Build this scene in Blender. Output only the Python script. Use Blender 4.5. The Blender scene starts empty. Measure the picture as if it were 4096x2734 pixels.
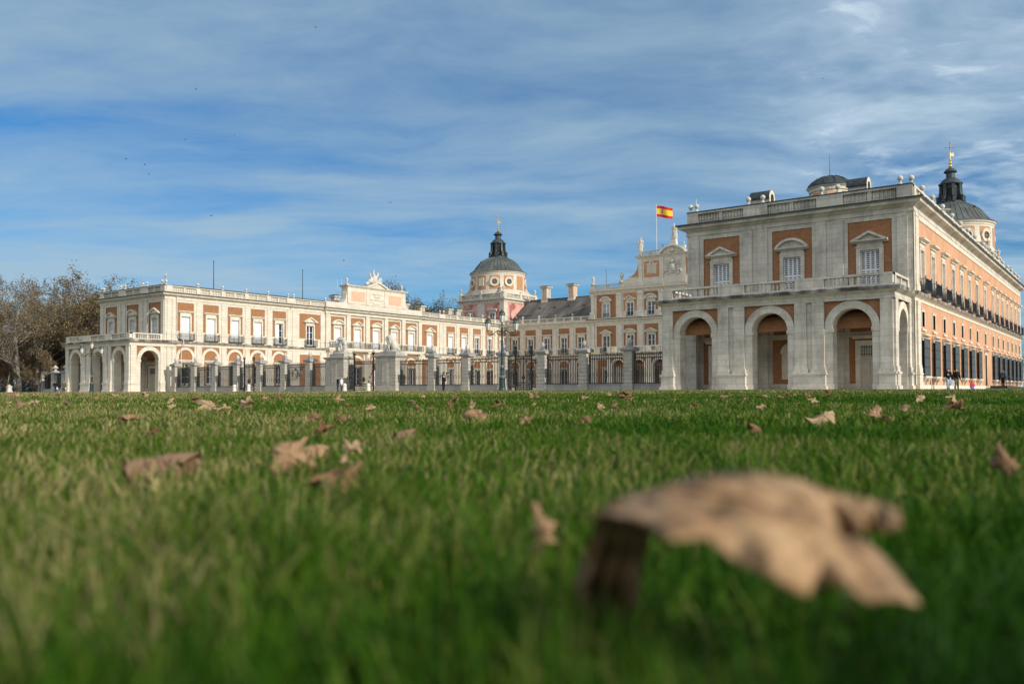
import bpy, math, random
import numpy as np
from mathutils import Matrix, Vector

random.seed(7)
PI = math.pi
R = math.radians
scene = bpy.context.scene
C = scene.collection

# ------------------------------------------------------------------ camera
FPX, YAW, PITCH, ROLL, CYP = 3410.41, 0.633412485, 0.0234128772, -0.00358859778, 1479.156
CAM = Vector((0, 0, 0.07))
_f = Vector((-math.sin(YAW) * math.cos(PITCH), math.cos(YAW) * math.cos(PITCH), math.sin(PITCH)))
_r = Vector((math.cos(YAW), math.sin(YAW), 0))
_u = _r.cross(_f)
CR = _r * math.cos(ROLL) + _u * math.sin(ROLL)
CU = -_r * math.sin(ROLL) + _u * math.cos(ROLL)
cd = bpy.data.cameras.new('camera')
cam = bpy.data.objects.new('camera', cd)
C.objects.link(cam)
cam.matrix_world = Matrix.Translation(CAM) @ Matrix((CR, CU, -_f)).transposed().to_4x4()
cd.sensor_width = 36
cd.lens = FPX / 4096 * 36
cd.shift_y = (CYP - 1367) / 4096
cd.clip_start = 0.01
cd.clip_end = 6000
cd.dof.use_dof = True
cd.dof.focus_distance = 60
cd.dof.aperture_fstop = 2.8
scene.camera = cam

def ray(px, py):
    return CR * ((px - 2048) / FPX) - CU * ((py - CYP) / FPX) + _f
def at_depth(px, py, d):
    return CAM + ray(px, py) * d

def soil(x, y):
    r = math.hypot(x, y)
    t = min(1, max(0, (r - 3) / 45))
    return -0.13 + 0.13 * t * t * (3 - 2 * t)
def on_lawn(px, py, lift=0.03):
    d = ray(px, py)
    prev = 0.2
    k = 0.2
    while k < 60:
        p = CAM + d * k
        if p.z <= soil(p.x, p.y) + lift:
            return p, k
        k *= 1.01
    return p, k

# ------------------------------------------------------------------ mesh helper
class MB:
    def __init__(s):
        s.v = []; s.f = []; s.m = []
    def add(s, pts, faces, mi=0):
        b = len(s.v)
        s.v.extend(tuple(p) for p in pts)
        s.f.extend(tuple(i + b for i in f) for f in faces)
        s.m.extend([mi] * len(faces))
        return s
    def poly(s, pts, mi=0):
        return s.add(pts, [tuple(range(len(pts)))], mi)
    def box(s, x0, y0, z0, x1, y1, z1, mi=0):
        if x0 > x1: x0, x1 = x1, x0
        if y0 > y1: y0, y1 = y1, y0
        if z0 > z1: z0, z1 = z1, z0
        p = [(x0, y0, z0), (x1, y0, z0), (x1, y1, z0), (x0, y1, z0), (x0, y0, z1), (x1, y0, z1), (x1, y1, z1), (x0, y1, z1)]
        return s.add(p, [(0, 3, 2, 1), (4, 5, 6, 7), (0, 1, 5, 4), (1, 2, 6, 5), (2, 3, 7, 6), (3, 0, 4, 7)], mi)
    def frustum(s, cx, cy, z0, w0, d0, z1, w1, d1, mi=0):
        p = []
        for z, w, d in ((z0, w0, d0), (z1, w1, d1)):
            p += [(cx - w / 2, cy - d / 2, z), (cx + w / 2, cy - d / 2, z), (cx + w / 2, cy + d / 2, z), (cx - w / 2, cy + d / 2, z)]
        return s.add(p, [(0, 3, 2, 1), (4, 5, 6, 7), (0, 1, 5, 4), (1, 2, 6, 5), (2, 3, 7, 6), (3, 0, 4, 7)], mi)
    def prism(s, prof, y0, y1, mi=0):
        # polygon in (x,z), extruded from y0 to y1
        n = len(prof)
        p = [(x, y0, z) for x, z in prof] + [(x, y1, z) for x, z in prof]
        f = [tuple(range(n)), tuple(range(2 * n - 1, n - 1, -1))]
        f += [(i, i + n, (i + 1) % n + n, (i + 1) % n) for i in range(n)]
        return s.add(p, f, mi)
    def sweep_x(s, prof, x0, x1, mi=0):
        # polygon in (y,z), extruded along x
        n = len(prof)
        p = [(x0, y, z) for y, z in prof] + [(x1, y, z) for y, z in prof]
        f = [tuple(range(n)), tuple(range(2 * n - 1, n - 1, -1))]
        f += [(i, i + n, (i + 1) % n + n, (i + 1) % n) for i in range(n)]
        return s.add(p, f, mi)
    def ring(s, x0, x1, y0, y1, prof, mi=0, mis=None):
        # mitred moulding around a rectangle; prof = [(outward, z)...]
        n = len(prof)
        p = []
        for d, z in prof:
            p += [(x0 - d, y0 - d, z), (x1 + d, y0 - d, z), (x1 + d, y1 + d, z), (x0 - d, y1 + d, z)]
        b = len(s.v)
        s.v.extend(p)
        for i in range(n - 1):
            for k in range(4):
                a = b + i * 4
                s.f.append((a + k, a + (k + 1) % 4, a + 4 + (k + 1) % 4, a + 4 + k))
                s.m.append(mis[i] if mis else mi)
        return s
    def lathe(s, cx, cy, prof, n=12, mi=0, a0=0.0, cap=True):
        b = len(s.v)
        for r, z in prof:
            for k in range(n):
                a = a0 + 2 * PI * k / n
                s.v.append((cx + r * math.cos(a), cy + r * math.sin(a), z))
        m = len(prof)
        for i in range(m - 1):
            for k in range(n):
                s.f.append((b + i * n + k, b + i * n + (k + 1) % n, b + (i + 1) * n + (k + 1) % n, b + (i + 1) * n + k))
                s.m.append(mi)
        if cap:
            s.f.append(tuple(b + k for k in range(n - 1, -1, -1))); s.m.append(mi)
            s.f.append(tuple(b + (m - 1) * n + k for k in range(n))); s.m.append(mi)
        return s
    def ball(s, c, r, n=12, mi=0, sz=1.0):
        prof = []
        k = max(4, n // 2)
        for i in range(k + 1):
            a = -PI / 2 + PI * i / k
            prof.append((max(0.001, r * math.cos(a)), c[2] + r * sz * math.sin(a)))
        return s.lathe(c[0], c[1], prof, n, mi)
    def tube(s, pts, rad, n=6, mi=0):
        pts = [Vector(p) for p in pts]
        if not hasattr(rad, '__len__'): rad = [rad] * len(pts)
        b = len(s.v)
        up = Vector((0.31, 0.17, 0.93))
        for i, p in enumerate(pts):
            t = (pts[min(i + 1, len(pts) - 1)] - pts[max(i - 1, 0)])
            if t.length < 1e-9: t = Vector((0, 0, 1))
            t.normalize()
            e = t.cross(up)
            if e.length < 1e-3: e = t.cross(Vector((1, 0, 0)))
            e.normalize(); g = t.cross(e)
            for k in range(n):
                a = 2 * PI * k / n
                s.v.append(tuple(p + (e * math.cos(a) + g * math.sin(a)) * rad[i]))
        for i in range(len(pts) - 1):
            for k in range(n):
                s.f.append((b + i * n + k, b + i * n + (k + 1) % n, b + (i + 1) * n + (k + 1) % n, b + (i + 1) * n + k)); s.m.append(mi)
        s.f.append(tuple(b + k for k in range(n - 1, -1, -1))); s.m.append(mi)
        s.f.append(tuple(b + (len(pts) - 1) * n + k for k in range(n))); s.m.append(mi)
        return s
    def capsule(s, p0, p1, r0, r1, n=10, mi=0):
        p0 = Vector(p0); p1 = Vector(p1)
        t = p1 - p0
        L = t.length
        if L < 1e-6: t = Vector((0, 0, 1))
        t = t.normalized()
        pts = []; rad = []
        for a in (-80, -50, -20):
            pts.append(p0 + t * (r0 * math.sin(R(a)))); rad.append(r0 * math.cos(R(a)))
        for a in (20, 50, 80):
            pts.append(p1 + t * (r1 * math.sin(R(a)))); rad.append(r1 * math.cos(R(a)))
        return s.tube(pts, rad, n, mi)
    def ellipsoid(s, c, rx, ry, rz, n=12, mi=0, rot=None):
        b = len(s.v)
        s.ball((0, 0, 0), 1.0, n, mi)
        M = (rot.to_4x4() if rot else Matrix())
        for i in range(b, len(s.v)):
            q = M @ Vector((s.v[i][0] * rx, s.v[i][1] * ry, s.v[i][2] * rz))
            s.v[i] = (q.x + c[0], q.y + c[1], q.z + c[2])
        return s
    def arch(s, cx, zc, ri, ro, y0, y1, n=20, mi=0, a0=0.0, a1=PI):
        b = len(s.v)
        for i in range(n + 1):
            a = a0 + (a1 - a0) * i / n
            ca, sa = math.cos(a), math.sin(a)
            for y in (y0, y1):
                s.v.append((cx + ri * ca, y, zc + ri * sa)); s.v.append((cx + ro * ca, y, zc + ro * sa))
        for i in range(n):
            a = b + i * 4; c = a + 4
            s.f += [(a, a + 1, c + 1, c), (a + 2, c + 2, c + 3, a + 3), (a, c, c + 2, a + 2), (a + 1, a + 3, c + 3, c + 1)]
            s.m += [mi] * 4
        for a in (b, b + n * 4):
            s.f.append((a, a + 2, a + 3, a + 1)); s.m.append(mi)
        return s
    def spandrel(s, cx, zc, r, xa, xb, zt, y, n=20, mi=0):
        # wall sheet between a semicircle of radius r and the rectangle xa..xb, zc..zt
        b = len(s.v)
        pts = []
        for i in range(n + 1):
            a = PI * i / n
            pts.append((cx + r * math.cos(a), zc + r * math.sin(a)))
        tops = []
        for i in range(n + 1):
            a = PI * i / n
            ca, sa = math.cos(a), math.sin(a)
            k = 1e9
            if ca > 1e-6: k = min(k, (xb - cx) / ca)
            if ca < -1e-6: k = min(k, (xa - cx) / ca)
            if sa > 1e-6: k = min(k, (zt - zc) / sa)
            tops.append((cx + k * ca, zc + k * sa))
        for i in range(n):
            s.poly([(pts[i][0], y, pts[i][1]), (tops[i][0], y, tops[i][1]), (tops[i + 1][0], y, tops[i + 1][1]), (pts[i + 1][0], y, pts[i + 1][1])], mi)
        for cxr in (xa, xb):   # corner fill
            for i in range(n):
                (ax, az), (bx, bz) = tops[i], tops[i + 1]
                if abs(ax - cxr) < 1e-6 and abs(bz - zt) < 1e-6 and abs(bx - cxr) > 1e-6:
                    s.poly([(ax, y, az), (cxr, y, zt), (bx, y, bz)], mi)
                if abs(bx - cxr) < 1e-6 and abs(az - zt) < 1e-6 and abs(ax - cxr) > 1e-6:
                    s.poly([(ax, y, az), (cxr, y, zt), (bx, y, bz)], mi)
        return s
    def sheet(s, x0, x1, z0, z1, y, holes=(), mi=0, reveal=0.0, rmi=None):
        # wall face at y with rectangular holes (xa,xb,za,zb) and reveals going inwards
        xs = sorted({x0, x1, *[min(max(h[k], x0), x1) for h in holes for k in (0, 1)]})
        zs = sorted({z0, z1, *[min(max(h[k], z0), z1) for h in holes for k in (2, 3)]})
        for i in range(len(xs) - 1):
            run = None
            for j in range(len(zs) - 1):
                cx = (xs[i] + xs[i + 1]) / 2; cz = (zs[j] + zs[j + 1]) / 2
                if any(h[0] < cx < h[1] and h[2] < cz < h[3] for h in holes):
                    continue
                s.poly([(xs[i], y, zs[j]), (xs[i + 1], y, zs[j]), (xs[i + 1], y, zs[j + 1]), (xs[i], y, zs[j + 1])], mi)
        if reveal:
            q = rmi if rmi is not None else mi
            for (a, b, c, d) in holes:
                if b < x0 or a > x1: continue
                e = y + reveal
                s.poly([(a, y, c), (a, y, d), (a, e, d), (a, e, c)], q)
                s.poly([(b, y, c), (b, e, c), (b, e, d), (b, y, d)], q)
                s.poly([(a, y, d), (b, y, d), (b, e, d), (a, e, d)], q)
                if c > z0 + 1e-6: s.poly([(a, y, c), (a, e, c), (b, e, c), (b, y, c)], q)
        return s
    def moved(s, M):
        o = MB(); o.f = list(s.f); o.m = list(s.m)
        o.v = [tuple(M @ Vector(p)) for p in s.v]
        return o
    def merge(s, o, M=None):
        b = len(s.v)
        s.v.extend([tuple(M @ Vector(p)) for p in o.v] if M else o.v)
        s.f.extend(tuple(i + b for i in f) for f in o.f)
        s.m.extend(o.m)
        return s

WM = {}
def _link(o, parent, M):
    C.objects.link(o)
    if parent:
        o.parent = parent
        o.matrix_basis = WM[parent.name].inverted() @ M
    else:
        o.matrix_basis = M
    WM[o.name] = M.copy()
    return o
def mesh_of(name, mb, mats, smooth=False):
    me = bpy.data.meshes.new(name)
    me.from_pydata(mb.v, [], mb.f)
    if not isinstance(mats, (list, tuple)): mats = [mats]
    for m in mats: me.materials.append(m)
    if len(mats) > 1: me.polygons.foreach_set('material_index', mb.m)
    if smooth: me.polygons.foreach_set('use_smooth', [True] * len(me.polygons))
    me.update()
    return me
def obj(name, mb, mats, parent=None, M=None, smooth=False):
    o = bpy.data.objects.new(name, mesh_of(name, mb, mats, smooth) if isinstance(mb, MB) else mb)
    return _link(o, parent, M if M is not None else Matrix())
def tag(o, label, cat, group=None, kind=None):
    if label: o['label'] = label
    if cat: o['category'] = cat
    if group: o['group'] = group
    if kind: o['kind'] = kind
    return o
def thing(name, label, cat, loc=(0, 0, 0), rz=0.0, group=None):
    o = bpy.data.objects.new(name, None)
    o.empty_display_size = 0.2
    _link(o, None, Matrix.Translation(loc) @ Matrix.Rotation(rz, 4, 'Z'))
    return tag(o, label, cat, group)
KIDS = {}
def dup(o, M, parent=None):
    c = o.copy()
    c.parent = None
    _link(c, parent, M)
    for ch in list(o.children):
        dup(ch, M @ WM[o.name].inverted() @ WM[ch.name], c)
    return c
def T(x=0, y=0, z=0): return Matrix.Translation((x, y, z))
def FW(y): return T(0, y, 0)                                        # west-facing wall: local x = south, y = inwards
def FS(x): return T(x, 0, 0) @ Matrix.Rotation(PI / 2, 4, 'Z')      # south-facing wall: local x = east, y = inwards

# ------------------------------------------------------------------ materials
def newmat(name):
    m = bpy.data.materials.new(name); m.use_nodes = True
    nt = m.node_tree
    b = nt.nodes['Principled BSDF']
    return m, nt, b
def N(nt, typ, **kw):
    n = nt.nodes.new(typ)
    for k, v in kw.items(): setattr(n, k, v)
    return n
def ramp(nt, fac, stops):
    r = N(nt, 'ShaderNodeValToRGB')
    e = r.color_ramp.elements
    while len(e) < len(stops): e.new(0.5)
    for i, (p, c) in enumerate(stops):
        e[i].position = p; e[i].color = (*c, 1)
    nt.links.new(fac, r.inputs[0])
    return r.outputs[0]
def mixc(nt, fac, a, b, mode='MIX'):
    n = N(nt, 'ShaderNodeMix', data_type='RGBA', blend_type=mode)
    for inp, val in ((n.inputs[0], fac), (n.inputs[6], a), (n.inputs[7], b)):
        if hasattr(val, 'links'): nt.links.new(val, inp)
        elif isinstance(val, (tuple, list)): inp.default_value = (*val, 1)
        else: inp.default_value = val
    return n.outputs[2]
def noise(nt, vec, scale, detail=4, rough=0.55):
    n = N(nt, 'ShaderNodeTexNoise')
    n.inputs['Scale'].default_value = scale; n.inputs['Detail'].default_value = detail; n.inputs['Roughness'].default_value = rough
    if vec is not None: nt.links.new(vec, n.inputs['Vector'])
    return n.outputs['Fac']
def mapping(nt, vec, scale=(1, 1, 1), rot=(0, 0, 0)):
    n = N(nt, 'ShaderNodeMapping')
    n.inputs['Scale'].default_value = scale; n.inputs['Rotation'].default_value = rot
    nt.links.new(vec, n.inputs['Vector'])
    return n.outputs[0]
def wallvec(nt):
    g = N(nt, 'ShaderNodeNewGeometry')
    sp = N(nt, 'ShaderNodeSeparateXYZ'); nt.links.new(g.outputs['Position'], sp.inputs[0])
    ad = N(nt, 'ShaderNodeMath', operation='ADD'); nt.links.new(sp.outputs[0], ad.inputs[0]); nt.links.new(sp.outputs[1], ad.inputs[1])
    cb = N(nt, 'ShaderNodeCombineXYZ'); nt.links.new(ad.outputs[0], cb.inputs[0]); nt.links.new(sp.outputs[2], cb.inputs[1])
    return cb.outputs[0], g.outputs['Position']
def bump(nt, b, h, strength=0.4, dist=0.02):
    n = N(nt, 'ShaderNodeBump')
    n.inputs['Strength'].default_value = strength; n.inputs['Distance'].default_value = dist
    nt.links.new(h, n.inputs['Height']); nt.links.new(n.outputs[0], b.inputs['Normal'])

def masonry(name, c1, c2, mortar, bw, bh, ms, stain, stain_amt=0.5, rough=0.85, bumpd=0.02, streak=True, wash=None):
    m, nt, b = newmat(name)
    v, pos = wallvec(nt)
    br = N(nt, 'ShaderNodeTexBrick')
    br.inputs['Color1'].default_value = (*c1, 1); br.inputs['Color2'].default_value = (*c2, 1); br.inputs['Mortar'].default_value = (*mortar, 1)
    br.inputs['Scale'].default_value = 1.0; br.inputs['Mortar Size'].default_value = ms; br.inputs['Mortar Smooth'].default_value = 0.3
    br.inputs['Bias'].default_value = 0.0
    br.inputs['Brick Width'].default_value = bw; br.inputs['Row Height'].default_value = bh
    nt.links.new(v, br.inputs['Vector'])
    col = br.outputs['Color']
    n1 = noise(nt, pos, 0.55, 6, 0.62)
    col = mixc(nt, ramp_f(nt, n1, 0.46, 0.72, stain_amt), col, stain)
    if streak:
        n2 = noise(nt, mapping(nt, v, (1.6, 0.16, 1)), 1.0, 5, 0.6)
        col = mixc(nt, ramp_f(nt, n2, 0.5, 0.75, stain_amt * 0.8), col, stain)
    if wash:
        n3 = noise(nt, pos, 2.3, 4, 0.6)
        col = mixc(nt, ramp_f(nt, n3, 0.55, 0.8, 0.6), col, wash)
    n4 = noise(nt, pos, 9.0, 3, 0.6)
    col = mixc(nt, 0.16, col, ramp(nt, n4, [(0.25, (0.12, 0.11, 0.09)), (0.75, (0.95, 0.93, 0.88))]), 'OVERLAY')
    nt.links.new(col, b.inputs['Base Color'])
    b.inputs['Roughness'].default_value = rough
    b.inputs['Specular IOR Level'].default_value = 0.25
    s = N(nt, 'ShaderNodeMath', operation='MULTIPLY_ADD'); s.inputs[1].default_value = -1.0
    nt.links.new(br.outputs['Fac'], s.inputs[0]); nt.links.new(n4, s.inputs[2])
    bump(nt, b, s.outputs[0], 0.5, bumpd)
    return m
def ramp_f(nt, fac, lo, hi, amt):
    n = N(nt, 'ShaderNodeMapRange')
    n.inputs[1].default_value = lo; n.inputs[2].default_value = hi; n.inputs[3].default_value = 0; n.inputs[4].default_value = amt
    nt.links.new(fac, n.inputs[0])
    return n.outputs[0]
def mottled(name, a, bcol, scale=3.0, rough=0.8, metal=0.0, spec=0.3, bumps=0.0, lo=0.35, hi=0.7, coords='pos', stretch=(1, 1, 1), detail=5):
    m, nt, b = newmat(name)
    if coords == 'pos':
        g = N(nt, 'ShaderNodeNewGeometry'); vec = g.outputs['Position']
    else:
        g = N(nt, 'ShaderNodeTexCoord'); vec = g.outputs['Object']
    if stretch != (1, 1, 1): vec = mapping(nt, vec, stretch)
    n = noise(nt, vec, scale, detail, 0.6)
    nt.links.new(ramp(nt, n, [(lo, a), (hi, bcol)]), b.inputs['Base Color'])
    b.inputs['Roughness'].default_value = rough; b.inputs['Metallic'].default_value = metal; b.inputs['Specular IOR Level'].default_value = spec
    if bumps: bump(nt, b, n, 0.6, bumps)
    return m

STONE = masonry('limestone_blocks', (0.635, 0.585, 0.49), (0.56, 0.512, 0.425), (0.37, 0.33, 0.265), 1.3, 0.46, 0.010, (0.46, 0.41, 0.33), 0.5, bumpd=0.012)
STONE_W = masonry('weathered_limestone_blocks', (0.62, 0.575, 0.495), (0.52, 0.48, 0.41), (0.36, 0.33, 0.28), 1.45, 0.50, 0.011, (0.27, 0.25, 0.215), 0.8)
TRIM = mottled('limestone_trim', (0.46, 0.42, 0.34), (0.67, 0.61, 0.50), 1.7, 0.85, bumps=0.01, lo=0.28, hi=0.62)
LEDGE = mottled('blackened_ledge_stone', (0.07, 0.066, 0.06), (0.40, 0.37, 0.32), 0.8, 0.9, bumps=0.015, lo=0.42, hi=0.66, detail=8)
CARVED = mottled('carved_pale_stone', (0.40, 0.38, 0.33), (0.62, 0.58, 0.50), 2.5, 0.85, bumps=0.015)
GRANITE = masonry('grey_granite_blocks', (0.36, 0.35, 0.33), (0.29, 0.285, 0.275), (0.17, 0.165, 0.16), 1.1, 0.62, 0.012, (0.21, 0.20, 0.19), 0.5)
PIERST = masonry('pier_stone', (0.47, 0.435, 0.37), (0.395, 0.365, 0.31), (0.22, 0.20, 0.17), 0.9, 0.36, 0.01, (0.27, 0.26, 0.23), 0.6)
BRICK = masonry('thin_orange_brick', (0.345, 0.155, 0.065), (0.225, 0.09, 0.036), (0.31, 0.19, 0.11), 0.30, 0.062, 0.009, (0.33, 0.13, 0.05), 0.4, bumpd=0.008, streak=False, wash=(0.42, 0.235, 0.125))
SALMON = mottled('salmon_render', (0.465, 0.245, 0.135), (0.56, 0.325, 0.195), 0.8, 0.9, bumps=0.006, lo=0.3, hi=0.66, detail=9)
PANELP = mottled('pink_painted_panel', (0.60, 0.34, 0.23), (0.68, 0.41, 0.29), 0.9, 0.9, detail=7)
PINKP = mottled('peeling_pink_plaster', (0.36, 0.115, 0.085), (0.62, 0.36, 0.30), 0.45, 0.9, bumps=0.01, lo=0.40, hi=0.56, detail=9)
ORANGEP = mottled('ochre_render', (0.42, 0.205, 0.095), (0.51, 0.27, 0.14), 0.8, 0.9, detail=7)
LEADED = mottled('weathered_lead_edge', (0.015, 0.022, 0.025), (0.05, 0.065, 0.069), 3.0, 0.55, 0.0, 0.4)
DOMELEAD = mottled('grey_green_dome_lead', (0.055, 0.055, 0.05), (0.105, 0.125, 0.12), 0.55, 0.6, 0.0, 0.4, stretch=(1, 1, 0.22), lo=0.38, hi=0.62, detail=8)
LANTLEAD = mottled('blue_grey_lantern_lead', (0.018, 0.028, 0.032), (0.048, 0.064, 0.068), 1.2, 0.5, 0.0, 0.45)
ROOFLEAD = mottled('brown_grey_roof_lead', (0.065, 0.057, 0.051), (0.165, 0.155, 0.14), 0.35, 0.6, 0.0, 0.4, stretch=(1, 0.3, 0.3), lo=0.36, hi=0.64, detail=8)
WHITEP = mottled('white_painted_wood', (0.70, 0.71, 0.72), (0.80, 0.80, 0.80), 2.0, 0.6)
CREAMP = mottled('cream_painted_wood', (0.42, 0.39, 0.31), (0.50, 0.465, 0.38), 2.0, 0.6)
IRON = mottled('black_iron', (0.010, 0.011, 0.012), (0.022, 0.024, 0.026), 8.0, 0.45, 0.0, 0.5)
LAMPG = mottled('dark_green_lamp_paint', (0.010, 0.020, 0.022), (0.030, 0.055, 0.058), 5.0, 0.35, 0.0, 0.5)
SCREEN = mottled('dark_window_screen', (0.045, 0.060, 0.070), (0.065, 0.085, 0.095), 1.5, 0.7, 0.0, 0.3)
GOLD = mottled('gilding', (0.75, 0.48, 0.13), (0.92, 0.66, 0.24), 6.0, 0.28, 1.0, 0.5)
DULLGOLD = mottled('aged_gold_paint', (0.30, 0.20, 0.05), (0.48, 0.33, 0.09), 6.0, 0.5, 0.3, 0.5)
FROST = mottled('frosted_lamp_glass', (0.62, 0.64, 0.64), (0.72, 0.73, 0.72), 2.0, 0.3)
BOLL = mottled('white_stone_bollard', (0.56, 0.53, 0.47), (0.72, 0.69, 0.62), 5.0, 0.8, bumps=0.01)
ASPH = mottled('dark_ramp', (0.03, 0.03, 0.032), (0.05, 0.05, 0.052), 3.0, 0.8)
def glassmat():
    m, nt, b = newmat('dark_window_glass')
    b.inputs['Base Color'].default_value = (0.035, 0.045, 0.055, 1); b.inputs['Roughness'].default_value = 0.06
    b.inputs['Specular IOR Level'].default_value = 0.6
    return m
GLASS = glassmat()
def plain(name, col, rough=0.7, spec=0.3):
    return mottled(name, tuple(c * 0.82 for c in col), tuple(min(1, c * 1.12) for c in col), 7.0, rough, 0, spec, coords='obj')
INK = plain('incised_letters', (0.20, 0.17, 0.13))
# ------------------------------------------------------------------ facade components
S_, B_ = 0, 1
BALUS = [(0.07, 0.0), (0.07, 0.06), (0.045, 0.10), (0.085, 0.30), (0.05, 0.55), (0.04, 0.68), (0.07, 0.72), (0.07, 0.78)]
def balustrade(parent, F, s0, s1, z0, h, piers, y0=0.0, th=0.3, blind=False, lead=False, mat=None, name='balustrade', mid=True, step=0.29, edges=True):
    """run of balusters between stone dies; piers = [(sa, sb)...]"""
    mb = MB()
    b0 = 0.16 * h / 1.1; t0 = h - 0.17
    mb.box(s0, y0, z0, s1, y0 + th, z0 + b0)
    mb.box(s0 - 0.0, y0 - 0.05, z0 + t0, s1, y0 + th + 0.05, z0 + h)
    if lead: mb.box(s0 - 0.02, y0 - 0.09, z0 + h, s1 + 0.02, y0 + th + 0.09, z0 + h + 0.09, 1)
    if blind: mb.box(s0, y0 + th * 0.62, z0 + b0, s1, y0 + th * 0.95, z0 + t0)
    ps = sorted(piers)
    for a, b in ps: mb.box(a, y0 - 0.045, z0 + 0.004, b, y0 + th + 0.045, z0 + h - 0.004 if lead else z0 + h + 0.004)
    cur = s0
    gaps = []
    for a, b in ps:
        if a - cur > 0.5: gaps.append((cur, a))
        cur = max(cur, b)
    if s1 - cur > 0.5: gaps.append((cur, s1))
    hh = t0 - b0
    for a, b in gaps:
        segs = [(a, b)]
        if mid and b - a > 1.8:
            c = (a + b) / 2
            mb.box(c - 0.17, y0 + 0.03, z0 + b0, c + 0.17, y0 + th - 0.03, z0 + t0)
            segs = [(a, c - 0.17), (c + 0.17, b)]
        for p, q in segs:
            n = max(1, int(round((q - p) / step)))
            for i in range(n):
                x = p + (q - p) * (i + 0.5) / n
                mb.lathe(x, y0 + th * 0.42, [(r, z0 + b0 + zz / 0.78 * hh) for r, zz in BALUS], 6, cap=False)
    return obj(name, mb, [mat or STONE, LEADED], parent, F)

def finial_mesh():
    mb = MB()
    mb.box(-0.3, -0.3, 0, 0.3, 0.3, 0.08)
    mb.lathe(0, 0, [(0.26, 0.08), (0.17, 0.2), (0.11, 0.33), (0.12, 0.4), (0.17, 0.43)], 12)
    mb.ball((0, 0, 0.69), 0.29, 16)
    mb.v = [(x * 0.78, y * 0.78, z * 0.78) for x, y, z in mb.v]
    return mesh_of('ball_finial', mb, CARVED, True)
FINIAL = finial_mesh()
def finials(parent, F, pts, z):
    for s, y in pts: obj('ball_finial', FINIAL, None, parent, F @ T(s, y, z))
def urn_mesh():
    mb = MB()
    mb.box(-0.36, -0.36, 0, 0.36, 0.36, 0.35)
    mb.lathe(0, 0, [(0.16, 0.35), (0.12, 0.55), (0.18, 0.7), (0.30, 0.95), (0.24, 1.12), (0.40, 1.3), (0.42, 1.38), (0.2, 1.48), (0.12, 1.6), (0.14, 1.68), (0.03, 1.85)], 14)
    return mesh_of('urn', mb, CARVED, True)
URN = urn_mesh()
def urn(parent, F, s, y, z, k=1.0):
    obj('urn', URN, None, parent, F @ T(s, y, z) @ Matrix.Scale(k, 4))

def louvres(mb, x0, x1, z0, z1, y, leaves=2, mi=0, slit=1, step=0.1):
    mb.box(x0, y + 0.05, z0, x1, y + 0.07, z1, slit)
    w = (x1 - x0) / leaves
    for k in range(leaves):
        a, b = x0 + k * w, x0 + (k + 1) * w
        st = min(0.09, w * 0.17)
        for (p, q) in ((a + 0.006, a + st), (b - st, b - 0.006)): mb.box(p, y, z0, q, y + 0.05, z1, mi)
        zm = z0 + (z1 - z0) * 0.52
        for (p, q) in ((z0, z0 + 0.14), (zm - 0.06, zm + 0.06), (z1 - 0.12, z1)): mb.box(a + st, y + 0.004, p, b - st, y + 0.05, q, mi)
        for (p, q) in ((z0 + 0.14, zm - 0.06), (zm + 0.06, z1 - 0.12)):
            n = max(2, int((q - p) / step))
            for i in range(n):
                zz = p + (q - p) * (i + 0.15) / n
                dz = (q - p) / n
                mb.add([(a + st, y + 0.008, zz), (b - st, y + 0.008, zz), (b - st, y + 0.045, zz + dz * (0.9 if step < 0.15 else 0.42)), (a + st, y + 0.045, zz + dz * (0.9 if step < 0.15 else 0.42))], [(0, 1, 2, 3)], mi)
    return mb
def sash(mb, x0, x1, z0, z1, y, leaves=2, rows=3, mi=0):
    w = (x1 - x0) / leaves
    for k in range(leaves):
        a, b = x0 + k * w, x0 + (k + 1) * w
        for (p, q) in ((a + 0.004, a + 0.09), (b - 0.09, b - 0.004)): mb.box(p, y, z0, q, y + 0.06, z1, mi)
        for (p, q) in ((z0, z0 + 0.3), (z1 - 0.1, z1)): mb.box(a + 0.09, y + 0.003, p, b - 0.09, y + 0.06, q, mi)
        for r in range(1, rows):
            zz = z0 + 0.3 + (z1 - z0 - 0.4) * r / rows
            mb.box(a + 0.09, y + 0.01, zz - 0.025, b - 0.09, y + 0.05, zz + 0.025, mi)
    return mb
def surround(w, z0, z1, fr, out, dep, zf=None):
    mb = MB()
    h = w / 2
    mb.box(-h - fr, -out, z0, -h, dep, z1 + fr); mb.box(h, -out, z0, h + fr, dep, z1 + fr)
    mb.box(-h, -out, z1, h, dep, z1 + fr)
    mb.box(-h - fr - 0.04, -out - 0.03, z1 + fr * 0.7, h + fr + 0.04, -out + 0.01, z1 + fr)
    if zf: mb.box(-h - fr * 0.8, -out * 0.6, z1 + fr, h + fr * 0.8, 0.05, zf)
    return mb
def lintel(w, z0, z1, out):
    mb = MB()
    mb.sweep_x([(0.06, z0), (-out * 0.35, z0), (-out * 0.5, z0 + (z1 - z0) * 0.4), (-out, z0 + (z1 - z0) * 0.6), (-out, z1), (0.06, z1 + 0.03)], -w / 2, w / 2)
    return mb
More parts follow.
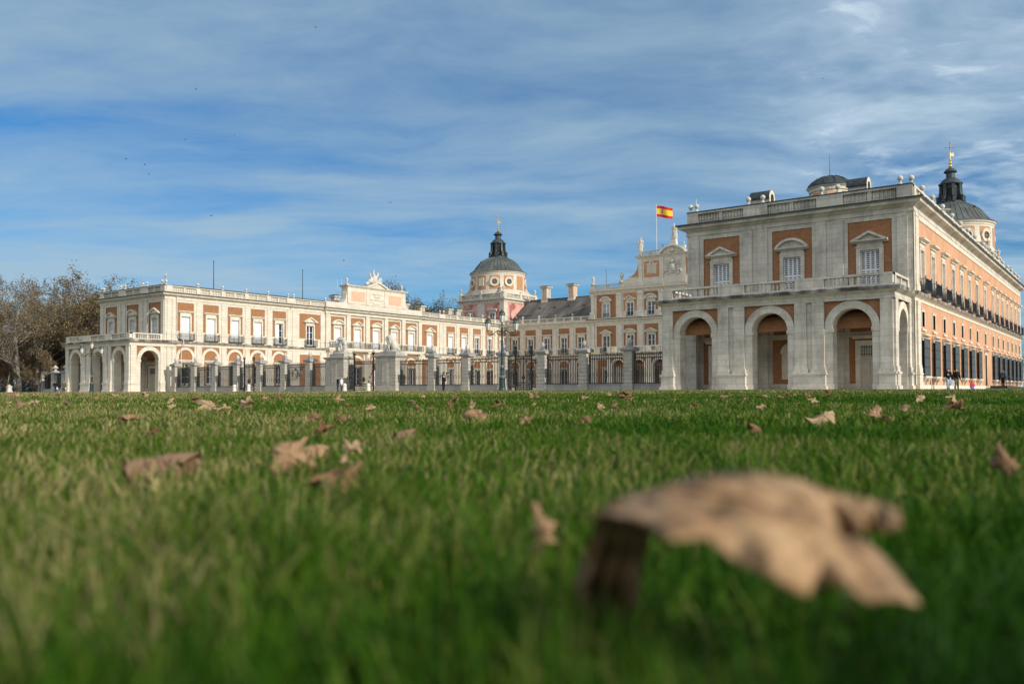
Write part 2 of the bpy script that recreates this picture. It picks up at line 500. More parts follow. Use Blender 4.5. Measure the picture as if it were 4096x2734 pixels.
def pediment(w, z0, zt, out, curved=False):
    mb = lintel(w, z0, z0 + 0.24, out)
    a = z0 + 0.24; h = w / 2
    t = 0.2
    if not curved:
        for sg in (-1, 1):
            pr = [(sg * h, a + 0.01), (0, zt - t * 0.2), (0, zt - t * 1.15), (sg * (h - 0.45), a + 0.01)]
            if sg > 0: pr = pr[::-1]
            mb.prism(pr, -out * 0.97, 0.05)
        mb.prism([(-h * 0.8, a), (h * 0.8, a), (0, zt - t)], -out * 0.35, 0.05)
    else:
        hh = zt - a
        rr = (h * h + hh * hh) / (2 * hh)
        zc = zt - rr
        al = math.asin(min(1, h / rr))
        mb.arch(0, zc, rr - t, rr, -out * 0.97, 0.05, 14, 0, PI / 2 - al, PI / 2 + al)
        al2 = math.acos(min(1, (a - zc) / (rr - t)))
        n = 12
        pr = [((rr - t) * math.sin(-al2 + 2 * al2 * i / n), zc + (rr - t) * math.cos(-al2 + 2 * al2 * i / n)) for i in range(n + 1)]
        mb.prism(pr, -out * 0.35, 0.05)
    return mb
_MC = {}
def cached(key, fn):
    if key not in _MC: _MC[key] = fn()
    return _MC[key]

def window(parent, F, s, w, z0, z1, top='lintel', kind='shutter', zf=None, ztop=None, wtop=None, out=0.1, topout=0.4, trim=None, leaves=2, fr=0.24, rec=0.2):
    """a window of the palace: surround > shutter or sash with its pane, lintel or pediment"""
    trim = trim or TRIM
    key = (w, z0, z1, top, zf, ztop, wtop, out, topout, trim.name, fr, rec)
    me = cached(('sur',) + key, lambda: mesh_of('window', surround(w, z0, z1, fr, out, rec + 0.12, zf), trim))
    o = obj('window', me, None, parent, F @ T(s))
    M = F @ T(s)
    if top == 'lintel':
        obj('lintel', cached(('lin',) + key, lambda: mesh_of('lintel', lintel(wtop, zf, ztop, topout), trim)), None, o, M)
    elif top in ('tri', 'arc'):
        obj('pediment', cached(('ped',) + key, lambda: mesh_of('pediment', pediment(wtop, zf, ztop, topout, top == 'arc'), trim)), None, o, M)
    if kind == 'shutter':
        for k in (0, 1):
            def mk(k=k):
                mb = MB(); h = w / 2
                louvres(mb, -h + k * h, k * h, z0, z1, rec, max(1, leaves // 2), 0, 1)
                return mesh_of('shutter', mb, [WHITEP, SLIT])
            obj('shutter', cached(('sh', k, w, z0, z1, leaves, rec), mk), None, o, M)
    elif kind == 'louvre':
        for k in (0, 1):
            def mk2(k=k):
                mb = MB(); h = w / 2
                louvres(mb, -h + k * h, k * h, z0, z1, rec, max(1, leaves // 2), 0, 1, 0.16)
                return mesh_of('shutter', mb, [WHITEP, DARKSLIT])
            obj('shutter', cached(('lv', k, w, z0, z1, leaves, rec), mk2), None, o, M)
    elif kind in ('sash', 'curtain'):
        obj('sash', cached(('sa', w, z0, z1, rec), lambda: mesh_of('sash', sash(MB(), -w / 2, w / 2, z0, z1, rec), WHITEP)), None, o, M)
        obj('pane', cached(('pa', kind, w, z0, z1, rec), lambda: mesh_of('pane', MB().box(-w / 2, rec + 0.03, z0, w / 2, rec + 0.045, z1), GLASS if kind == 'sash' else CURT)), None, o, M)
    elif kind == 'half':
        def mk1():
            mb = MB(); h = w / 2
            louvres(mb, -h, 0, z0, z1, rec, 1); return mesh_of('shutter', mb, [WHITEP, SLIT])
        obj('shutter', cached(('hf', w, z0, z1, rec), mk1), None, o, M)
        obj('sash', cached(('hs', w, z0, z1, rec), lambda: mesh_of('sash', sash(MB(), 0, w / 2, z0, z1, rec, 1), WHITEP)), None, o, M)
        obj('pane', cached(('hp', w, z0, z1, rec), lambda: mesh_of('pane', MB().box(0, rec + 0.03, z0, w / 2, rec + 0.045, z1), GLASS)), None, o, M)
    elif kind == 'dark':
        obj('pane', cached(('pd', w, z0, z1, rec), lambda: mesh_of('pane', MB().box(-w / 2, rec, z0, w / 2, rec + 0.02, z1), SCREEN)), None, o, M)
    return o
DARKSLIT = plain('dark_louvre_gap', (0.035, 0.04, 0.045))
SLIT = plain('shadowed_louvre_gap', (0.20, 0.21, 0.22))
CURT = plain('curtained_pane', (0.30, 0.31, 0.32), 0.25, 0.5)

def iron_bars(mb, x0, x1, z0, z1, y, step=0.14, r=0.014, n=4):
    k = max(2, int(round((x1 - x0) / step)))
    for i in range(k + 1):
        x = x0 + (x1 - x0) * i / k
        mb.box(x - r, y - r, z0, x + r, y + r, z1)
def balcony_mesh(w, z0, z1, dep, screen=False):
    mb = MB(); h = w / 2
    for z in (z0 + 0.08, z1 - 0.03):
        mb.box(-h, -dep - 0.02, z - 0.02, h, -dep + 0.02, z + 0.02)
        for x in (-h, h): mb.box(x - 0.02, -dep, z - 0.02, x + 0.02, 0.0, z + 0.02)
    iron_bars(mb, -h, h, z0, z1, -dep, 0.13, 0.016)
    for x in (-h, h):
        for y in (-dep * 0.66, -dep * 0.33): mb.box(x - 0.014, y - 0.014, z0, x + 0.014, y + 0.014, z1)
        mb.box(x - 0.03, -dep - 0.03, z0, x + 0.03, -dep + 0.03, z1 + 0.08)
        mb.ball((x, -dep, z1 + 0.13), 0.055, 8)
    mb.box(-h - 0.02, -dep - 0.03, z0 - 0.03, h + 0.02, 0.0, z0 + 0.02)
    if screen: mb.box(-h + 0.02, -dep + 0.022, z0 + 0.03, h - 0.02, -dep + 0.03, z1 - 0.05, 1)
    return mesh_of('balcony', mb, [IRON, SCREEN])
def balcony(parent, F, s, w, z0, z1, dep, screen=False):
    return obj('balcony', cached(('bal', w, z0, z1, dep, screen), lambda: balcony_mesh(w, z0, z1, dep, screen)), None, parent, F @ T(s))

def pilaster(parent, F, s, w, z0, z1, out=0.12, base=0.5, mat=None, ped=0.0):
    def mk():
        mb = MB(); h = w / 2
        zb = z0 + ped
        if ped:
            mb.box(-h - 0.1, -out - 0.08, z0, h + 0.1, 0.02, zb - 0.12)
            mb.box(-h - 0.15, -out - 0.13, zb - 0.12, h + 0.15, 0.02, zb)
        mb.box(-h - 0.08, -out - 0.07, zb, h + 0.08, 0.02, zb + base * 0.45)
        mb.box(-h - 0.04, -out - 0.035, zb + base * 0.45, h + 0.04, 0.02, zb + base * 0.7)
        mb.box(-h, -out, zb + base * 0.7, h, 0.02, z1)
        mb.box(-h - 0.03, -out - 0.03, z1 - 0.3, h + 0.03, 0.02, z1 - 0.24)
        return mesh_of('pilaster', mb, mat or STONE)
    return obj('pilaster', cached(('pil', w, z0, z1, out, base, (mat or STONE).name, ped), mk), None, parent, F @ T(s))

CORN = [(0.0, 14.12), (0.10, 14.16), (0.10, 14.30), (0.06, 14.32), (0.06, 14.52), (0.22, 14.62), (0.30, 14.72), (0.62, 14.80), (0.66, 15.02), (0.72, 15.06)]
CORN_T = [(0.72, 15.05), (0.82, 15.05), (0.82, 15.19), (-0.6, 15.22)]
STRG = [(0.0, 7.05), (0.05, 7.06), (0.05, 7.30), (0.20, 7.40), (0.34, 7.48), (0.40, 7.50), (0.40, 7.74), (0.0, 7.84)]

def upper_bay(wall_holes, panels, s, pw, zb, zt, w, z0, z1):
    wall_holes.append((s - pw / 2, s + pw / 2, zb, zt))
    if z0 < zb: wall_holes.append((s - w / 2, s + w / 2, z0, zb))
    panels.append((s, pw, zb, zt, w, z0, z1))
def brick_panels(parent, F, panels, mat=None, y=0.07):
    for (s, pw, zb, zt, w, z0, z1) in panels:
        mb = MB().sheet(-pw / 2, pw / 2, zb, zt, y, [(-w / 2, w / 2, max(z0, zb), z1)])
        obj('brick_panel', mb, mat or BRICK, parent, F @ T(s))

def arched_bay(parent, F, s, holes, ro=1.62, ri=1.2, spring=5.25, zt=6.98, hw=1.56, kind='grille', mat=None):
    """blind arch of the ground floor with brick field and barred window"""
    holes.append((s - hw, s + hw, 0.0, zt))
    mb = MB()
    mb.sheet(-hw, hw, spring, zt, 0.07)
    mb.sheet(-ri, ri, 0.9, spring, 0.07, [(-0.8, 0.8, 1.0, 4.4)])
    mb.box(-ri, 0.0, 0.0, ri, 0.2, 0.9, 1)
    obj('brick_panel', mb, [mat or BRICK, TRIM], parent, F @ T(s))
    def ringm():
        r = MB().arch(0, spring, ri, min(ro, hw + 0.06), -0.05, 0.08, 22)
        for sg in (-1, 1):
            r.box(sg * ri, -0.0, 0.0, sg * hw, 0.12, spring)
            r.box(sg * (ri - 0.03), -0.05, spring - 0.22, sg * hw, 0.09, spring)
        return mesh_of('arch', r, TRIM)
    obj('arch', cached(('ring', ro, ri, spring, hw), ringm), None, parent, F @ T(s))
    if kind == 'grille':
        o = window(parent, F, s, 1.5, 1.0, 4.3, 'lintel', 'sash', 4.66, 4.9, 2.5, 0.02, 0.18, rec=0.25, fr=0.2)
        def gm():
            g = MB(); iron_bars(g, -0.92, 0.92, 0.95, 4.6, -0.16, 0.15, 0.016)
            for z in (1.1, 2.2, 3.3, 4.45): g.box(-0.95, -0.18, z - 0.02, 0.95, -0.14, z + 0.02)
            for x in (-0.92, 0.92):
                for z in (1.1, 4.45): g.box(x - 0.02, -0.16, z - 0.02, x + 0.02, 0.05, z + 0.02)
            return mesh_of('grille', g, IRON)
        obj('grille', cached(('grille',), gm), None, o, F @ T(s))
    elif kind == 'door':
        d = MB().box(-1.0, 0.2, 0.0, 1.0, 0.28, 4.0)
        for x in (-0.5, 0.5):
            for (a, b) in ((0.3, 1.7), (1.95, 3.7)): d.box(x - 0.32, 0.17, a, x + 0.32, 0.21, b)
        dd = obj('door', d, WHITEP, parent, F @ T(s))
        fl = MB().prism([(1.0 * math.cos(PI * i / 12), 4.05 + 1.0 * math.sin(PI * i / 12)) for i in range(13)], 0.04, 0.06)
        obj('fanlight', fl, SCREEN, dd, F @ T(s))

# ------------------------------------------------------------------ porch / arcade
def arcade(root, F, s0, s1, yf, yb, centres, ri, ro, spring, ztop, side=True, mat=None, cam_z=8.72, pairs=True, thick=1.15, doors=True, spans=None):
    """open arcade with terrace, in wall coordinates (x along, y inwards). One part 'porch' with sub-parts."""
    mat = mat or STONE_W
    base = MB()
    # front wall with arched openings
    def front(mb, cs, a, b, y, th, Mx=None):
        m = MB()
        holes = [(c - ri, c + ri, 0.0, spring) for c in cs] + [(c - ro - 0.02, c + ro + 0.02, spring, ztop) for c in cs]
        m.sheet(a, b, 0.0, ztop, y, holes)
        m.sheet(a, b, 0.0, ztop, y + th, [(c - ri, c + ri, 0.0, spring + ri) for c in cs])
        for c in cs:
            m.spandrel(c, spring, ri, c - ri, c + ri, spring + ri, y + th)
            for x in (c - ri, c + ri):
                m.poly([(x, y, 0), (x, y + th, 0), (x, y + th, spring), (x, y, spring)])
            n = 20
            for i in range(n):
                p, q = PI * i / n, PI * (i + 1) / n
                m.poly([(c + ri * math.cos(p), y, spring + ri * math.sin(p)), (c + ri * math.cos(q), y, spring + ri * math.sin(q)),
                        (c + ri * math.cos(q), y + th, spring + ri * math.sin(q)), (c + ri * math.cos(p), y + th, spring + ri * math.sin(p))])
        mb.merge(m, Mx)
    front(base, centres, s0, s1, yf, thick)
    # sides: walls facing along x
    ym = (yf + yb) / 2 + 0.35
    depth = yb - yf
    rs_i, rs_o = (ri, ro) if depth > 5 else (ri * 0.9, ro * 0.9)
    SM = []
    if side:
        for (x, sg) in ((s0, -1), (s1, 1)):
            M = T(x, ym, 0) @ Matrix.Rotation(PI / 2 * sg, 4, 'Z')   # local x along +-y, local y inwards
            a, b = (yf + thick - ym), (yb - ym)
            m2 = MB()
            cs = [0.0]
            lo, hi = (yf - ym, yb - ym) if sg > 0 else (-(yb - ym), -(yf - ym))
            front(m2, cs, lo, hi, 0.0, 0.95)
            base.merge(m2, M); SM.append((M, lo, hi))
    for c in centres:
        for sg in (-1, 1):
            base.box(c + sg * (ri - 0.07), yf - 0.06, spring - 0.33, c + sg * ro, yf + thick * 0.9, spring - 0.003)
            base.box(c + sg * (ri - 0.05), yf - 0.03, 0.0, c + sg * ro, yf + thick * 0.9, 0.45)
    for M, lo, hi in SM:
        im = MB()
        for sg in (-1, 1): im.box(sg * (ri - 0.07), -0.06, spring - 0.33, sg * ro, 0.8, spring - 0.003)
        base.merge(im, M)
    porch = obj('porch', base, mat, root, F)
    for c in centres:
        b = MB().spandrel(c, spring, ri + 0.15, c - ro - 0.02, c + ro + 0.02, ztop, yf + 0.035)
        obj('brick_spandrel', b, BRICK, porch, F)
        r = MB().arch(c, spring, ri, ro, yf - 0.07, yf + 0.06, 26)
        r.arch(c, spring, ro - 0.13, ro, yf - 0.10, yf - 0.06, 26)
        obj('arch', r, TRIM if mat is STONE else STONE_W, porch, F)
    for M, lo, hi in SM:
        b = MB().spandrel(0, spring, ri + 0.15, -ro - 0.02, ro + 0.02, ztop, 0.035)
        obj('brick_spandrel', b, BRICK, porch, F @ M)
        r = MB().arch(0, spring, ri, ro, -0.07, 0.06, 26)
        obj('arch', r, TRIM, porch, F @ M)
    # piers: pilasters and pedestals between the arches
    if spans is None:
        edges = [s0] + [x for c in centres for x in (c - ro - 0.03, c + ro + 0.03)] + [s1]
        spans = [(edges[i], edges[i + 1]) for i in range(0, len(edges), 2)]
    for a, b in spans:
        m = MB()
        w = b - a
        e0 = -0.06 if a > s0 + 0.01 else 0.12
        e1 = -0.06 if b < s1 - 0.01 else 0.12
        if pairs:
            m.box(a - 0.22 - e0 * 0.4, yf - 0.42, 0.0, b + 0.22 + e1 * 0.4, yf + 0.02, 0.30)
            m.box(a - 0.12 - e0 * 0.4, yf - 0.32, 0.30, b + 0.12 + e1 * 0.4, yf + 0.02, 1.16)
            m.box(a - 0.20 - e0 * 0.4, yf - 0.40, 1.16, b + 0.20 + e1 * 0.4, yf + 0.02, 1.34)
        strips = [(a, b)] if w < 1.3 else [(a, a + w * 0.4), (b - w * 0.4, b)]
        for (p, q) in strips:
            if pairs:
                m.box(p - 0.10, yf - 0.28, 1.34, q + 0.10, yf + 0.01, 1.58)
                m.box(p - 0.05, yf - 0.22, 1.58, q + 0.05, yf + 0.01, 1.74)
                m.box(p, yf - 0.17, 1.74, q, yf + 0.01, ztop)
            else:
                m.box(p, yf - 0.10, 0.0, q, yf + 0.01, ztop)
        obj('pillar', m, mat, porch, F)
    for M, lo, hi in SM:
        for (p, q) in ((lo, lo + 0.95), (hi - 0.8, hi)):
            m = MB()
            m.box(p + 0.04, -0.17, 1.74, q - 0.04, 0.02, ztop)
            m.box(p - 0.02, -0.24, 1.343, q + 0.02, 0.02, 1.743)
            m.box(p - 0.06, -0.36, 1.163, q + 0.06, 0.02, 1.343)
            m.box(p, -0.28, 0.303, q, 0.02, 1.163)
            m.box(p - 0.08, -0.38, 0.0, q + 0.08, 0.02, 0.303)
            obj('pillar', m, mat, porch, F @ M)
    # entablature
    zt = ztop
    k = MB()
    pr = [(0.17, zt), (0.20, zt + 0.05), (0.20, zt + 0.12), (0.17, zt + 0.14), (0.17, zt + 0.45), (0.30, zt + 0.52), (0.40, zt + 0.62), (0.62, zt + 0.66), (0.66, zt + 0.92), (0.50, zt + 1.0), (-1.5, zt + 1.02)]
    mis = [0, 0, 0, 0, 0, 0, 0, 1, 1, 1]
    k.ring(s0, s1, yf, yb + 1.4, pr, 0, mis)
    k.box(s0 + 0.3, yf + 0.3, zt + 0.9, s1 - 0.3, yb - 0.02, zt + 1.0, 1)
    obj('cornice', k, [mat, LEDGE], porch, F)
    # terrace balustrade
    zb = zt + 1.02
    hb = cam_z - zb
    pier = [(a + (0.02 if a > s0 + .1 else 0), b - (0.02 if b < s1 - .1 else 0)) for a, b in spans]
    pier2 = []
    for a, b in pier: pier2 += [(a, b)] if b - a < 1.3 else [(a, b)]
    balustrade(porch, F, s0, s1, zb, hb, pier2, yf - 0.05, 0.34, mat=mat, step=0.34)
    for M, lo, hi in SM:
        balustrade(porch, F @ M, lo + (0.36 if True else 0), hi - 0.36, zb, hb, [(lo + 0.36, lo + 0.75), (hi - 0.75, hi - 0.36)], -0.05, 0.34, mat=mat, step=0.34)
    # inside: vault, ribs, back wall
    y0, y1 = yf + thick, yb - 0.03
    v = MB()
    n = 14
    rad = (y1 - y0) / 2
    yc = (y0 + y1) / 2
    hgt = ztop - 0.1 - spring
    for i in range(n):
        p, q = PI * i / n, PI * (i + 1) / n
        A = (yc + rad * math.cos(p), spring + hgt * math.sin(p)); Bq = (yc + rad * math.cos(q), spring + hgt * math.sin(q))
        v.poly([(s0 + 0.9, A[0], A[1]), (s1 - 0.9, A[0], A[1]), (s1 - 0.9, Bq[0], Bq[1]), (s0 + 0.9, Bq[0], Bq[1])])
    obj('vault', v, BRICK, porch, F)
    for a, b in spans[1:-1]:
        rb = MB()
        for i in range(n):
            p, q = PI * i / n, PI * (i + 1) / n
            A = (yc + rad * 0.94 * math.cos(p), spring + hgt * 0.94 * math.sin(p)); Bq = (yc + rad * 0.94 * math.cos(q), spring + hgt * 0.94 * math.sin(q))
            rb.poly([(a, A[0], A[1]), (b, A[0], A[1]), (b, Bq[0], Bq[1]), (a, Bq[0], Bq[1])])
            for x in (a, b):
                A2 = (yc + rad * math.cos(p), spring + hgt * math.sin(p)); B2 = (yc + rad * math.cos(q), spring + hgt * math.sin(q))
                rb.poly([(x, A[0], A[1]), (x, Bq[0], Bq[1]), (x, B2[0], B2[1]), (x, A2[0], A2[1])])
        rb.box(a, y0 - 0.1, 0, b, y0 + 0.12, spring)
        rb.box(a, y1 - 0.25, 0, b, y1, spring)
        obj('vault_rib', rb, STONE_W, porch, F)
    bw = MB()
    bw.sheet(s0 + 0.5, s1 - 0.5, 0, spring, y1 - 0.01)
    bw.box(s0 + 0.9, y1 - 0.12, spring - 0.45, s1 - 0.9, y1, spring - 0.02)
    bw.box(s0 + 0.9, y1 - 0.10, 0, s1 - 0.9, y1, 0.5)
    obj('back_wall', bw, STONE_W, porch, F)
    for i, c in enumerate(centres):
        t = MB().sheet(c - ri - 0.2, c + ri + 0.2, 0.5, spring - 0.45, y1 - 0.05)
        t.prism([(c + (ri + 0.2) * math.cos(PI * j / 16), spring + (hgt * 0.9) * math.sin(PI * j / 16)) for j in range(17)], y1 - 0.08, y1 - 0.03)
        t.sheet(c - ri - 0.7, c + ri + 0.7, spring, spring + hgt, y1 - 0.02)
        obj('brick_panel', t, BRICK, porch, F)
        rr = MB().arch(c, spring, ri + 0.12, ri + 0.5, y1 - 0.16, y1 - 0.02, 20)
        obj('arch', rr, STONE_W, porch, F)
        if not doors: continue
        if len(centres) == 3 and i == 1:
            nm = MB().prism([(c - 0.85, 0.9), (c + 0.85, 0.9), (c + 0.85, 3.0)] + [(c + 0.85 * math.cos(PI * j / 12), 3.1 + 0.85 * math.sin(PI * j / 12)) for j in range(13)] + [(c - 0.85, 3.0)], y1 - 0.13, y1 - 0.04)
            nm.arch(c, 3.1, 0.72, 0.95, y1 - 0.2, y1 - 0.04, 16)
            obj('niche', nm, TRIM, porch, F)
        else:
            d = MB()
            d.box(c - 1.15, y1 - 0.16, 0.0, c - 0.78, y1 - 0.02, 4.0); d.box(c + 0.78, y1 - 0.16, 0.0, c + 1.15, y1 - 0.02, 4.0)
            d.box(c - 0.78, y1 - 0.16, 3.6, c + 0.78, y1 - 0.02, 4.0)
            d.box(c - 1.35, y1 - 0.34, 4.15, c + 1.35, y1 - 0.02, 4.42)
            dr = obj('door_frame', d, TRIM, porch, F)
            l = MB()
            for (p, q) in ((-0.78, -0.01), (0.01, 0.78)):
                l.box(c + p, y1 - 0.09, 0.02, c + q, y1 - 0.04, 2.6)
                for (zz, zy) in ((0.25, 1.05), (1.15, 1.5), (1.6, 2.45)): l.box(c + p + 0.13, y1 - 0.115, zz, c + q - 0.13, y1 - 0.085, zy)
            l.box(c - 0.78, y1 - 0.10, 2.6, c + 0.78, y1 - 0.04, 2.72)
            obj('door', l, CREAMP, porch, F)
            g = MB().box(c - 0.78, y1 - 0.078, 2.72, c + 0.78, y1 - 0.06, 3.6, 1)
            iron_bars(g, c - 0.62, c + 0.62, 2.72, 3.6, y1 - 0.10, 0.17, 0.016)
            g.box(c - 0.78, y1 - 0.09, 2.86, c + 0.78, y1 - 0.07, 2.90); g.box(c - 0.78, y1 - 0.09, 3.44, c + 0.78, y1 - 0.07, 3.48)
            obj('transom_grille', g, [IRON, CREAMP], porch, F)
    # floor slab / step
    st = MB().box(s0 - 0.3, yf - 0.55, -0.2, s1 + 0.3, yb - 0.02, 0.03)
    obj('step', st, STONE, porch, F)
    return porch
# ------------------------------------------------------------------ sculpted blobs (statues, people)
def sculpt(name, parts, voxel, mats, parent, M, smooth_it=3, disp=0.0):
    """capsules / ellipsoids fused into ONE continuous surface"""
    mb = MB()
    for p in parts:
        if p[0] == 'c': mb.capsule(p[1], p[2], p[3], p[4], 10)
        elif p[0] == 'e': mb.ellipsoid(p[1], *p[2], 12, 0, p[3] if len(p) > 3 else None)
        elif p[0] == 'b': mb.box(*p[1], *p[2])
        elif p[0] == 'p':
            for i in range(len(p[1]) - 1): mb.capsule(p[1][i], p[1][i + 1], p[2][i], p[2][i + 1], 10)
    me = mesh_of(name, mb, mats)
    o = bpy.data.objects.new(name + '_source', me)
    C.objects.link(o)
    md = o.modifiers.new('r', 'REMESH'); md.mode = 'VOXEL'; md.voxel_size = voxel; md.use_smooth_shade = True
    if smooth_it:
        sm = o.modifiers.new('s', 'SMOOTH'); sm.factor = 0.5; sm.iterations = smooth_it
    if disp:
        tx = bpy.data.textures.new('carving', 'CLOUDS'); tx.noise_scale = disp * 6
        dm = o.modifiers.new('d', 'DISPLACE'); dm.texture = tx; dm.strength = disp; dm.mid_level = 0.5
    dg = bpy.context.evaluated_depsgraph_get()
    m2 = bpy.data.meshes.new_from_object(o.evaluated_get(dg))
    bpy.data.objects.remove(o); bpy.data.meshes.remove(me)
    m2.name = name
    if not isinstance(mats, (list, tuple)): mats = [mats]
    m2.materials.clear()
    for m in mats: m2.materials.append(m)
    m2.polygons.foreach_set('use_smooth', [True] * len(m2.polygons))
    return obj(name, m2, None, parent, M)

def text_mesh(lines, size, depth=0.02, gap=1.25):
    me_all = MB()
    for i, ln in enumerate(lines):
        cu = bpy.data.curves.new('letters', 'FONT')
        cu.body = ln; cu.size = size; cu.align_x = 'CENTER'; cu.extrude = depth; cu.resolution_u = 2; cu.space_character = 1.15
        o = bpy.data.objects.new('letters', cu); C.objects.link(o)
        dg = bpy.context.evaluated_depsgraph_get()
        m = bpy.data.meshes.new_from_object(o.evaluated_get(dg))
        b = MB(); b.v = [tuple(v.co) for v in m.vertices]; b.f = [tuple(p.vertices) for p in m.polygons]; b.m = [0] * len(b.f)
        me_all.merge(b, Matrix.Rotation(PI / 2, 4, 'X') @ T(0, -i * size * gap, 0))
        bpy.data.objects.remove(o); bpy.data.meshes.remove(m)
    return me_all

# ------------------------------------------------------------------ roofs, chimneys
def hip_roof(root, x0, x1, y0, y1, z0, zr, inset, mat=ROOFLEAD, seams=True):
    mb = MB()
    along_y = (y1 - y0) > (x1 - x0)
    if along_y:
        xm = (x0 + x1) / 2
        a, b = (xm, y0 + inset, zr), (xm, y1 - inset, zr)
        mb.poly([(x0, y0, z0), (x1, y0, z0), a]); mb.poly([(x1, y0, z0), (x1, y1, z0), b, a]); mb.poly([(x1, y1, z0), (x0, y1, z0), b]); mb.poly([(x0, y1, z0), (x0, y0, z0), a, b])
    return obj('roof', mb, mat, root)
def chimney(root, x, y, z0, z1, w=1.5):
    mb = MB()
    h = w / 2
    mb.box(x - h, y - h, z0, x + h, y + h, z1 - 0.45)
    for sx in (-1, 1):
        for sy in (-1, 1):
            mb.box(x + sx * h * 0.72 - 0.16, y + sy * h * 0.72 - 0.16, z0, x + sx * h * 0.72 + 0.16 + sx * 0.001, y + sy * h * 0.72 + 0.16, z1 - 0.45) if False else None
    for sg in (-1, 1):
        mb.box(x + sg * (h + 0.015), y - h * 0.55, z0 + 0.25, x + sg * h, y - h * 0.18, z1 - 0.75, 1); mb.box(x + sg * (h + 0.015), y + h * 0.18, z0 + 0.25, x + sg * h, y + h * 0.55, z1 - 0.75, 1)
        mb.box(x - h * 0.55, y + sg * (h + 0.015), z0 + 0.25, x - h * 0.18, y + sg * h, z1 - 0.75, 1); mb.box(x + h * 0.18, y + sg * (h + 0.015), z0 + 0.25, x + h * 0.55, y + sg * h, z1 - 0.75, 1)
    e = w * 0.26
    mb.box(x - h - 0.12, y - h - 0.12, z0, x + h + 0.12, y + h + 0.12, z0 + (z1 - z0) * 0.18)
    mb.box(x - h - e * 0.5, y - h - e * 0.5, z1 - 0.62, x + h + e * 0.5, y + h + e * 0.5, z1 - 0.45)
    mb.box(x - h - e, y - h - e, z1 - 0.45, x + h + e, y + h + e, z1 - 0.25)
    mb.frustum(x, y, z1 - 0.25, w + 2.2 * e, w + 2.2 * e, z1, w * 0.9, w * 0.9, 2)
    return obj('chimney', mb, [TRIM, ORANGEP, LEADED], root)

# ------------------------------------------------------------------ the two wings
def palace_wing(label, X0, X1, Y0, Y1, wc, pil_w, south, porch_x, porch_c, porch_spans):
    root = thing('palace_wing', label, 'palace wing', ((X0 + X1) / 2, (Y0 + Y1) / 2, 0), 0, 'wings of the palace')
    I = Matrix()
    Fw = FW(Y0); Fs = FS(X1)
    WST = STONE_W if south == 'plain' else STONE
    # west wall
    holes = []; pans = []
    for c in wc: upper_bay(holes, pans, c, 3.4, 8.0, 13.75, 1.5, 7.95, 11.38)
    mb = MB().sheet(X0, X1, 0, 15.0, 0, holes)
    # the plain far side and the back
    mb.poly([(X0, 0, 0), (X0, 0, 15), (X0, Y1 - Y0, 15), (X0, Y1 - Y0, 0)])
    mb.poly([(X0, Y1 - Y0, 0), (X0, Y1 - Y0, 15), (X1, Y1 - Y0, 15), (X1, Y1 - Y0, 0)])
    obj('wall', mb, WST, root, Fw)
    brick_panels(root, Fw, pans)
    for i, c in enumerate(wc):
        window(root, Fw, c, 1.5, 7.95, 11.38, 'arc' if i == 1 else 'tri', 'louvre', 11.95, 12.95 if i != 1 else 12.98, 2.85, 0.1, 0.42, trim=STONE_W if south == 'plain' else TRIM, leaves=4, fr=0.3)
    for a, b in pil_w: pilaster(root, Fw, (a + b) / 2, b - a, 7.9, 14.12, 0.12, 0.9, WST)
    pilaster(root, Fw, X0 + 0.5, 0.9, 0.0, 7.05, 0.12, 0.9, WST); 
    # cornices all round
    k = MB(); k.ring(X0, X1, Y0, Y1, CORN + CORN_T, 0, [0] * len(CORN) + [1, 1, 1])
    obj('cornice', k, [WST if south == 'plain' else TRIM, LEADED], root, I)
    k = MB(); k.ring(X0, X1, Y0, Y1, STRG, 0, [0, 0, 0, 0, 0, 1, 0])
    obj('string_course', k, [TRIM, LEDGE], root, I)
    # top balustrade, west
    piers = [(X0, X0 + 1.1)] + [((pil_w[i][0] + pil_w[i + 1][1]) / 2 - 1.08, (pil_w[i][0] + pil_w[i + 1][1]) / 2 + 1.08) for i in (1, 3)] + [(X1 - 1.2, X1)]
    balustrade(root, Fw, X0, X1, 15.19, 1.12, piers, 0.0, 0.32, True, True, WST, step=0.3)
    fz = 16.36
    pts = [(X0 + 0.3, 0.15), (X0 + 0.9, 0.15)]
    for a, b in piers[1:3]: pts += [((a + b) / 2 - 0.65, 0.15), ((a + b) / 2 + 0.65, 0.15)]
    pts += [(X1 - 0.95, 0.15)]
    finials(root, Fw, pts, fz)
    # roof
    hip_roof(root, X0 + 0.4, X1 - 0.4, Y0 + 0.4, Y1, 15.25, 17.75, 9.0, LEADED if south == 'plain' else ROOFLEAD)
    arcade(root, Fw, porch_x[0], porch_x[1], 67.55 - Y0, 0.0, porch_c, 1.45, 2.02, 4.75, 6.79, True, WST, 8.74, spans=porch_spans)
    return root, Fw, Fs

nw, nFw, nFs = palace_wing('long sunlit palace wing with inscription attic, left of the courtyard', -138.0, -119.1, 73.05, 162.3, (-134.47, -128.09, -121.77),
    [(-137.6, -136.75), (-132.3, -131.45), (-130.95, -130.1), (-125.95, -125.1), (-124.6, -123.75), (-120.0, -119.25)], 'court', (-137.84, -119.12), (-134.84, -128.2, -122.1), None)
swg, sFw, sFs = palace_wing('near palace wing with shaded three-arch porch and salmon flank, on the right', -33.44, -14.15, 73.05, 148.5, (-30.14, -23.78, -17.45),
    [(-33.07, -32.27), (-28.07, -27.27), (-26.75, -25.89), (-21.69, -20.9), (-20.36, -19.51), (-15.35, -14.58)], 'plain', (-33.2, -14.54), (-30.24, -23.86, -17.48), None)

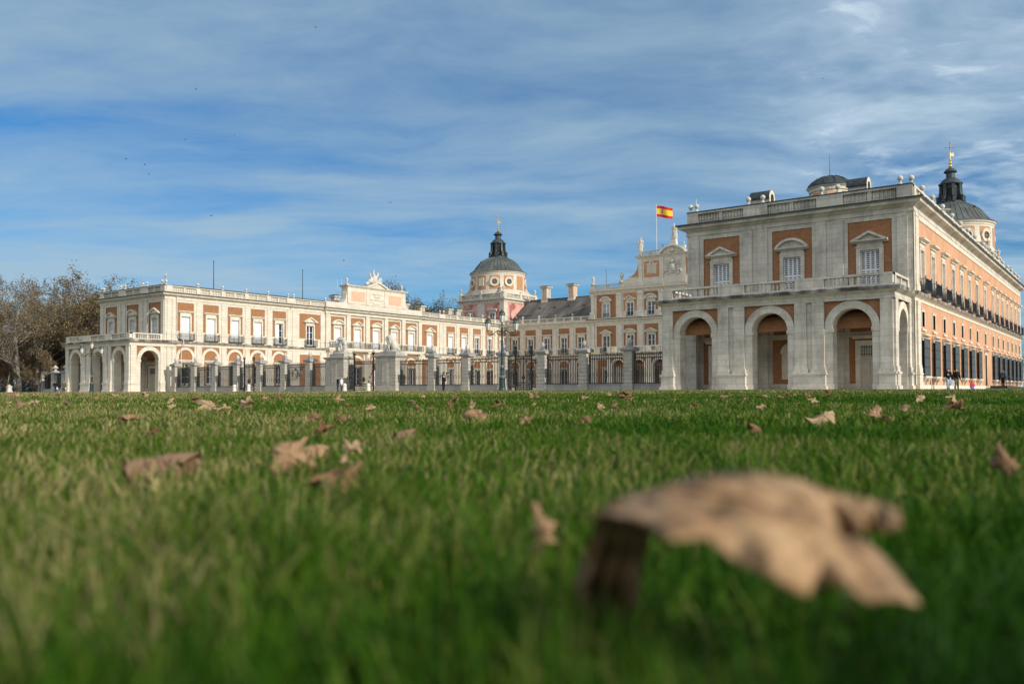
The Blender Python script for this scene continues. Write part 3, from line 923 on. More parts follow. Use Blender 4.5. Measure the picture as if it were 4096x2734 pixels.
# ------------------------------------------------------------------ sunlit court front of the left wing
def court_front(root, F):
    H = []; P = []; LH = []
    plain5 = [76.58, 81.07, 85.58, 90.05, 94.5, 139.93, 144.4, 148.98, 153.48, 158.0]
    wide = [101.26, 133.9]
    wide = [101.26, 133.17]
    cen = [107.78, 112.7, 117.68, 122.65, 127.55]
    for s in plain5: upper_bay(H, P, s, 2.85, 9.32, 13.75, 1.52, 7.95, 11.62)
    for s in wide: upper_bay(H, P, s, 4.78, 9.32, 13.72, 1.6, 7.95, 11.62)
    for s in cen: upper_bay(H, P, s, 3.26, 9.32, 13.72, 1.62, 7.95, 11.66)
    for s in plain5: arched_bay(root, F, s, LH)
    for i, s in enumerate(cen): arched_bay(root, F, s, LH, 1.75, 1.3, 4.95, 6.9, 1.66, 'door' if i == 2 else 'grille')
    for s in wide:
        LH.append((s - 2.3, s + 2.3, 0.95, 6.45))
        b = MB().sheet(-2.3, 2.3, 0.95, 6.45, 0.07, [(-0.75, 0.75, 1.0, 4.3)])
        obj('brick_panel', b, BRICK, root, F @ T(s))
        window(root, F, s, 1.5, 1.0, 4.3, 'lintel', 'sash', 4.66, 4.9, 2.5, 0.08, 0.28, rec=0.25, fr=0.22)
    m = MB().sheet(73.05, 162.3, 0, 7.05, 0, LH, 0, 0.08)
    m.sheet(73.05, 162.3, 7.05, 15.0, 0, H, 0, 0.08)
    obj('wall', m, STONE, root, F)
    brick_panels(root, F, P)
    kinds = ['shutter', 'shutter', 'shutter', 'shutter', 'half', 'shutter', 'shutter', 'sash', 'sash', 'sash']
    for s, k in zip(plain5, kinds):
        window(root, F, s, 1.52, 7.95, 11.62, 'lintel', k, 12.18, 12.48, 2.74, 0.1, 0.34)
        balcony(root, F, s, 2.6, 7.95, 9.0, 0.46)
    for s, k in zip(wide, ('sash', 'shutter')):
        window(root, F, s, 1.6, 7.95, 11.62, 'tri', k, 12.1, 13.22, 3.1, 0.1, 0.45)
        balcony(root, F, s, 2.6, 7.95, 9.0, 0.46)
    for i, s in enumerate(cen):
        window(root, F, s, 1.62, 7.95, 11.66, 'arc' if i % 2 == 0 else 'tri', 'shutter', 12.15, 13.2, 3.1, 0.1, 0.45)
    # pilasters
    up = [78.8, 83.32, 87.82, 92.28, 96.45, 97.58, 104.0, 137.75, 136.55, 142.15, 146.7, 151.2, 155.72]
    for s in [73.7, 74.55] + up:
        pilaster(root, F, s, 0.62 if s not in (73.7, 74.55) else 0.6, 7.86, 14.12, 0.1, 0.5, None, 1.05)
        pilaster(root, F, s, 0.62, 0.0, 7.05, 0.1, 0.5, None, 0.0)
    for s in (105.25, 109.95 + 0.3, 115.2, 120.2, 125.1, 130.0): pilaster(root, F, s, 0.95, 7.86, 14.12, 0.3, 0.5, None, 1.05)
    # projecting entablature over the five central bays
    k = MB(); k.ring(-131.0, X1N + 0.28, 104.7, 130.55, [(d, z + 0.02) for d, z in CORN + CORN_T[:-1]] + [(-0.3, 15.2)], 0, [0] * len(CORN) + [1, 1, 1])
    obj('cornice', k, [TRIM, LEADED], root)
    # balustrades
    pier = [(s - 0.34, s + 0.34) for s in (78.8, 83.32, 87.82, 92.28)] + [(96.1, 97.95)]
    balustrade(root, F, 74.4, 104.9, 15.19, 1.06, pier, 0.0, 0.32, True, True)
    obj('parapet', MB().box(73.05, 0, 15.19, 74.4, 0.32, 16.25), STONE, root, F)
    pier2 = [(136.2, 138.1)] + [(s - 0.34, s + 0.34) for s in (142.15, 146.7, 151.2, 155.72)]
    balustrade(root, F, 130.4, 161.2, 15.19, 1.06, pier2, 0.0, 0.32, True, True)
    pts = [(73.35, 0.15), (78.8, 0.15), (83.32, 0.15), (87.82, 0.15), (92.28, 0.15), (96.5, 0.15), (97.7, 0.15), (104.9, 0.1), (130.4, 0.1), (136.6, 0.15), (137.8, 0.15), (142.15, 0.15), (146.7, 0.15), (151.2, 0.15), (155.72, 0.15)]
    finials(root, F, pts, 16.3)
    # low parapet and attic with inscription
    a = MB()
    a.box(104.75, -0.28, 15.2, 130.5, 0.3, 16.38)
    a.box(109.9, -0.34, 16.38, 125.5, 1.3, 19.42)
    for sg, s in ((1, 109.9), (-1, 125.5)):   # scroll shoulders
        pr = [(s, 16.39), (s - sg * 0.9, 16.39), (s - sg * 0.55, 16.7), (s - sg * 0.25, 17.3), (s - sg * 0.1, 18.3), (s, 18.6)]
        a.prism(pr if sg < 0 else pr[::-1], -0.2, 0.9)
    for s in (110.3, 115.05, 119.95, 125.1): a.box(s - 0.38, -0.42, 16.38, s + 0.38, -0.3, 19.42)
    at = obj('attic', a, STONE, root, F)
    pr = [(0.0, 19.42), (0.1, 19.46), (0.15, 19.6), (0.36, 19.66), (0.42, 19.84), (0.0, 19.9), (-0.5, 19.95)]
    k = MB()
    for i in range(len(pr) - 1):
        pass
    k2 = MB(); k2.ring(109.9, 125.5, -0.34, 1.3, pr, 0, [0, 0, 0, 0, 1, 1])
    obj('cornice', k2, [TRIM, LEADED], at, F)
    for p, q in ((110.9, 114.4), (120.75, 124.3)): obj('painted_panel', MB().box(p, -0.37, 16.9, q, -0.3, 18.72), PANELP, at, F)
    tb = MB().box(115.65, -0.40, 17.0, 119.35, -0.3, 19.05); tb.box(116.6, -0.41, 16.72, 118.4, -0.3, 17.0)
    tab = obj('tablet', tb, TRIM, at, F)
    obj('inscription', text_mesh(['CAROLVS III', 'ADIECIT', 'AN. MDCCLXXV'], 0.44, 0.012), INK, at, F @ T(117.5, -0.405, 18.42))
    pd = MB()
    h = 3.08; c = 117.68; z0 = 19.86; za = 21.1
    for sg in (-1, 1):
        prr = [(c + sg * h, z0), (c, za), (c, za - 0.3), (c + sg * (h - 0.7), z0)]
        pd.prism(prr if sg < 0 else prr[::-1], -0.78, 0.6)
    pd.prism([(c - h * 0.86, z0 - 0.3), (c + h * 0.86, z0 - 0.3), (c, za - 0.2)], -0.5, 0.6)
    obj('pediment', pd, TRIM, at, F)
    for s in (110.35, 125.05): urn(at, F, s, 0.3, 19.9, 0.78)
    # trophy of arms on the pediment
    cx = 117.2
    pt = [('e', (cx, 0.1, 21.3), (0.95, 0.45, 0.75)), ('e', (cx + .1, 0.1, 21.9), (0.5, 0.4, 0.6)), ('c', (cx, 0.1, 22.1), (cx - 0.15, 0.1, 22.85), 0.34, 0.2), ('c', (cx - .15, 0.1, 22.8), (cx + 0.08, 0.1, 23.55), 0.2, 0.05),
          ('c', (cx + .5, 0.1, 21.8), (cx + 1.0, 0.1, 22.55), 0.3, 0.24), ('e', (cx + 1.0, 0.1, 22.75), (0.26, 0.26, 0.28)), ('c', (cx + 1, .1, 22.8), (cx + 1.2, .1, 23.0), .12, .06),
          ('c', (cx - 0.6, 0.1, 21.5), (cx - 1.15, 0.1, 22.6), 0.26, 0.14), ('c', (cx - 1.1, 0.1, 22.4), (cx - 1.3, 0.1, 22.95), 0.12, 0.05), ('c', (cx - .9, .1, 21.2), (cx - 1.5, .1, 20.85), .45, .3), ('e', (cx - 1.9, 0.1, 20.6), (0.5, 0.35, 0.3)), ('e', (cx - 1.35, 0.0, 21.1), (.35, .35, .35)),
          ('c', (cx + 0.6, 0.1, 21.2), (cx + 1.5, 0.1, 20.95), 0.5, 0.3), ('c', (cx + 1.2, 0.1, 20.9), (cx + 2.0, 0.1, 22.1), 0.3, 0.1), ('c', (cx + 1.7, 0.1, 20.7), (cx + 2.15, 0.1, 21.9), 0.22, 0.06), ('e', (cx + 1.9, .1, 20.6), (.42, .3, .3)), ('c', (cx + .9, .1, 20.9), (cx + 1.55, .1, 22.0), .2, .08), ('e', (cx, -.25, 21.5), (.5, .25, .6))]
    sculpt('trophy', pt, 0.07, CARVED, at, F, 2, 0.09)
    # long balcony on consoles
    sl = MB(); sl.box(104.85, -1.05, 7.58, 130.45, 0.0, 7.9); sl.box(104.95, -0.95, 7.4, 130.35, 0.0, 7.58)
    bal = obj('balcony', sl, TRIM, root, F)
    for s in (105.6, 110.25, 115.15, 120.2, 125.1, 129.75):
        cb = MB().prism([(0, 0)] * 0 or [(-0.45, 6.1), (0.45, 6.1), (0.45, 7.4), (-0.45, 7.4)], -0.3, 0.0)
        cb.sweep_x([(0.0, 7.4), (-0.85, 7.4), (-0.85, 7.15), (-0.6, 6.9), (-0.55, 6.5), (-0.4, 6.25), (0.0, 6.1)], -0.4, 0.4)
        cb.add([], [])
        obj('console', cb, TRIM, bal, F @ T(s))
    r = MB()
    for z in (8.0, 8.98): r.box(104.95, -1.0, z - 0.025, 130.35, -0.95, z + 0.025)
    iron_bars(r, 105.0, 130.3, 7.92, 8.98, -0.975, 0.15, 0.014)
    for s in (105.0, 107.4, 110.25, 115.15, 117.7, 120.2, 125.1, 127.7, 130.3):
        r.box(s - 0.03, -1.0, 7.92, s + 0.03, -0.94, 9.08)
    for s in (106.0, 110.25, 115.15, 120.2, 125.1, 129.3):   # scrolled panels
        for z in (8.2, 8.47, 8.76): r.arch(s, z, 0.08, 0.12, -0.995, -0.96, 12, 0, 0, 2 * PI)
        for e in (-0.3, 0.3): r.box(s + e - 0.02, -1.0, 7.92, s + e + 0.02, -0.95, 9.0)
    obj('railing', r, IRON, bal, F)
    # downpipe at the corner
    d = MB(); d.tube([(75.0, -0.12, 14.9), (75.0, -0.12, 9.1), (75.25, -0.14, 8.3), (75.9, -0.5, 8.0), (75.95, -0.52, 7.2), (75.75, -0.14, 6.6), (75.72, -0.12, 0.2)], 0.075, 8)
    d.box(74.85, -0.3, 14.5, 75.15, 0, 14.9)
    obj('downpipe', d, TRIM, root, F)
X1N = -119.1
court_front(nw, nFs)
for (x, y) in ((-126.0, 113.3), (-126.0, 132.9), (-126.0, 138.1), (-126.0, 147.3), (-126.0, 150.3)): chimney(nw, x, y, 16.3, 18.75, 1.15)

# ------------------------------------------------------------------ salmon flank of the right wing
def salmon_front(root, F):
    cs = [76.25, 80.85, 85.75, 90.7, 95.6, 100.55, 105.5, 111.7, 118.05, 122.9, 127.7, 132.55, 137.4, 142.0, 146.4]
    H = []
    for s in cs: H += [(s - 0.8, s + 0.8, 7.95, 11.45), (s - 0.55, s + 0.55, 5.15, 6.35)]
    for i, s in enumerate(cs): H.append((s - 0.75, s + 0.75, 1.1 if i != 7 else 0.1, 4.0))
    m = MB().sheet(73.05, 148.5, 0.0, 13.72, 0, H, 0, 0.25)
    obj('wall', m, SALMON, root, F)
    t = MB().box(74.9, -0.06, 13.72, 148.5, 0.05, 14.2); t.box(74.9, -0.10, 0.0, 148.5, 0.05, 0.36)
    t.box(73.05, -0.05, 0.36, 74.85, 0.04, 14.12); t.box(147.6, -0.06, 0.36, 148.5, 0.04, 13.72)
    obj('stone_band', t, TRIM, root, F)
    pilaster(root, F, 73.9, 1.1, 7.9, 14.12, 0.12, 0.9); pilaster(root, F, 73.9, 1.1, 0.0, 7.05, 0.2, 0.9, None, 1.3)
    for i, s in enumerate(cs):
        window(root, F, s, 1.5, 7.95, 11.42, 'lintel', 'shutter' if i not in (3, 6) else 'curtain', 11.95, 12.3, 2.3, 0.06, 0.42, fr=0.22, rec=0.2)
        balcony(root, F, s + 0.1, 2.5, 7.95, 9.0, 0.46, True)
        w = window(root, F, s, 1.1, 5.15, 6.35, None, 'dark', out=0.05, fr=0.2, rec=0.2)
        obj('sill', cached(('sill1',), lambda: mesh_of('sill', MB().box(-0.8, -0.14, 4.78, 0.8, 0.02, 4.95 + 0.0), TRIM)), None, w, F @ T(s))
        if i == 7:
            w = window(root, F, s, 1.5, 0.1, 3.9, 'lintel', None, 4.22, 4.48, 2.3, 0.06, 0.4, fr=0.22)
            obj('door', MB().box(-0.75, 0.2, 0.1, 0.75, 0.26, 3.9), CREAMP, w, F @ T(s))
            continue
        w = window(root, F, s, 1.5, 1.1, 4.0, 'lintel', 'shutter', 4.22, 4.48, 2.3, 0.06, 0.4, fr=0.22)
        def cage():
            g = MB()
            g.box(-1.10, -0.28, 1.1, 1.14, -0.26, 4.1, 1)
            for z in (1.12, 1.85, 2.6, 3.35, 4.08):
                g.box(-1.14, -0.32, z - 0.02, 1.16, -0.285, z + 0.02)
                for x in (-1.13, 1.15): g.box(x - 0.02, -0.3, z - 0.02, x + 0.02, 0.0, z + 0.02)
            for x in (-1.13, 1.15): g.box(x - 0.015, -0.315, 1.1, x + 0.015, -0.285, 4.1)
            for x in (-1.13, 1.15): g.box(x - 0.012, -0.16, 1.1, x + 0.012, -0.135, 4.1)
            return mesh_of('grille', g, [IRON, SCREEN])
        obj('grille', cached(('cage',), cage), None, w, F @ T(s))
        def corb():
            g = MB(); g.box(-1.25, -0.42, 0.95, 1.25, 0.02, 1.08); g.box(-1.17, -0.34, 0.87, 1.17, 0.02, 0.95)
            for x in (-0.75, 0.75): g.sweep_x([(0.0, 0.87), (-0.32, 0.87), (-0.28, 0.72), (-0.16, 0.6), (-0.12, 0.42), (0.0, 0.37)], x - 0.14, x + 0.14)
            return mesh_of('sill', g, TRIM)
        obj('sill', cached(('corb',), corb), None, w, F @ T(s))
    fy = [77.53, 81.95, 86.71, 91.7, 96.59, 101.26, 106.2, 112.21, 114.4, 120.3, 125.2, 130.1, 134.9, 139.6, 144.0, 147.9]
    balustrade(root, F, 73.05 + 0.33, 148.5, 15.19, 1.12, [(s - 0.42, s + 0.42) for s in fy] + [(73.4, 74.2)], 0.0, 0.32, True, False, step=0.3)
    finials(root, F, [(73.35, 0.15)] + [(s, 0.15) for s in fy], 16.3)
    sp = MB()
    for s in (80.3, 90.2, 100.2, 112.0, 124.0, 138.0): sp.tube([(s, 0.0, 15.32), (s + 0.02, -1.5, 15.30)], 0.07, 6)
    obj('gutter_spout', sp, TRIM, root, F)
salmon_front(swg, sFs)
# round roof lantern and arched dormers of the right wing
def dormer(root, x, y, z, length, w=1.5, h=1.0):
    mb = MB()
    r = w / 2
    mb.box(x - length, y - r, z - 0.9, x, y + r, z + h * 0.3)
    d = obj('dormer', mb, TRIM, root)
    n = 10
    rf = MB()
    for i in range(n):
        a, b = PI * i / n, PI * (i + 1) / n
        A = (y + (r + .15) * math.cos(a), z + h * 0.3 + (r + .1) * math.sin(a)); Bq = (y + (r + .15) * math.cos(b), z + h * 0.3 + (r + .1) * math.sin(b))
        rf.poly([(x - length - 0.1, A[0], A[1]), (x + 0.12, A[0], A[1]), (x + 0.12, Bq[0], Bq[1]), (x - length - 0.1, Bq[0], Bq[1])])
    rf.box(x - length - 0.1, y - r - 0.25, z + h * 0.26, x + 0.1, y - r, z + h * 0.34); rf.box(x - length - 0.1, y + r, z + h * 0.26, x + 0.1, y + r + 0.25, z + h * 0.34)
    obj('dormer_roof', rf, LEADED, d)
    ft = MB()
    M = Matrix.Rotation(PI / 2, 4, 'Z')
    ft.arch(0, 0, r * 0.62, r + 0.08, -0.12, 0.06, 12)
    for sg in (-1, 1): ft.box(sg * r * 0.62, -0.12, -0.9, sg * (r + 0.0), 0.06, 0)
    obj('dormer_arch', ft, TRIM, d, T(x, y, z + h * 0.3) @ M)
    mb = MB().box(-r * 0.6, -0.02, -0.9, r * 0.6, 0.0, 0.3)
    obj('pane', mb, GLASS, d, T(x, y, z + h * 0.3) @ M)
dormer(swg, -27.45, 78.5, 17.55, 1.7, 1.45)
dormer(swg, -18.85, 78.5, 17.50, 1.5, 1.45)
rd = MB(); rd.lathe(-23.8, 84.68, [(1.85, 16.5), (1.85, 19.0), (1.95, 19.05), (1.98, 19.3), (2.1, 19.4), (2.16, 19.5)], 28)
rl = obj('roof_lantern', rd, TRIM, swg)
for i in range(8):
    a = PI / 8 + i * PI / 4
    p = MB().box(-0.48, -0.02, 17.2, 0.48, 0.06, 18.85)
    obj('painted_panel', p, ORANGEP if i % 2 else PANELP, rl, T(-23.8, 84.68, 0) @ Matrix.Rotation(a, 4, 'Z') @ T(0, -1.85, 0))
dm = MB(); dm.lathe(-23.8, 84.68, [(2.2, 19.5), (2.1, 19.62), (1.75, 20.02), (1.2, 20.42), (0.6, 20.62), (0.12, 20.7), (0.08, 20.8)], 24)
for i in range(12):
    a = i * PI / 6
    dm.tube([(-23.8 + q * math.cos(a), 84.68 + q * math.sin(a), z + 0.02) for q, z in ((2.12, 19.62), (1.77, 20.02), (1.2, 20.43), (0.6, 20.63))], 0.035, 4)
obj('dome', dm, LEADED, rl, None, True)
obj('spike', MB().tube([(-23.8, 84.68, 20.75), (-23.8, 84.68, 22.95)], [0.035, 0.012], 6), IRON, rl)

# ------------------------------------------------------------------ main building behind the courtyard
mbd = thing('palace_main_building', 'three storey palace block with coat of arms closing the courtyard', 'palace', (-76.25, 166, 0))
def main_front(root):
    F = FW(159.8); x0, x1 = -119.1, -33.4
    cx = -76.25
    FB = FW(159.4)
    H = []; P = []; L = []
    left = [-116.5, -112.05, -107.5, -102.95, -98.5]
    ser = left + [2 * cx - s for s in left]
    blk = [(-91.9, 4.75, 'tri'), (-86.1, 3.2, 'arc'), (-81.2, 3.2, 'tri'), (cx, 3.2, 'arc'), (2 * cx + 81.2, 3.2, 'tri'), (2 * cx + 86.1, 3.2, 'arc'), (2 * cx + 91.9, 4.75, 'tri')]
    for s in ser: upper_bay(H, P, s, 2.88, 9.32, 13.72, 1.5, 7.95, 11.64); arched_bay(root, F, s, L)
    w = MB().sheet(x0, -95.7, 0, 7.05, 0, L, 0, 0.08); w.sheet(x0, -95.7, 7.05, 15.0, 0, H, 0, 0.08)
    obj('wall', w, STONE, root, F)
    w = MB().sheet(2 * cx + 95.7, x1, 0, 7.05, 0, L, 0, 0.08); w.sheet(2 * cx + 95.7, x1, 7.05, 15.0, 0, H, 0, 0.08)
    obj('wall', w, STONE, root, F)
    brick_panels(root, F, P)
    for s in ser:
        window(root, F, s, 1.5, 7.95, 11.64, 'lintel', 'sash', 12.18, 12.48, 2.74, 0.1, 0.34)
        balcony(root, F, s, 2.5, 7.95, 8.95, 0.46)
    for s in (-118.6, -114.3, -109.8, -105.25, -100.75, -96.3):
        for q in (s, 2 * cx - s):
            pilaster(root, F, q, 0.7, 7.86, 14.12, 0.1, 0.5, None, 1.05); pilaster(root, F, q, 0.62, 0, 7.05, 0.1, 0.5)
    # block walls, three storeys
    H = []; P = []; P2 = []
    for s, pw, k in blk:
        upper_bay(H, P, s, pw, 9.3, 13.75, 1.6, 7.95, 11.6)
        H.append((s - pw / 2, s + pw / 2, 15.5 if abs(s - cx) > 12 else 16.65, 20.5)); P2.append((s, pw, 15.5 if abs(s - cx) > 12 else 16.65, 20.5, 1.6, 15.5, 18.4))
        if abs(s - cx) < 12: H.append((s - 0.8, s + 0.8, 15.5, 16.65))
    for s in (-91.9, 2 * cx + 91.9): H.append((s - 2.3, s + 2.3, 0.95, 6.5))
    b = MB().sheet(-95.7, 2 * cx + 95.7, 0, 21.5, 0, H, 0, 0.08)
    D = 14.0
    for x in (-95.7, 2 * cx + 95.7): b.poly([(x, 0, 0), (x, 0, 21.5), (x, D, 21.5), (x, D, 0)])
    b.poly([(-95.7, D, 0), (-95.7, D, 21.5), (2 * cx + 95.7, D, 21.5), (2 * cx + 95.7, D, 0)])
    b.poly([(-95.7, 0.2, 21.6), (-95.7, D, 21.6), (2 * cx + 95.7, D, 21.6), (2 * cx + 95.7, 0.2, 21.6)])
    obj('wall', b, STONE, root, FB)
    brick_panels(root, FB, P)
    for i, p in enumerate(P2): brick_panels(root, FB, [p], ORANGEP if i in (1, 5) else BRICK)
    for s in (-91.9, 2 * cx + 91.9):
        obj('brick_panel', MB().sheet(-2.3, 2.3, 0.95, 6.5, 0.07, [(-0.75, 0.75, 1, 4.3)]), BRICK, root, FB @ T(s))
        window(root, FB, s, 1.5, 1.0, 4.3, 'lintel', 'sash', 4.66, 4.9, 2.5, 0.08, 0.28, rec=0.25)
        balcony(root, FB, s, 2.5, 7.95, 8.95, 0.46)
    for i, (s, pw, k) in enumerate(blk):
        window(root, FB, s, 1.6, 7.95, 11.6, k, 'sash', 12.0, 12.98, 3.0, 0.1, 0.45)
        window(root, FB, s, 1.6, 15.5, 18.4, 'arc' if k == 'tri' else 'tri', 'sash' if i % 3 else 'curtain', 18.95, 20.05 if k == 'tri' else 19.95, 2.9, 0.1, 0.5)
        g = cached(('balconette',), lambda: (lambda m: (iron_bars(m, -0.8, 0.8, 15.5, 16.45, -0.06, 0.13, 0.014), m.box(-0.8, -0.09, 16.43, 0.8, -0.03, 16.47), mesh_of('balcony', m, IRON))[2])(MB()))
        obj('balcony', g, None, root, FB @ T(s))
    for s in (-95.2, -88.55, -83.55, -78.9):
        for q in (s, 2 * cx - s):
            for (za, zb) in ((0, 7.05), (7.86, 14.12), (15.3, 20.75)):
                pilaster(root, FB, q, 1.0 if s != -95.2 else 0.8, za, zb, 0.16, 0.5, None, 0.0 if za == 0 else 1.1)
            cp = MB(); cp.box(q - 0.55, -0.26, 20.3, q + 0.55, 0, 20.75)
            for e in (-0.42, 0.42): cp.arch(q + e, 20.3, 0.05, 0.2, -0.3, -0.1, 10, 0, 0, 2 * PI)
            obj('capital', cp, TRIM, root, FB)
    k = MB()
    k.sweep_x([(0.1, z) for z in ()] or [(0.3, 14.12)] + [(-d, z) for d, z in CORN + CORN_T[:-1]] + [(0.3, 15.18)], x0 - 0.2, x1)
    obj('cornice', k, [TRIM], root, F)
    k = MB(); k.sweep_x([(0.3, 7.05)] + [(-d, z) for d, z in STRG] + [(0.3, 7.84)], x0 - 0.1, x1)
    obj('string_course', k, [TRIM], root, F)
    k = MB(); k.ring(-95.7, 2 * cx + 95.7, 159.4, 173.4, [(0, 20.75), (0.1, 20.8), (0.1, 21.0), (0.3, 21.15), (0.62, 21.25), (0.68, 21.5), (0.72, 21.55), (0.0, 21.62), (-1.0, 21.64)], 0, [0, 0, 0, 0, 0, 0, 1, 1])
    obj('cornice', k, [TRIM, LEADED], root)
    ks = MB(); ks.ring(-95.7, 2 * cx + 95.7, 159.4, 163.0, [(d, z + 0.02) for d, z in CORN + CORN_T[:-1]] + [(0.0, 15.18)], 0, [0] * len(CORN) + [1, 1, 1])
    obj('cornice', ks, [TRIM, LEADED], root)
    # balustrades
    for a, b_, sg in ((x0 + 0.2, -95.7, 1), (2 * cx + 95.7, x1, -1)):
        pr = [s if sg > 0 else 2 * cx - s for s in (-114.3, -109.8, -105.25, -100.75, -96.2)]
        balustrade(root, F, a, b_, 15.19, 1.0, [(p - 0.34, p + 0.34) for p in sorted(pr)], 0.0, 0.3)
        finials(root, F, [(p, 0.15) for p in pr], 16.2)
    for a, b_ in ((-95.7, -87.7), (2 * cx + 87.7, 2 * cx + 95.7)):
        balustrade(root, FB, a, b_, 21.64, 1.1, [(-95.7, -94.6), (-88.6, -87.7), (2 * cx + 87.7, 2 * cx + 88.6), (2 * cx + 94.6, 2 * cx + 95.7)] if False else ([(a, a + 1.05), (b_ - 0.9, b_)]), 0.0, 0.32)
    for s in (-95.15, -88.15):
        for q in (s, 2 * cx - s): urn(root, FB, q, 0.15, 22.72, 1.05 if s < -90 else 1.25)
    # attic storey with scroll sides
    a = MB()
    a.box(-88.0, 0.0, 21.62, 2 * cx + 88.0, 1.3, 23.2)
    a.box(-84.05, 0.02, 23.2, 2 * cx + 84.05, 1.28, 27.35)
    for sg in (-1, 1):
        pr = [(cx + sg * 7.8, 23.2), (cx + sg * 11.6, 23.2)]
        for i in range(13):
            t = i / 12
            ang = PI / 2 * t
            pr.append((cx + sg * (11.4 - 3.55 * math.sin(ang)), 23.3 + 3.5 * (1 - math.cos(ang))))
        a.prism(pr if sg > 0 else pr[::-1], 0.15, 1.1)
    for s in (-83.6, -78.75):
        for q in (s, 2 * cx - s): a.box(q - 0.45, -0.12, 21.7, q + 0.45, 0.02, 27.35)
    at = obj('attic', a, STONE, root, FB)
    k = MB(); k.ring(-84.05, 2 * cx + 84.05, 159.42, 160.68, [(0, 27.3), (0.12, 27.36), (0.12, 27.55), (0.5, 27.7), (0.6, 27.9), (0.0, 27.98)], 0, [0, 0, 0, 0, 1])
    obj('cornice', k, [TRIM, LEADED], at)
    for sg in (-1, 1):
        pr = [(cx + sg * 7.95, 23.75), (cx + sg * 10.6, 23.75)]
        for i in range(9):
            ang = PI / 2 * i / 8
            pr.append((cx + sg * (10.3 - 2.3 * math.sin(ang)), 23.85 + 2.6 * (1 - math.cos(ang))))
        obj('brick_panel', MB().prism(pr if sg > 0 else pr[::-1], 0.09, 0.16), ORANGEP, at, FB)
    for sg in (-1, 1):
        c = cx + sg * 4.75
        obj('brick_panel', MB().box(c - 1.75, -0.03, 23.4, c + 1.75, 0.05, 26.75), ORANGEP, at, FB)
        tb = MB().box(c - 1.1, -0.1, 24.05, c + 1.1, 0.0, 26.0); tb.box(c - 1.35, -0.2, 26.0, c + 1.35, 0.0, 26.2); tb.arch(c, 26.2, 0.3, 0.55, -0.2, 0.0, 14)
        tbo = obj('tablet', tb, TRIM, at, FB)
        obj('inscription', text_mesh(['PHILIPPVS II', 'INSTITVIT', 'PHILIPPVS V', 'PROVEXIT'], 0.36, 0.012), INK, at, FB @ T(c, -0.105, 25.5))
    ar = MB()
    h = 3.15; hh = 1.75
    rr = (h * h + hh * hh) / (2 * hh); zc = 27.9 + hh - rr; al = math.asin(h / rr)
    ar.arch(cx, zc, rr - 0.32, rr, -0.55, 0.9, 22, 0, PI / 2 - al, PI / 2 + al)
    n = 18
    ar.prism([(cx + (rr - 0.3) * math.sin(-al + 2 * al * i / n), zc + (rr - 0.3) * math.cos(-al + 2 * al * i / n)) for i in range(n + 1)], -0.1, 0.8)
    obj('pediment', ar, TRIM, at, FB)
    sculpt('relief', [('e', (cx, -0.15, 28.5), (0.45, 0.2, 0.55)), ('e', (cx - .5, -.12, 28.6), (.3, .15, .4)), ('e', (cx + .5, -.12, 28.6), (.3, .15, .4)), ('e', (cx, -.15, 29.0), (.3, .2, .2))], 0.06, CARVED, at, FB, 1, 0.05)
    for sg in (-1, 1):
        a_, b_ = sorted((cx + sg * 7.0, cx + sg * 3.15))
        balustrade(at, FB, a_, b_, 27.98, 1.0, [], 0.1, 0.3)
        dd = MB().box(cx + sg * 7.0, -0.05, 27.98, cx + sg * 7.8, 0.6, 29.0)
        obj('statue_pedestal', dd, STONE, at, FB)
        ft = MB().box(cx + sg * 2.0 - 0.35, -0.1, 28.6, cx + sg * 2.0 + 0.35, 0.6, 29.3) if False else MB().box(cx + sg * 2.35 - 0.35, 0.0, 28.4, cx + sg * 2.35 + 0.35, 0.7, 29.35)
        obj('parapet', ft, STONE, at, FB)
        obj('ball_finial', FINIAL, None, at, FB @ T(cx + sg * 2.35, 0.35, 29.35))
    pdm = MB().frustum(cx + 0.2, 0.3, 29.4, 1.35, 1.0, 30.9, 1.05, 0.85); pdm.box(cx - 0.45, -0.2, 30.9, cx + 0.85, 0.8, 31.05)
    obj('statue_pedestal', pdm, STONE, at, FB)
    # carved royal arms: crowned shield, collar, lions and banners in relief
    z = 25.0; c = cx + 0.0
    q = [('e', (c, -0.12, 25.1), (0.75, 0.25, 0.95)), ('e', (c, -0.16, 25.2), (0.5, 0.3, 0.6)), ('e', (c, -0.2, 26.45), (0.5, 0.3, 0.32)), ('e', (c, -0.2, 26.85), (0.16, 0.16, 0.2)), ('e', (c, -0.2, 26.15), (0.58, 0.3, 0.14))]
    for sg in (-1, 1):
        q += [('c', (c + sg * .7, -.1, 25.6), (c + sg * 1.0, -.1, 26.3), .16, .1), ('c', (c + sg * 1.0, -.08, 25.3), (c + sg * 1.7, -.08, 26.5), .1, .05), ('c', (c + sg * 1.1, -.08, 25.0), (c + sg * 2.0, -.08, 26.0), .1, .05), ('e', (c + sg * 1.55, -.1, 24.5), (.5, .2, .26)), ('e', (c + sg * 1.25, -.12, 25.0), (.25, .2, .32)), ('e', (c + sg * 1.9, -.1, 24.1), (.18, .15, .32)), ('e', (c + sg * 1.4, -.1, 24.0), (.16, .15, .3)), ('c', (c + sg * .75, -.1, 24.5), (c + sg * .35, -.1, 23.9), .14, .12), ('e', (c + sg * 1.1, -.1, 23.75), (.4, .15, .16))]
    for i in range(9): q.append(('e', (c + 0.75 * math.sin((i - 4) * 0.33), -0.14, 24.5 - 0.55 * math.cos((i - 4) * 0.33)), (0.12, 0.12, 0.12)))
    sculpt('coat_of_arms', q, 0.055, CARVED, at, FB, 1, 0.06)
    # arcaded terrace in front
    ccs = [cx + k * 4.63 for k in (-2, -1, 0, 1, 2)]
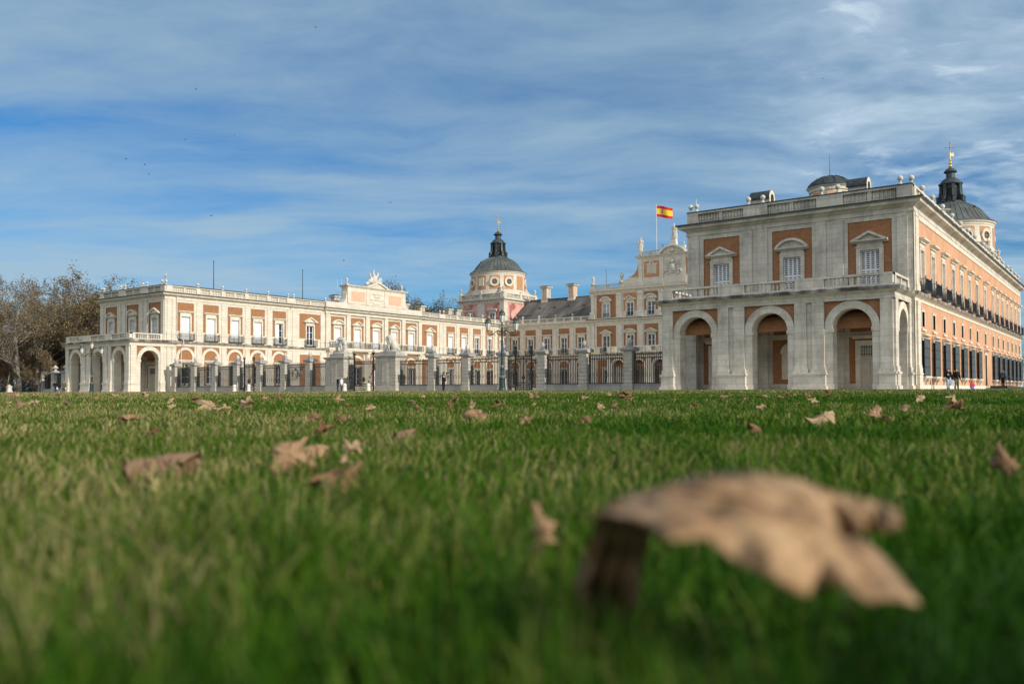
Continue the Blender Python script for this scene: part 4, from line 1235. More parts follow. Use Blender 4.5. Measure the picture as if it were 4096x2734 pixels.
    arcade(root, F, cx - 11.8, cx + 11.8, 153.0 - 159.8, -0.4, ccs, 1.36, 1.72, 4.75, 6.6, True, STONE, 8.85, pairs=False, thick=0.9, doors=False)
    # roofs left and right of the block
    for a, b_ in ((-120.1, -95.7), (2 * cx + 95.7, 2 * cx + 120.1)):
        rf = MB()
        z0, z1, ya, yb = 14.6, 21.95, 161.2, 171.2
        rf.poly([(a, ya, z0), (b_, ya, z0), (b_, yb, z1), (a, yb, z1)]); rf.poly([(a, yb, z1), (b_, yb, z1), (b_, 181, z0), (a, 181, z0)])
        ns = int((b_ - a) / 0.62)
        for i in range(1, ns):
            x = a + (b_ - a) * i / ns
            dx = 0.035 if i % 3 else 0.05
            rf.add([(x - dx, ya, z0 + .01), (x + dx, ya, z0 + .01), (x + dx, yb, z1 + .01), (x - dx, yb, z1 + .01), (x - dx, ya - .04, z0 + .1), (x + dx, ya - .04, z0 + .1), (x + dx, yb - .04, z1 + .1), (x - dx, yb - .04, z1 + .1)], [(4, 5, 6, 7), (0, 4, 7, 3), (1, 2, 6, 5)])
        rf.box(a, yb - 0.15, z1 - 0.02, b_, yb + 0.15, z1 + 0.12, 1)
        ro = obj('roof', rf, [ROOFLEAD, LEADED], root)
        for j, (yy, off) in enumerate(((163.3, 0.0), (167.8, 1.9))):
            for i in range(7):
                x = a + 3.6 + off + i * 4.05
                if x > b_ - 0.8: continue
                zz = z0 + (yy - ya) * (z1 - z0) / (yb - ya)
                vn = MB().tube([(x, yy + 0.1, zz + 0.02), (x, yy - 0.35, zz + 0.12)], 0.2, 10); vn.tube([(x, yy - 0.34, zz + 0.12), (x, yy - 0.36, zz + 0.12)], 0.15, 10, 1)
                obj('roof_vent', vn, [LEADED, SLIT2], ro)
    for x in (-115.2, -107.6): chimney(root, x, 170.9, 20.9, 25.2, 1.55)
SLIT2 = plain('black_vent_mouth', (0.01, 0.01, 0.01))
main_front(mbd)

# ------------------------------------------------------------------ the two domed towers
def domed_tower(label, cx, cy, h=6.9):
    root = thing('domed_tower', label, 'tower', (cx, cy, 0), 0, 'domed towers of the palace')
    x0, x1, y0, y1 = cx - h, cx + h, cy - h, cy + h
    for F, a in ((FW(y0), cx), (FS(x1), cy)):
        b = MB().sheet(a - h, a + h, 0, 22.0, 0, [(a - 5.6, a - 1.15, 15.5, 21.0), (a + 1.15, a + 5.6, 15.5, 21.0)] if F == FW(y0) else [(a - 5.4, a + 5.4, 15.5, 21.1)], 0, 0.06)
        obj('wall', b, STONE, root, F)
        if F == FW(y0):
            for s, k in ((a - 3.4, 'curtain'), (a + 3.4, 'sash')):
                obj('plaster_panel', MB().sheet(-2.25, 2.25, 15.5, 21.0, 0.06, [(-0.75, 0.75, 15.6, 18.5)]), PINKP, root, F @ T(s))
                window(root, F, s, 1.5, 15.6, 18.5, 'lintel', k, 18.95, 19.5, 2.7, 0.06, 0.4)
        else: obj('plaster_panel', MB().sheet(a - 5.4, a + 5.4, 15.5, 21.1, 0.06), PINKP, root, F)
        bp = [(a - h, a - h + 0.9), (a - 0.35, a + 0.35), (a + h - 0.9, a + h)]
        balustrade(root, F, a - h, a + h - (0.0 if F == FW(y0) else 0), 22.1, 1.25, bp, -0.1, 0.34)
        finials(root, F, [(a, 0.05)], 23.35)
    b = MB(); b.poly([(x0, y0, 0), (x0, y0, 22), (x0, y1, 22), (x0, y1, 0)]); b.poly([(x0, y1, 0), (x0, y1, 22), (x1, y1, 22), (x1, y1, 0)]); b.poly([(x0, y0, 22.05), (x1, y0, 22.05), (x1, y1, 22.05), (x0, y1, 22.05)])
    obj('wall', b, STONE, root)
    for sx in (-1, 1):
        for sy in (-1, 1): obj('urn', URN, None, root, T(cx + sx * (h - 0.35), cy + sy * (h - 0.35), 23.35))
    obj('urn', URN, None, root, T(cx + h - 1.25, cy - h + 0.2, 23.35) @ Matrix.Scale(0.92, 4))
    k = MB(); k.ring(x0, x1, y0, y1, [(0, 21.2), (0.1, 21.25), (0.1, 21.5), (0.3, 21.65), (0.6, 21.75), (0.66, 22.0), (0.0, 22.1)], 0, [0, 0, 0, 0, 0, 1])
    obj('cornice', k, [TRIM, LEADED], root)
    # drum
    d = MB().lathe(cx, cy, [(6.72, 22.05), (6.72, 28.2), (6.80, 28.22), (6.82, 28.5), (7.0, 28.62), (7.08, 28.85), (7.1, 28.9)], 64)
    dr = obj('drum', d, STONE, root, None, False)
    n = 12
    for i in range(n):
        a = 2 * PI * i / n
        pts = []; seg = 6; hw = 0.185
        m = MB()
        for j in range(seg):
            p, q = a - hw + 2 * hw * j / seg, a - hw + 2 * hw * (j + 1) / seg
            r = 6.76
            m.poly([(cx + r * math.cos(p), cy + r * math.sin(p), 24.5), (cx + r * math.cos(q), cy + r * math.sin(q), 24.5), (cx + r * math.cos(q), cy + r * math.sin(q), 27.85), (cx + r * math.cos(p), cy + r * math.sin(p), 27.85)])
        obj('painted_panel', m, ORANGEP, dr)
        Mo = T(cx, cy, 26.3) @ Matrix.Rotation(a + PI / 2, 4, 'Z') @ T(0, -6.76, 0)
        if i % 3 != 0:
            ring = MB().arch(0, 0, 0.66, 1.1, -0.2, 0.12, 28, 0, 0, 2 * PI); ring.arch(0, 0, 0.98, 1.16, -0.24, 0.1, 28, 0, 0, 2 * PI)
            w = obj('round_window', ring, TRIM, root, Mo)
            gl = MB().prism([(0.68 * math.cos(2 * PI * j / 24), 0.68 * math.sin(2 * PI * j / 24)) for j in range(24)], 0.0, -0.03) if False else MB().prism([(0.68 * math.cos(2 * PI * j / 24), 0.68 * math.sin(2 * PI * j / 24)) for j in range(24)], -0.03, -0.005)
            obj('pane', gl, GLASS, w, Mo)
            br = MB().box(-0.66, -0.07, -0.04, 0.66, -0.03, 0.04); br.box(-0.04, -0.075, -0.66, 0.04, -0.028, 0.66)
            obj('glazing_bar', br, ORANGEP, w, Mo)
        elif i == 9: obj('tablet', MB().box(-0.75, -0.12, -1.0, 0.75, 0.03, 1.0), TRIM, dr, Mo)
    # curved buttresses to the four corners
    for sx in (-1, 1):
        for sy in (-1, 1):
            a = math.atan2(sy, sx)
            pr = [(6.4, 22.1), (9.0, 22.1), (9.0, 23.6)]
            for i in range(11):
                t = PI / 2 * i / 10
                pr.append((8.9 - 2.25 * math.sin(t), 23.7 + 4.1 * (1 - math.cos(t))))
            pr.append((6.4, 27.8))
            M = T(cx, cy, 0) @ Matrix.Rotation(a, 4, 'Z')
            obj('buttress', MB().prism(pr, -0.45, 0.45), STONE, dr, M)
    # bell-shaped dome with seams
    prof = [(7.2, 28.9), (6.95, 29.04), (6.4, 29.35), (5.98, 29.75), (5.65, 30.25), (5.28, 30.75), (4.85, 31.3), (4.38, 31.75), (3.75, 32.2), (3.05, 32.58), (2.4, 32.8), (2.35, 32.95)]
    dm = MB().lathe(cx, cy, prof, 72)
    for i in range(40):
        a = 2 * PI * i / 40
        dm.tube([(cx + q * math.cos(a), cy + q * math.sin(a), z + 0.01) for q, z in prof[1:11]], 0.075, 4)
    dome = obj('dome', dm, DOMELEAD, root, None, True)
    for i in range(4):
        a = PI / 4 + i * PI / 2 + 0.3
        q, z = 4.4, 31.6
        obj('roof_vent', MB().tube([(cx + (q - .3) * math.cos(a), cy + (q - .3) * math.sin(a), z), (cx + (q + .35) * math.cos(a), cy + (q + .35) * math.sin(a), z + 0.15)], 0.2, 8), LEADED, dome)
    # lantern
    l = MB()
    l.lathe(cx, cy, [(2.4, 32.9), (2.4, 33.05), (2.25, 33.1), (2.25, 33.25), (1.45, 33.3), (1.4, 36.3), (1.85, 36.35), (2.0, 36.5), (2.0, 36.65), (1.75, 36.75)], 16)
    lan = obj('lantern', l, LANTLEAD, root)
    for i in range(8):
        a = 2 * PI * i / 8 + PI / 8
        M = T(cx, cy, 0) @ Matrix.Rotation(a, 4, 'Z')
        bt = MB().prism([(1.3, 33.2), (2.35, 33.2), (2.35, 34.15), (2.12, 34.2), (1.95, 34.6), (1.85, 35.4), (1.85, 36.36), (1.3, 36.36)], -0.24, 0.24)
        bt.box(1.3, -0.3, 34.1, 2.42, 0.3, 34.24); bt.box(1.3, -0.3, 33.2, 2.42, 0.3, 33.36)
        obj('buttress', bt, LANTLEAD, lan, M)
        M2 = T(cx, cy, 0) @ Matrix.Rotation(a + PI / 8, 4, 'Z')
        op = MB().add([(1.5, -0.3, 34.3), (1.5, 0.3, 34.3), (1.5, 0.3, 35.5)] + [(1.5, 0.3 * math.cos(PI * j / 8), 35.5 + 0.3 * math.sin(PI * j / 8)) for j in range(1, 8)] + [(1.5, -0.3, 35.5)], [tuple(range(11))])
        obj('opening', op, SLIT2, lan, M2)
    c2 = MB().lathe(cx, cy, [(1.75, 36.7), (1.6, 36.95), (1.35, 37.3), (1.0, 37.55), (0.8, 37.62), (0.72, 37.7), (0.72, 38.55), (1.0, 38.62), (1.12, 38.75), (1.05, 38.85), (0.85, 39.15), (0.45, 39.4), (0.12, 39.5), (0.1, 39.6)], 20)
    obj('lantern_cap', c2, LANTLEAD, lan)
    # gilded balls, vane and cross
    v = MB()
    for z, r in ((39.85, 0.34), (40.45, 0.27), (40.98, 0.22)): v.ball((cx, cy, z), r, 14)
    v.tube([(cx, cy, 39.5), (cx, cy, 44.3)], [0.06, 0.03], 8)
    fn = obj('finial', v, GOLD, root)
    # local sideways axis facing the lawn
    ux, uy = math.cos(YAW), math.sin(YAW)
    def P(u, z, w=0.0): return (cx + ux * u - uy * w, cy + uy * u + ux * w, z)
    vn = MB()
    z0 = 41.9
    fl = [P(0.0, z0 - .25), P(0.75, z0 - .28), P(0.62, z0 - .1), P(0.8, z0), P(0.62, z0 + .12), P(0.75, z0 + .3), P(0.0, z0 + .28)]
    vn.add(fl + [tuple(np.array(p) + np.array((-uy * .03, ux * .03, 0))) for p in fl], [tuple(range(7)), tuple(range(13, 6, -1))])
    vn.tube([P(-0.85, z0), P(0, z0)], 0.035, 6)
    obj('weather_vane', vn, GOLD, fn)
    cr = MB()
    cr.tube([P(-0.85, 43.2), P(0.85, 43.2)], 0.05, 6); cr.tube([P(0, 42.4), P(0, 44.3)], 0.06, 6)
    for e in (-0.8, 0.8): cr.ball(P(e, 43.2), 0.12, 8)
    cr.ball(P(0, 44.0), 0.12, 8); cr.ball(P(0, 43.2), 0.14, 8)
    obj('cross', cr, DULLGOLD, fn)
    return root
domed_tower('domed tower at the far left corner of the courtyard, beside the slate-grey roof', -128.25, 168.95)
domed_tower('domed tower behind the right wing, only its dome and lantern showing above the balustrade', -26.5, 168.95)
# ------------------------------------------------------------------ ground
def groundmat(name, stops, scale, rough=0.95, bumpd=0.01, scale2=0.05):
    m, nt, b = newmat(name)
    g = N(nt, 'ShaderNodeNewGeometry')
    n = noise(nt, g.outputs['Position'], scale, 6, 0.65)
    n2 = noise(nt, g.outputs['Position'], scale2, 4, 0.6)
    col = mixc(nt, 0.45, ramp(nt, n, stops), ramp(nt, n2, stops))
    nt.links.new(col, b.inputs['Base Color']); b.inputs['Roughness'].default_value = rough; b.inputs['Specular IOR Level'].default_value = 0.1
    bump(nt, b, n, 0.6, bumpd)
    return m
LAWN = groundmat('lawn_soil_and_thatch', [(0.3, (0.020, 0.045, 0.008)), (0.52, (0.050, 0.080, 0.018)), (0.75, (0.16, 0.14, 0.065))], 22.0, scale2=0.25)
SAND = groundmat('pale_sandy_gravel', [(0.3, (0.30, 0.265, 0.205)), (0.7, (0.44, 0.39, 0.30))], 3.0)
EARTH = groundmat('park_earth', [(0.3, (0.055, 0.045, 0.03)), (0.7, (0.12, 0.10, 0.06))], 0.8)
PAVE = groundmat('pale_paving', [(0.3, (0.42, 0.39, 0.33)), (0.7, (0.52, 0.48, 0.41))], 1.5)

def polar_sheet(r_list, nang, dz, keep=lambda x, y: True):
    mb = MB()
    idx = {}
    def vid(i, k):
        k %= nang
        if (i, k) not in idx:
            a = 2 * PI * k / nang
            x, y = r_list[i] * math.cos(a), r_list[i] * math.sin(a)
            idx[(i, k)] = len(mb.v); mb.v.append((x, y, soil(x, y) + dz))
        return idx[(i, k)]
    for i in range(len(r_list) - 1):
        for k in range(nang):
            mb.f.append((vid(i, k), vid(i, k + 1), vid(i + 1, k + 1), vid(i + 1, k))); mb.m.append(0)
    return mb
rl_ = [0.01, 1, 3, 6, 10, 15, 20, 26, 32, 38, 44, 50, 62, 80, 120, 200, 400, 900, 2500]
tag(obj('ground', polar_sheet(rl_, 96, -0.03), EARTH), None, None, None, 'structure')
YE = 61.5     # far edge of the lawn
lw = MB()
NXg, NYg = 120, 60
xs = np.linspace(-170, 70, NXg + 1); ys = np.concatenate([np.linspace(-30, 20, 26), np.linspace(20, YE, NYg - 24)[1:]])
for j, yy in enumerate(ys):
    for xx in xs: lw.v.append((xx, yy, soil(xx, yy)))
for j in range(len(ys) - 1):
    for i in range(NXg):
        a = j * (NXg + 1) + i
        lw.f.append((a, a + 1, a + NXg + 2, a + NXg + 1)); lw.m.append(0)
tag(obj('lawn', lw, LAWN), None, None, None, 'structure')
pv = MB().poly([(-170, YE - 0.5, -0.008), (80, YE - 0.5, -0.008), (80, 73.0, -0.008), (-170, 73.0, -0.008)])
tag(obj('path', pv, SAND), None, None, None, 'structure')
cy = MB().poly([(-118.9, 73.0, -0.004), (-33.5, 73.0, -0.004), (-33.5, 159.5, -0.004), (-118.9, 159.5, -0.004)])
tag(obj('courtyard', cy, PAVE), None, None, None, 'structure')
pm = MB().box(-14.1, 66.9, -0.1, -11.9, 149.0, 0.02)
tag(obj('pavement', pm, PAVE), None, None, None, 'structure')
st2 = MB().poly([(-11.9, 73.0, -0.012), (60, 73.0, -0.012), (60, 420, -0.012), (-11.9, 420, -0.012)])
tag(obj('forecourt', st2, SAND), None, None, None, 'structure')

# ------------------------------------------------------------------ fence between the wings
ORD = ['first', 'second', 'third', 'fourth', 'fifth', 'sixth', 'seventh', 'eighth', 'ninth', 'tenth', 'eleventh', 'twelfth', 'thirteenth', 'fourteenth']
def pier_parts():
    mb = MB(); w = 0.44
    mb.box(-w - 0.12, -0.12, -0.05, w + 0.12, 0.98, 0.62)
    mb.box(-w, 0.0, 0.62, w, 0.86, 3.78)
    for k in range(8):   # rusticated blocks on the faces
        z = 0.70 + k * 0.385
        mb.box(-w - 0.035, -0.035, z, w + 0.035, 0.895, z + 0.30)
    cap = MB()
    cap.sweep_x([(0, 3.78)] * 0 + [(-0.10, 3.78), (-0.24, 3.92), (-0.26, 4.08), (0.43, 4.24), (1.12, 4.08), (1.10, 3.92), (0.96, 3.78)], -w - 0.25, w + 0.25)
    cap.box(-w * 0.6, 0.43 - 0.28, 4.15, w * 0.6, 0.43 + 0.28, 4.36)
    cone = MB()
    n = 16
    pr = [(0.15, 4.36), (0.10, 4.46), (0.16, 4.50)]
    for i in range(11):
        t = i / 10
        pr.append((max(0.02, 0.255 * math.sin(PI * (0.22 + 0.78 * t)) ** 0.85), 4.50 + 0.62 * t))
    cone.lathe(0, 0.43, pr, n)
    for i in range(7):   # scales
        t = 0.08 + i * 0.12
        r = 0.255 * math.sin(PI * (0.22 + 0.78 * t)) ** 0.85
        for k in range(9):
            a = 2 * PI * (k + 0.5 * (i % 2)) / 9
            cone.add([(r * 1.08 * math.cos(a), 0.43 + r * 1.08 * math.sin(a), 4.5 + 0.62 * t + 0.05), (r * 0.98 * math.cos(a - .3), 0.43 + r * .98 * math.sin(a - .3), 4.5 + .62 * t), (r * .98 * math.cos(a + .3), .43 + r * .98 * math.sin(a + .3), 4.5 + .62 * t), (r * .9 * math.cos(a), .43 + r * .9 * math.sin(a), 4.5 + .62 * t - .06)], [(0, 1, 3), (0, 3, 2)])
    return mesh_of('stone_pier', mb, PIERST), mesh_of('pier_cap', cap, GRANITE), mesh_of('pine_cone', cone, CARVED, True)
PM = pier_parts()
FY = 73.0
PX = [-116.68, -111.66, -106.58, -101.54, -96.41, -91.3, -86.3, None, None, -65.1, -60.05, -54.95, -49.87, -44.83, -39.75]
piers = [p for p in PX if p is not None]
for i, x in enumerate(piers):
    side = 'left wing' if i < 7 else None
    if i < 7: lab = f'rusticated stone fence pier with pine cone, {ORD[i]} from the left wing' 
    else: lab = f'rusticated stone fence pier with pine cone, {ORD[i - 7]} right of the statue gate'
    o = obj('stone_pier', PM[0], None, None, T(x, FY, 0))
    tag(o, lab, 'fence pier', 'pine cone piers of the courtyard fence')
    obj('pier_cap', PM[1], None, o, T(x, FY, 0)); obj('pine_cone', PM[2], None, o, T(x, FY, 0))

def spear(mb, x, y, z0, z1, mi=0, gm=1, r=0.031):
    mb.box(x - r, y - r, z0, x + r, y + r, z1 - 0.26, mi)
    mb.lathe(x, y, [(0.03, z1 - 0.27), (0.05, z1 - 0.2), (0.012, z1)], 5, gm)
def rail_panel(mb, a, b, y, z0=0.70, z1=3.84):
    for z in (z0, z1 - 0.36, z1 - 0.70): mb.box(a, y - 0.035, z - 0.045, b, y + 0.035, z + 0.045)
    n = int(round((b - a) / 0.20))
    for i in range(n + 1):
        x = a + (b - a) * i / n
        spear(mb, x, y, z0 - 0.08, z1 - (0.0 if i % 2 == 0 else 0.14), 0, 1)
        if i < n and i % 2 == 0:   # small scrolls
            xm = x + (b - a) / n / 2
            mb.arch(xm, 1.56, 0.05, 0.075, y - 0.012, y + 0.012, 8, 0, 0, 2 * PI)
            for e in (-0.16, 0.16): mb.box(xm - 0.05, y - 0.012, 1.56 + e - 0.015, xm + 0.05, y + 0.012, 1.56 + e + 0.015)
gaps = []
seq = [-118.9, -116.68, -111.66, -106.58, -101.54, -96.41, -91.3, -86.3, -82.4]
gap_l = [(seq[i], seq[i + 1]) for i in range(1, len(seq) - 1)]
seq2 = [-70.34, -65.1, -60.05, -54.95, -49.87, -44.83, -39.75, -33.4]
gap_r = [(seq2[i], seq2[i + 1]) for i in range(len(seq2) - 1)]
ipan = 0
GATES = {(-101.54, -96.41), (-54.95, -49.87)}
desc = {0: 'beside the left wing porch', 1: 'second from the left wing', 2: 'third from the left wing, left of small gate', 4: 'just right of the small left gate', 5: 'second right of the small left gate', 6: 'touching the left statue pier',
        7: 'touching the right statue pier', 8: 'behind the person in long black coat', 9: 'left of the gate behind tall lamp', 11: 'just right of the gate behind tall lamp', 12: 'second right of the gate behind tall lamp', 13: 'partly hidden by the right porch', }
allg = gap_l + gap_r
for i, (a, b) in enumerate(allg):
    if (a, b) in GATES: continue
    e0 = 0.46 if a != -70.34 else 0.0
    e1 = 0.46 if b not in (-82.4, -33.4) else 0.0
    p, q = a + e0, b - e1
    lwm = MB().box(p, 0.12, -0.05, q, 0.72, 0.56); lwm.box(p, 0.06, 0.56, q, 0.78, 0.64)
    t = thing('iron_railing', 'black iron railing with gilt spearheads, ' + desc.get(i, 'between two piers'), 'railing', ((p + q) / 2, FY, 0), 0, 'railing panels of the courtyard fence')
    obj('low_wall', lwm, GRANITE, t, T(0, FY, 0))
    rm = MB(); rail_panel(rm, p + 0.05, q - 0.05, 0.42)
    obj('railing', rm, [IRON, DULLGOLD], t, T(0, FY, 0))

def gate(a, b, lab, open_arc=True):
    t = thing('iron_gate', lab, 'gate', ((a + b) / 2, FY, 0), 0, 'iron gates of the courtyard fence')
    F = T(0, FY, 0)
    pa, pb = a + 0.95, b - 0.95
    for x in (pa, pb):
        m = MB(); m.box(x - 0.075, 0.35, 0.0, x + 0.075, 0.5, 4.3)
        m.lathe(x, 0.42, [(0.12, 4.3), (0.07, 4.38), (0.16, 4.52), (0.18, 4.62), (0.05, 4.72)], 10, 0)
        for k in range(6):
            an = k * PI / 3
            m.tube([(x + 0.15 * math.cos(an), 0.42 + 0.15 * math.sin(an), 4.6), (x + 0.2 * math.cos(an), 0.42 + 0.2 * math.sin(an), 4.78), (x, 0.42, 4.92)], [0.022, 0.022, 0.012], 5, 1)
        m.ball((x, 0.42, 4.98), 0.05, 8, 1)
        # raking scrolled stay
        m.tube([(x, 0.42, 2.6), (x + 0.05, -0.1, 1.9), (x + 0.2, -0.5, 1.2), (x + 0.5, -1.0, 0.05)], 0.035, 6)
        m.tube([(x, 0.42, 1.0), (x + 0.2, -0.45, 1.1)], 0.02, 5)
        obj('gate_post', m, [IRON, DULLGOLD], t, F)
    for (p, q) in ((a + 0.05, pa - 0.1), (pb + 0.1, b - 0.05)):
        s = MB(); rail_panel(s, p, q, 0.42, 0.35, 3.6); obj('railing', s, [IRON, DULLGOLD], t, F)
    mid = (pa + pb) / 2
    for (p, q) in ((pa + 0.08, mid - 0.01), (mid + 0.01, pb - 0.08)):
        g = MB()
        for x in (p, q): g.box(x - 0.035, 0.38, 0.08, x + 0.035, 0.46, 3.75)
        for z in (0.12, 0.85, 3.35, 3.6): g.box(p, 0.385, z - 0.05, q, 0.455, z + 0.05)
        n = int(round((q - p) / 0.2))
        for i in range(1, n):
            x = p + (q - p) * i / n
            spear(g, x, 0.42, 0.12, 4.0 - (0.12 if i % 2 else 0.0))
            g.arch(x, 0.62, 0.06, 0.09, 0.405, 0.435, 10, 0, 0, 2 * PI); g.arch(x, 0.38, 0.05, 0.08, 0.405, 0.435, 10, 0, 0, 2 * PI)
            g.box(x - 0.05, 0.4, 1.5, x + 0.05, 0.44, 1.53)
        leaf = obj('gate_leaf', g, [IRON, DULLGOLD], t, F)
    obj('lock', MB().box(mid - 0.22, 0.34, 1.28, mid + 0.22, 0.5, 1.46).box(mid - 0.06, 0.35, 1.1, mid + 0.06, 0.48, 1.7), IRON, t, F)
gate(-101.0, -96.95, 'small black iron gate in the left half of the fence')
gate(-54.4, -50.42, 'small black iron gate behind the tall street lamp')
gate(-79.05, -73.85, 'wide black iron gate between the two statue piers')

def gate_pier(x0, x1, lab):
    cx = (x0 + x1) / 2
    t = thing('gate_pier', lab, 'gate pier', (cx, FY, 0), 0, 'statue piers of the main gate')
    F = T(0, FY - 0.35, 0)
    m = MB()
    m.box(x0 - 0.1, -0.1, -0.05, x1 + 0.1, 1.75, 0.66)
    m.box(x0, 0.0, 0.66, x1, 1.65, 3.95)
    for (p, q) in ((x0, x0 + 0.9), (x1 - 0.95, x1)):
        for k in range(8):
            z = 0.74 + k * 0.395
            m.box(p - 0.03, -0.05, z, q + 0.03, 1.70, z + 0.32)
    m.box(cx - 0.55, -0.09, 0.66, cx + 0.55, 0.02, 3.95)
    for (p, q, r, s) in ((cx - 0.36, cx + 0.36, 3.35, 3.42), (cx - 0.36, cx + 0.36, 0.95, 1.02), (cx - 0.36, cx - 0.29, 1.02, 3.35), (cx + 0.29, cx + 0.36, 1.02, 3.35)): m.box(p, -0.13, r, q, -0.08, s)
    obj('shaft', m, PIERST, t, F)
    k = MB(); k.ring(x0, x1, -0.05, 1.7, [(0.0, 3.93), (0.06, 3.95), (0.2, 4.08), (0.24, 4.22), (0.1, 4.27), (-0.3, 4.29)])
    k.box(x0 + 0.2, -0.05 + 0.3, 4.2, x1 - 0.2, 1.35, 4.29)
    obj('cap', k, GRANITE, t, F)
    b = MB().box(x0 + 0.55, 0.12, 4.28, x1 - 0.05, 1.55, 4.68)
    obj('plinth', b, PIERST, t, F)
    return cx + 0.25
def baby(q, x, y, z, h, lean=0.0, arms=0.3, tw=0.0):
    """a plump stone child, about h tall"""
    k = h / 1.3
    q += [('e', (x, y, z + 0.62 * k), (0.19 * k, 0.17 * k, 0.26 * k)), ('e', (x + lean, y, z + 0.86 * k), (0.18 * k, 0.16 * k, 0.2 * k)), ('e', (x + lean * 1.6, y, z + 1.16 * k), (0.15 * k, 0.16 * k, 0.18 * k)),
          ('c', (x - 0.09 * k, y, z + 0.5 * k), (x - 0.13 * k + tw, y - 0.08 * k, z + 0.25 * k), 0.115 * k, 0.085 * k), ('c', (x - 0.13 * k + tw, y - 0.08 * k, z + 0.25 * k), (x - 0.13 * k, y, z), 0.085 * k, 0.055 * k),
          ('c', (x + 0.09 * k, y, z + 0.5 * k), (x + 0.16 * k + tw, y + 0.02, z + 0.25 * k), 0.115 * k, 0.085 * k), ('c', (x + 0.16 * k + tw, y, z + 0.25 * k), (x + 0.16 * k, y + 0.05, z), 0.085 * k, 0.055 * k),
          ('c', (x - 0.16 * k + lean, y, z + 0.95 * k), (x - 0.3 * k + lean, y - 0.05, z + (0.95 + arms * 0.5) * k), 0.07 * k, 0.06 * k), ('c', (x - 0.3 * k + lean, y - 0.05, z + (0.95 + arms * .5) * k), (x - 0.2 * k + lean, y - 0.1, z + (0.95 + arms * 1.2) * k), 0.06 * k, 0.045 * k),
          ('c', (x + 0.16 * k + lean, y, z + 0.95 * k), (x + 0.3 * k + lean, y - 0.05, z + (0.95 + arms * 0.5) * k), 0.07 * k, 0.06 * k), ('c', (x + 0.3 * k + lean, y - 0.05, z + (0.95 + arms * .5) * k), (x + 0.2 * k + lean, y - 0.1, z + (0.95 + arms * 1.2) * k), 0.06 * k, 0.045 * k)]
c1 = gate_pier(-82.42, -79.18, 'wide stone gate pier carrying children with a basket, left of the main gate')
c2 = gate_pier(-73.62, -70.34, 'wide stone gate pier carrying a lion group, right of the main gate')
q = []
z0 = 4.72; yy = FY + 0.45
q += [('e', (c1, yy, z0 + 0.02), (1.35, 0.6, 0.12))]
baby(q, c1 - 0.62, yy - 0.1, z0, 1.35, 0.05, 0.5); baby(q, c1 + 0.25, yy - 0.15, z0, 1.5, -0.03, 0.75, 0.12); baby(q, c1 - 0.15, yy + 0.3, z0, 1.4, 0.0, 0.7)
q += [('e', (c1 + 0.12, yy, z0 + 1.72), (0.66, 0.42, 0.24)), ('e', (c1 + 0.7, yy, z0 + 1.35), (0.26, 0.26, 0.35)), ('c', (c1 + .8, yy, z0 + 1.1), (c1 + .7, yy, z0 + .3), .22, .28), ('c', (c1 + 0.5, yy, z0 + 0.3), (c1 + 1.35, yy + .1, z0 + 0.1), 0.3, 0.1)]
for i in range(12): q.append(('e', (c1 + 0.12 + 0.5 * math.cos(i * .55), yy + 0.3 * math.sin(i * .9), z0 + 1.84 + 0.1 * math.sin(i * 2.1)), (0.13, 0.13, 0.12)))
o = sculpt('statue_group', q, 0.04, CARVED, None, None, 2, 0.05)
tag(o, 'pale stone statue of children holding up a fruit basket on left gate pier', 'statue')
q = []
q += [('e', (c2, yy, z0 + 0.02), (1.4, 0.6, 0.12)), ('c', (c2 - 0.15, yy, z0 + 1.5), (c2 + 0.55, yy, z0 + 0.45), 0.42, 0.5), ('c', (c2 + 0.5, yy, z0 + 0.4), (c2 + 1.3, yy, z0 + 0.15), 0.42, 0.12), ('e', (c2 - 0.25, yy, z0 + 1.62), (0.52, 0.45, 0.4)),
      ('e', (c2 - 0.62, yy - 0.05, z0 + 1.45), (0.26, 0.24, 0.24)), ('e', (c2 - 0.8, yy - 0.05, z0 + 1.35), (0.15, 0.16, 0.13)), ('c', (c2 - 0.25, yy - 0.2, z0 + 1.0), (c2 - 0.45, yy - 0.25, z0 + 0.1), 0.18, 0.11), ('c', (c2 - 0.2, yy + 0.2, z0 + 1.0), (c2 - 0.5, yy + 0.2, z0 + 0.1), 0.18, 0.11),
      ('c', (c2 - 0.5, yy, z0 + .1), (c2 - 1.4, yy - .1, z0 + .05), .12, .06), ('c', (c2 - .4, yy, z0 + .7), (c2 - 1.1, yy, z0 + .1), .3, .15)]
baby(q, c2 - 0.1, yy - 0.42, z0, 1.05, 0.03, 0.6)
for i in range(14):
    a = i * 0.45
    q.append(('c', (c2 - 0.25 + 0.42 * math.cos(a), yy + 0.36 * math.sin(a * 1.3), z0 + 1.62 + 0.3 * math.sin(a)), (c2 - 0.1 + 0.55 * math.cos(a), yy + 0.4 * math.sin(a * 1.3), z0 + 1.35 + 0.3 * math.sin(a)), 0.13, 0.06))
o = sculpt('statue_group', q, 0.04, CARVED, None, None, 2, 0.05)
tag(o, 'pale stone statue of a crouching lion with a child on right gate pier', 'statue')

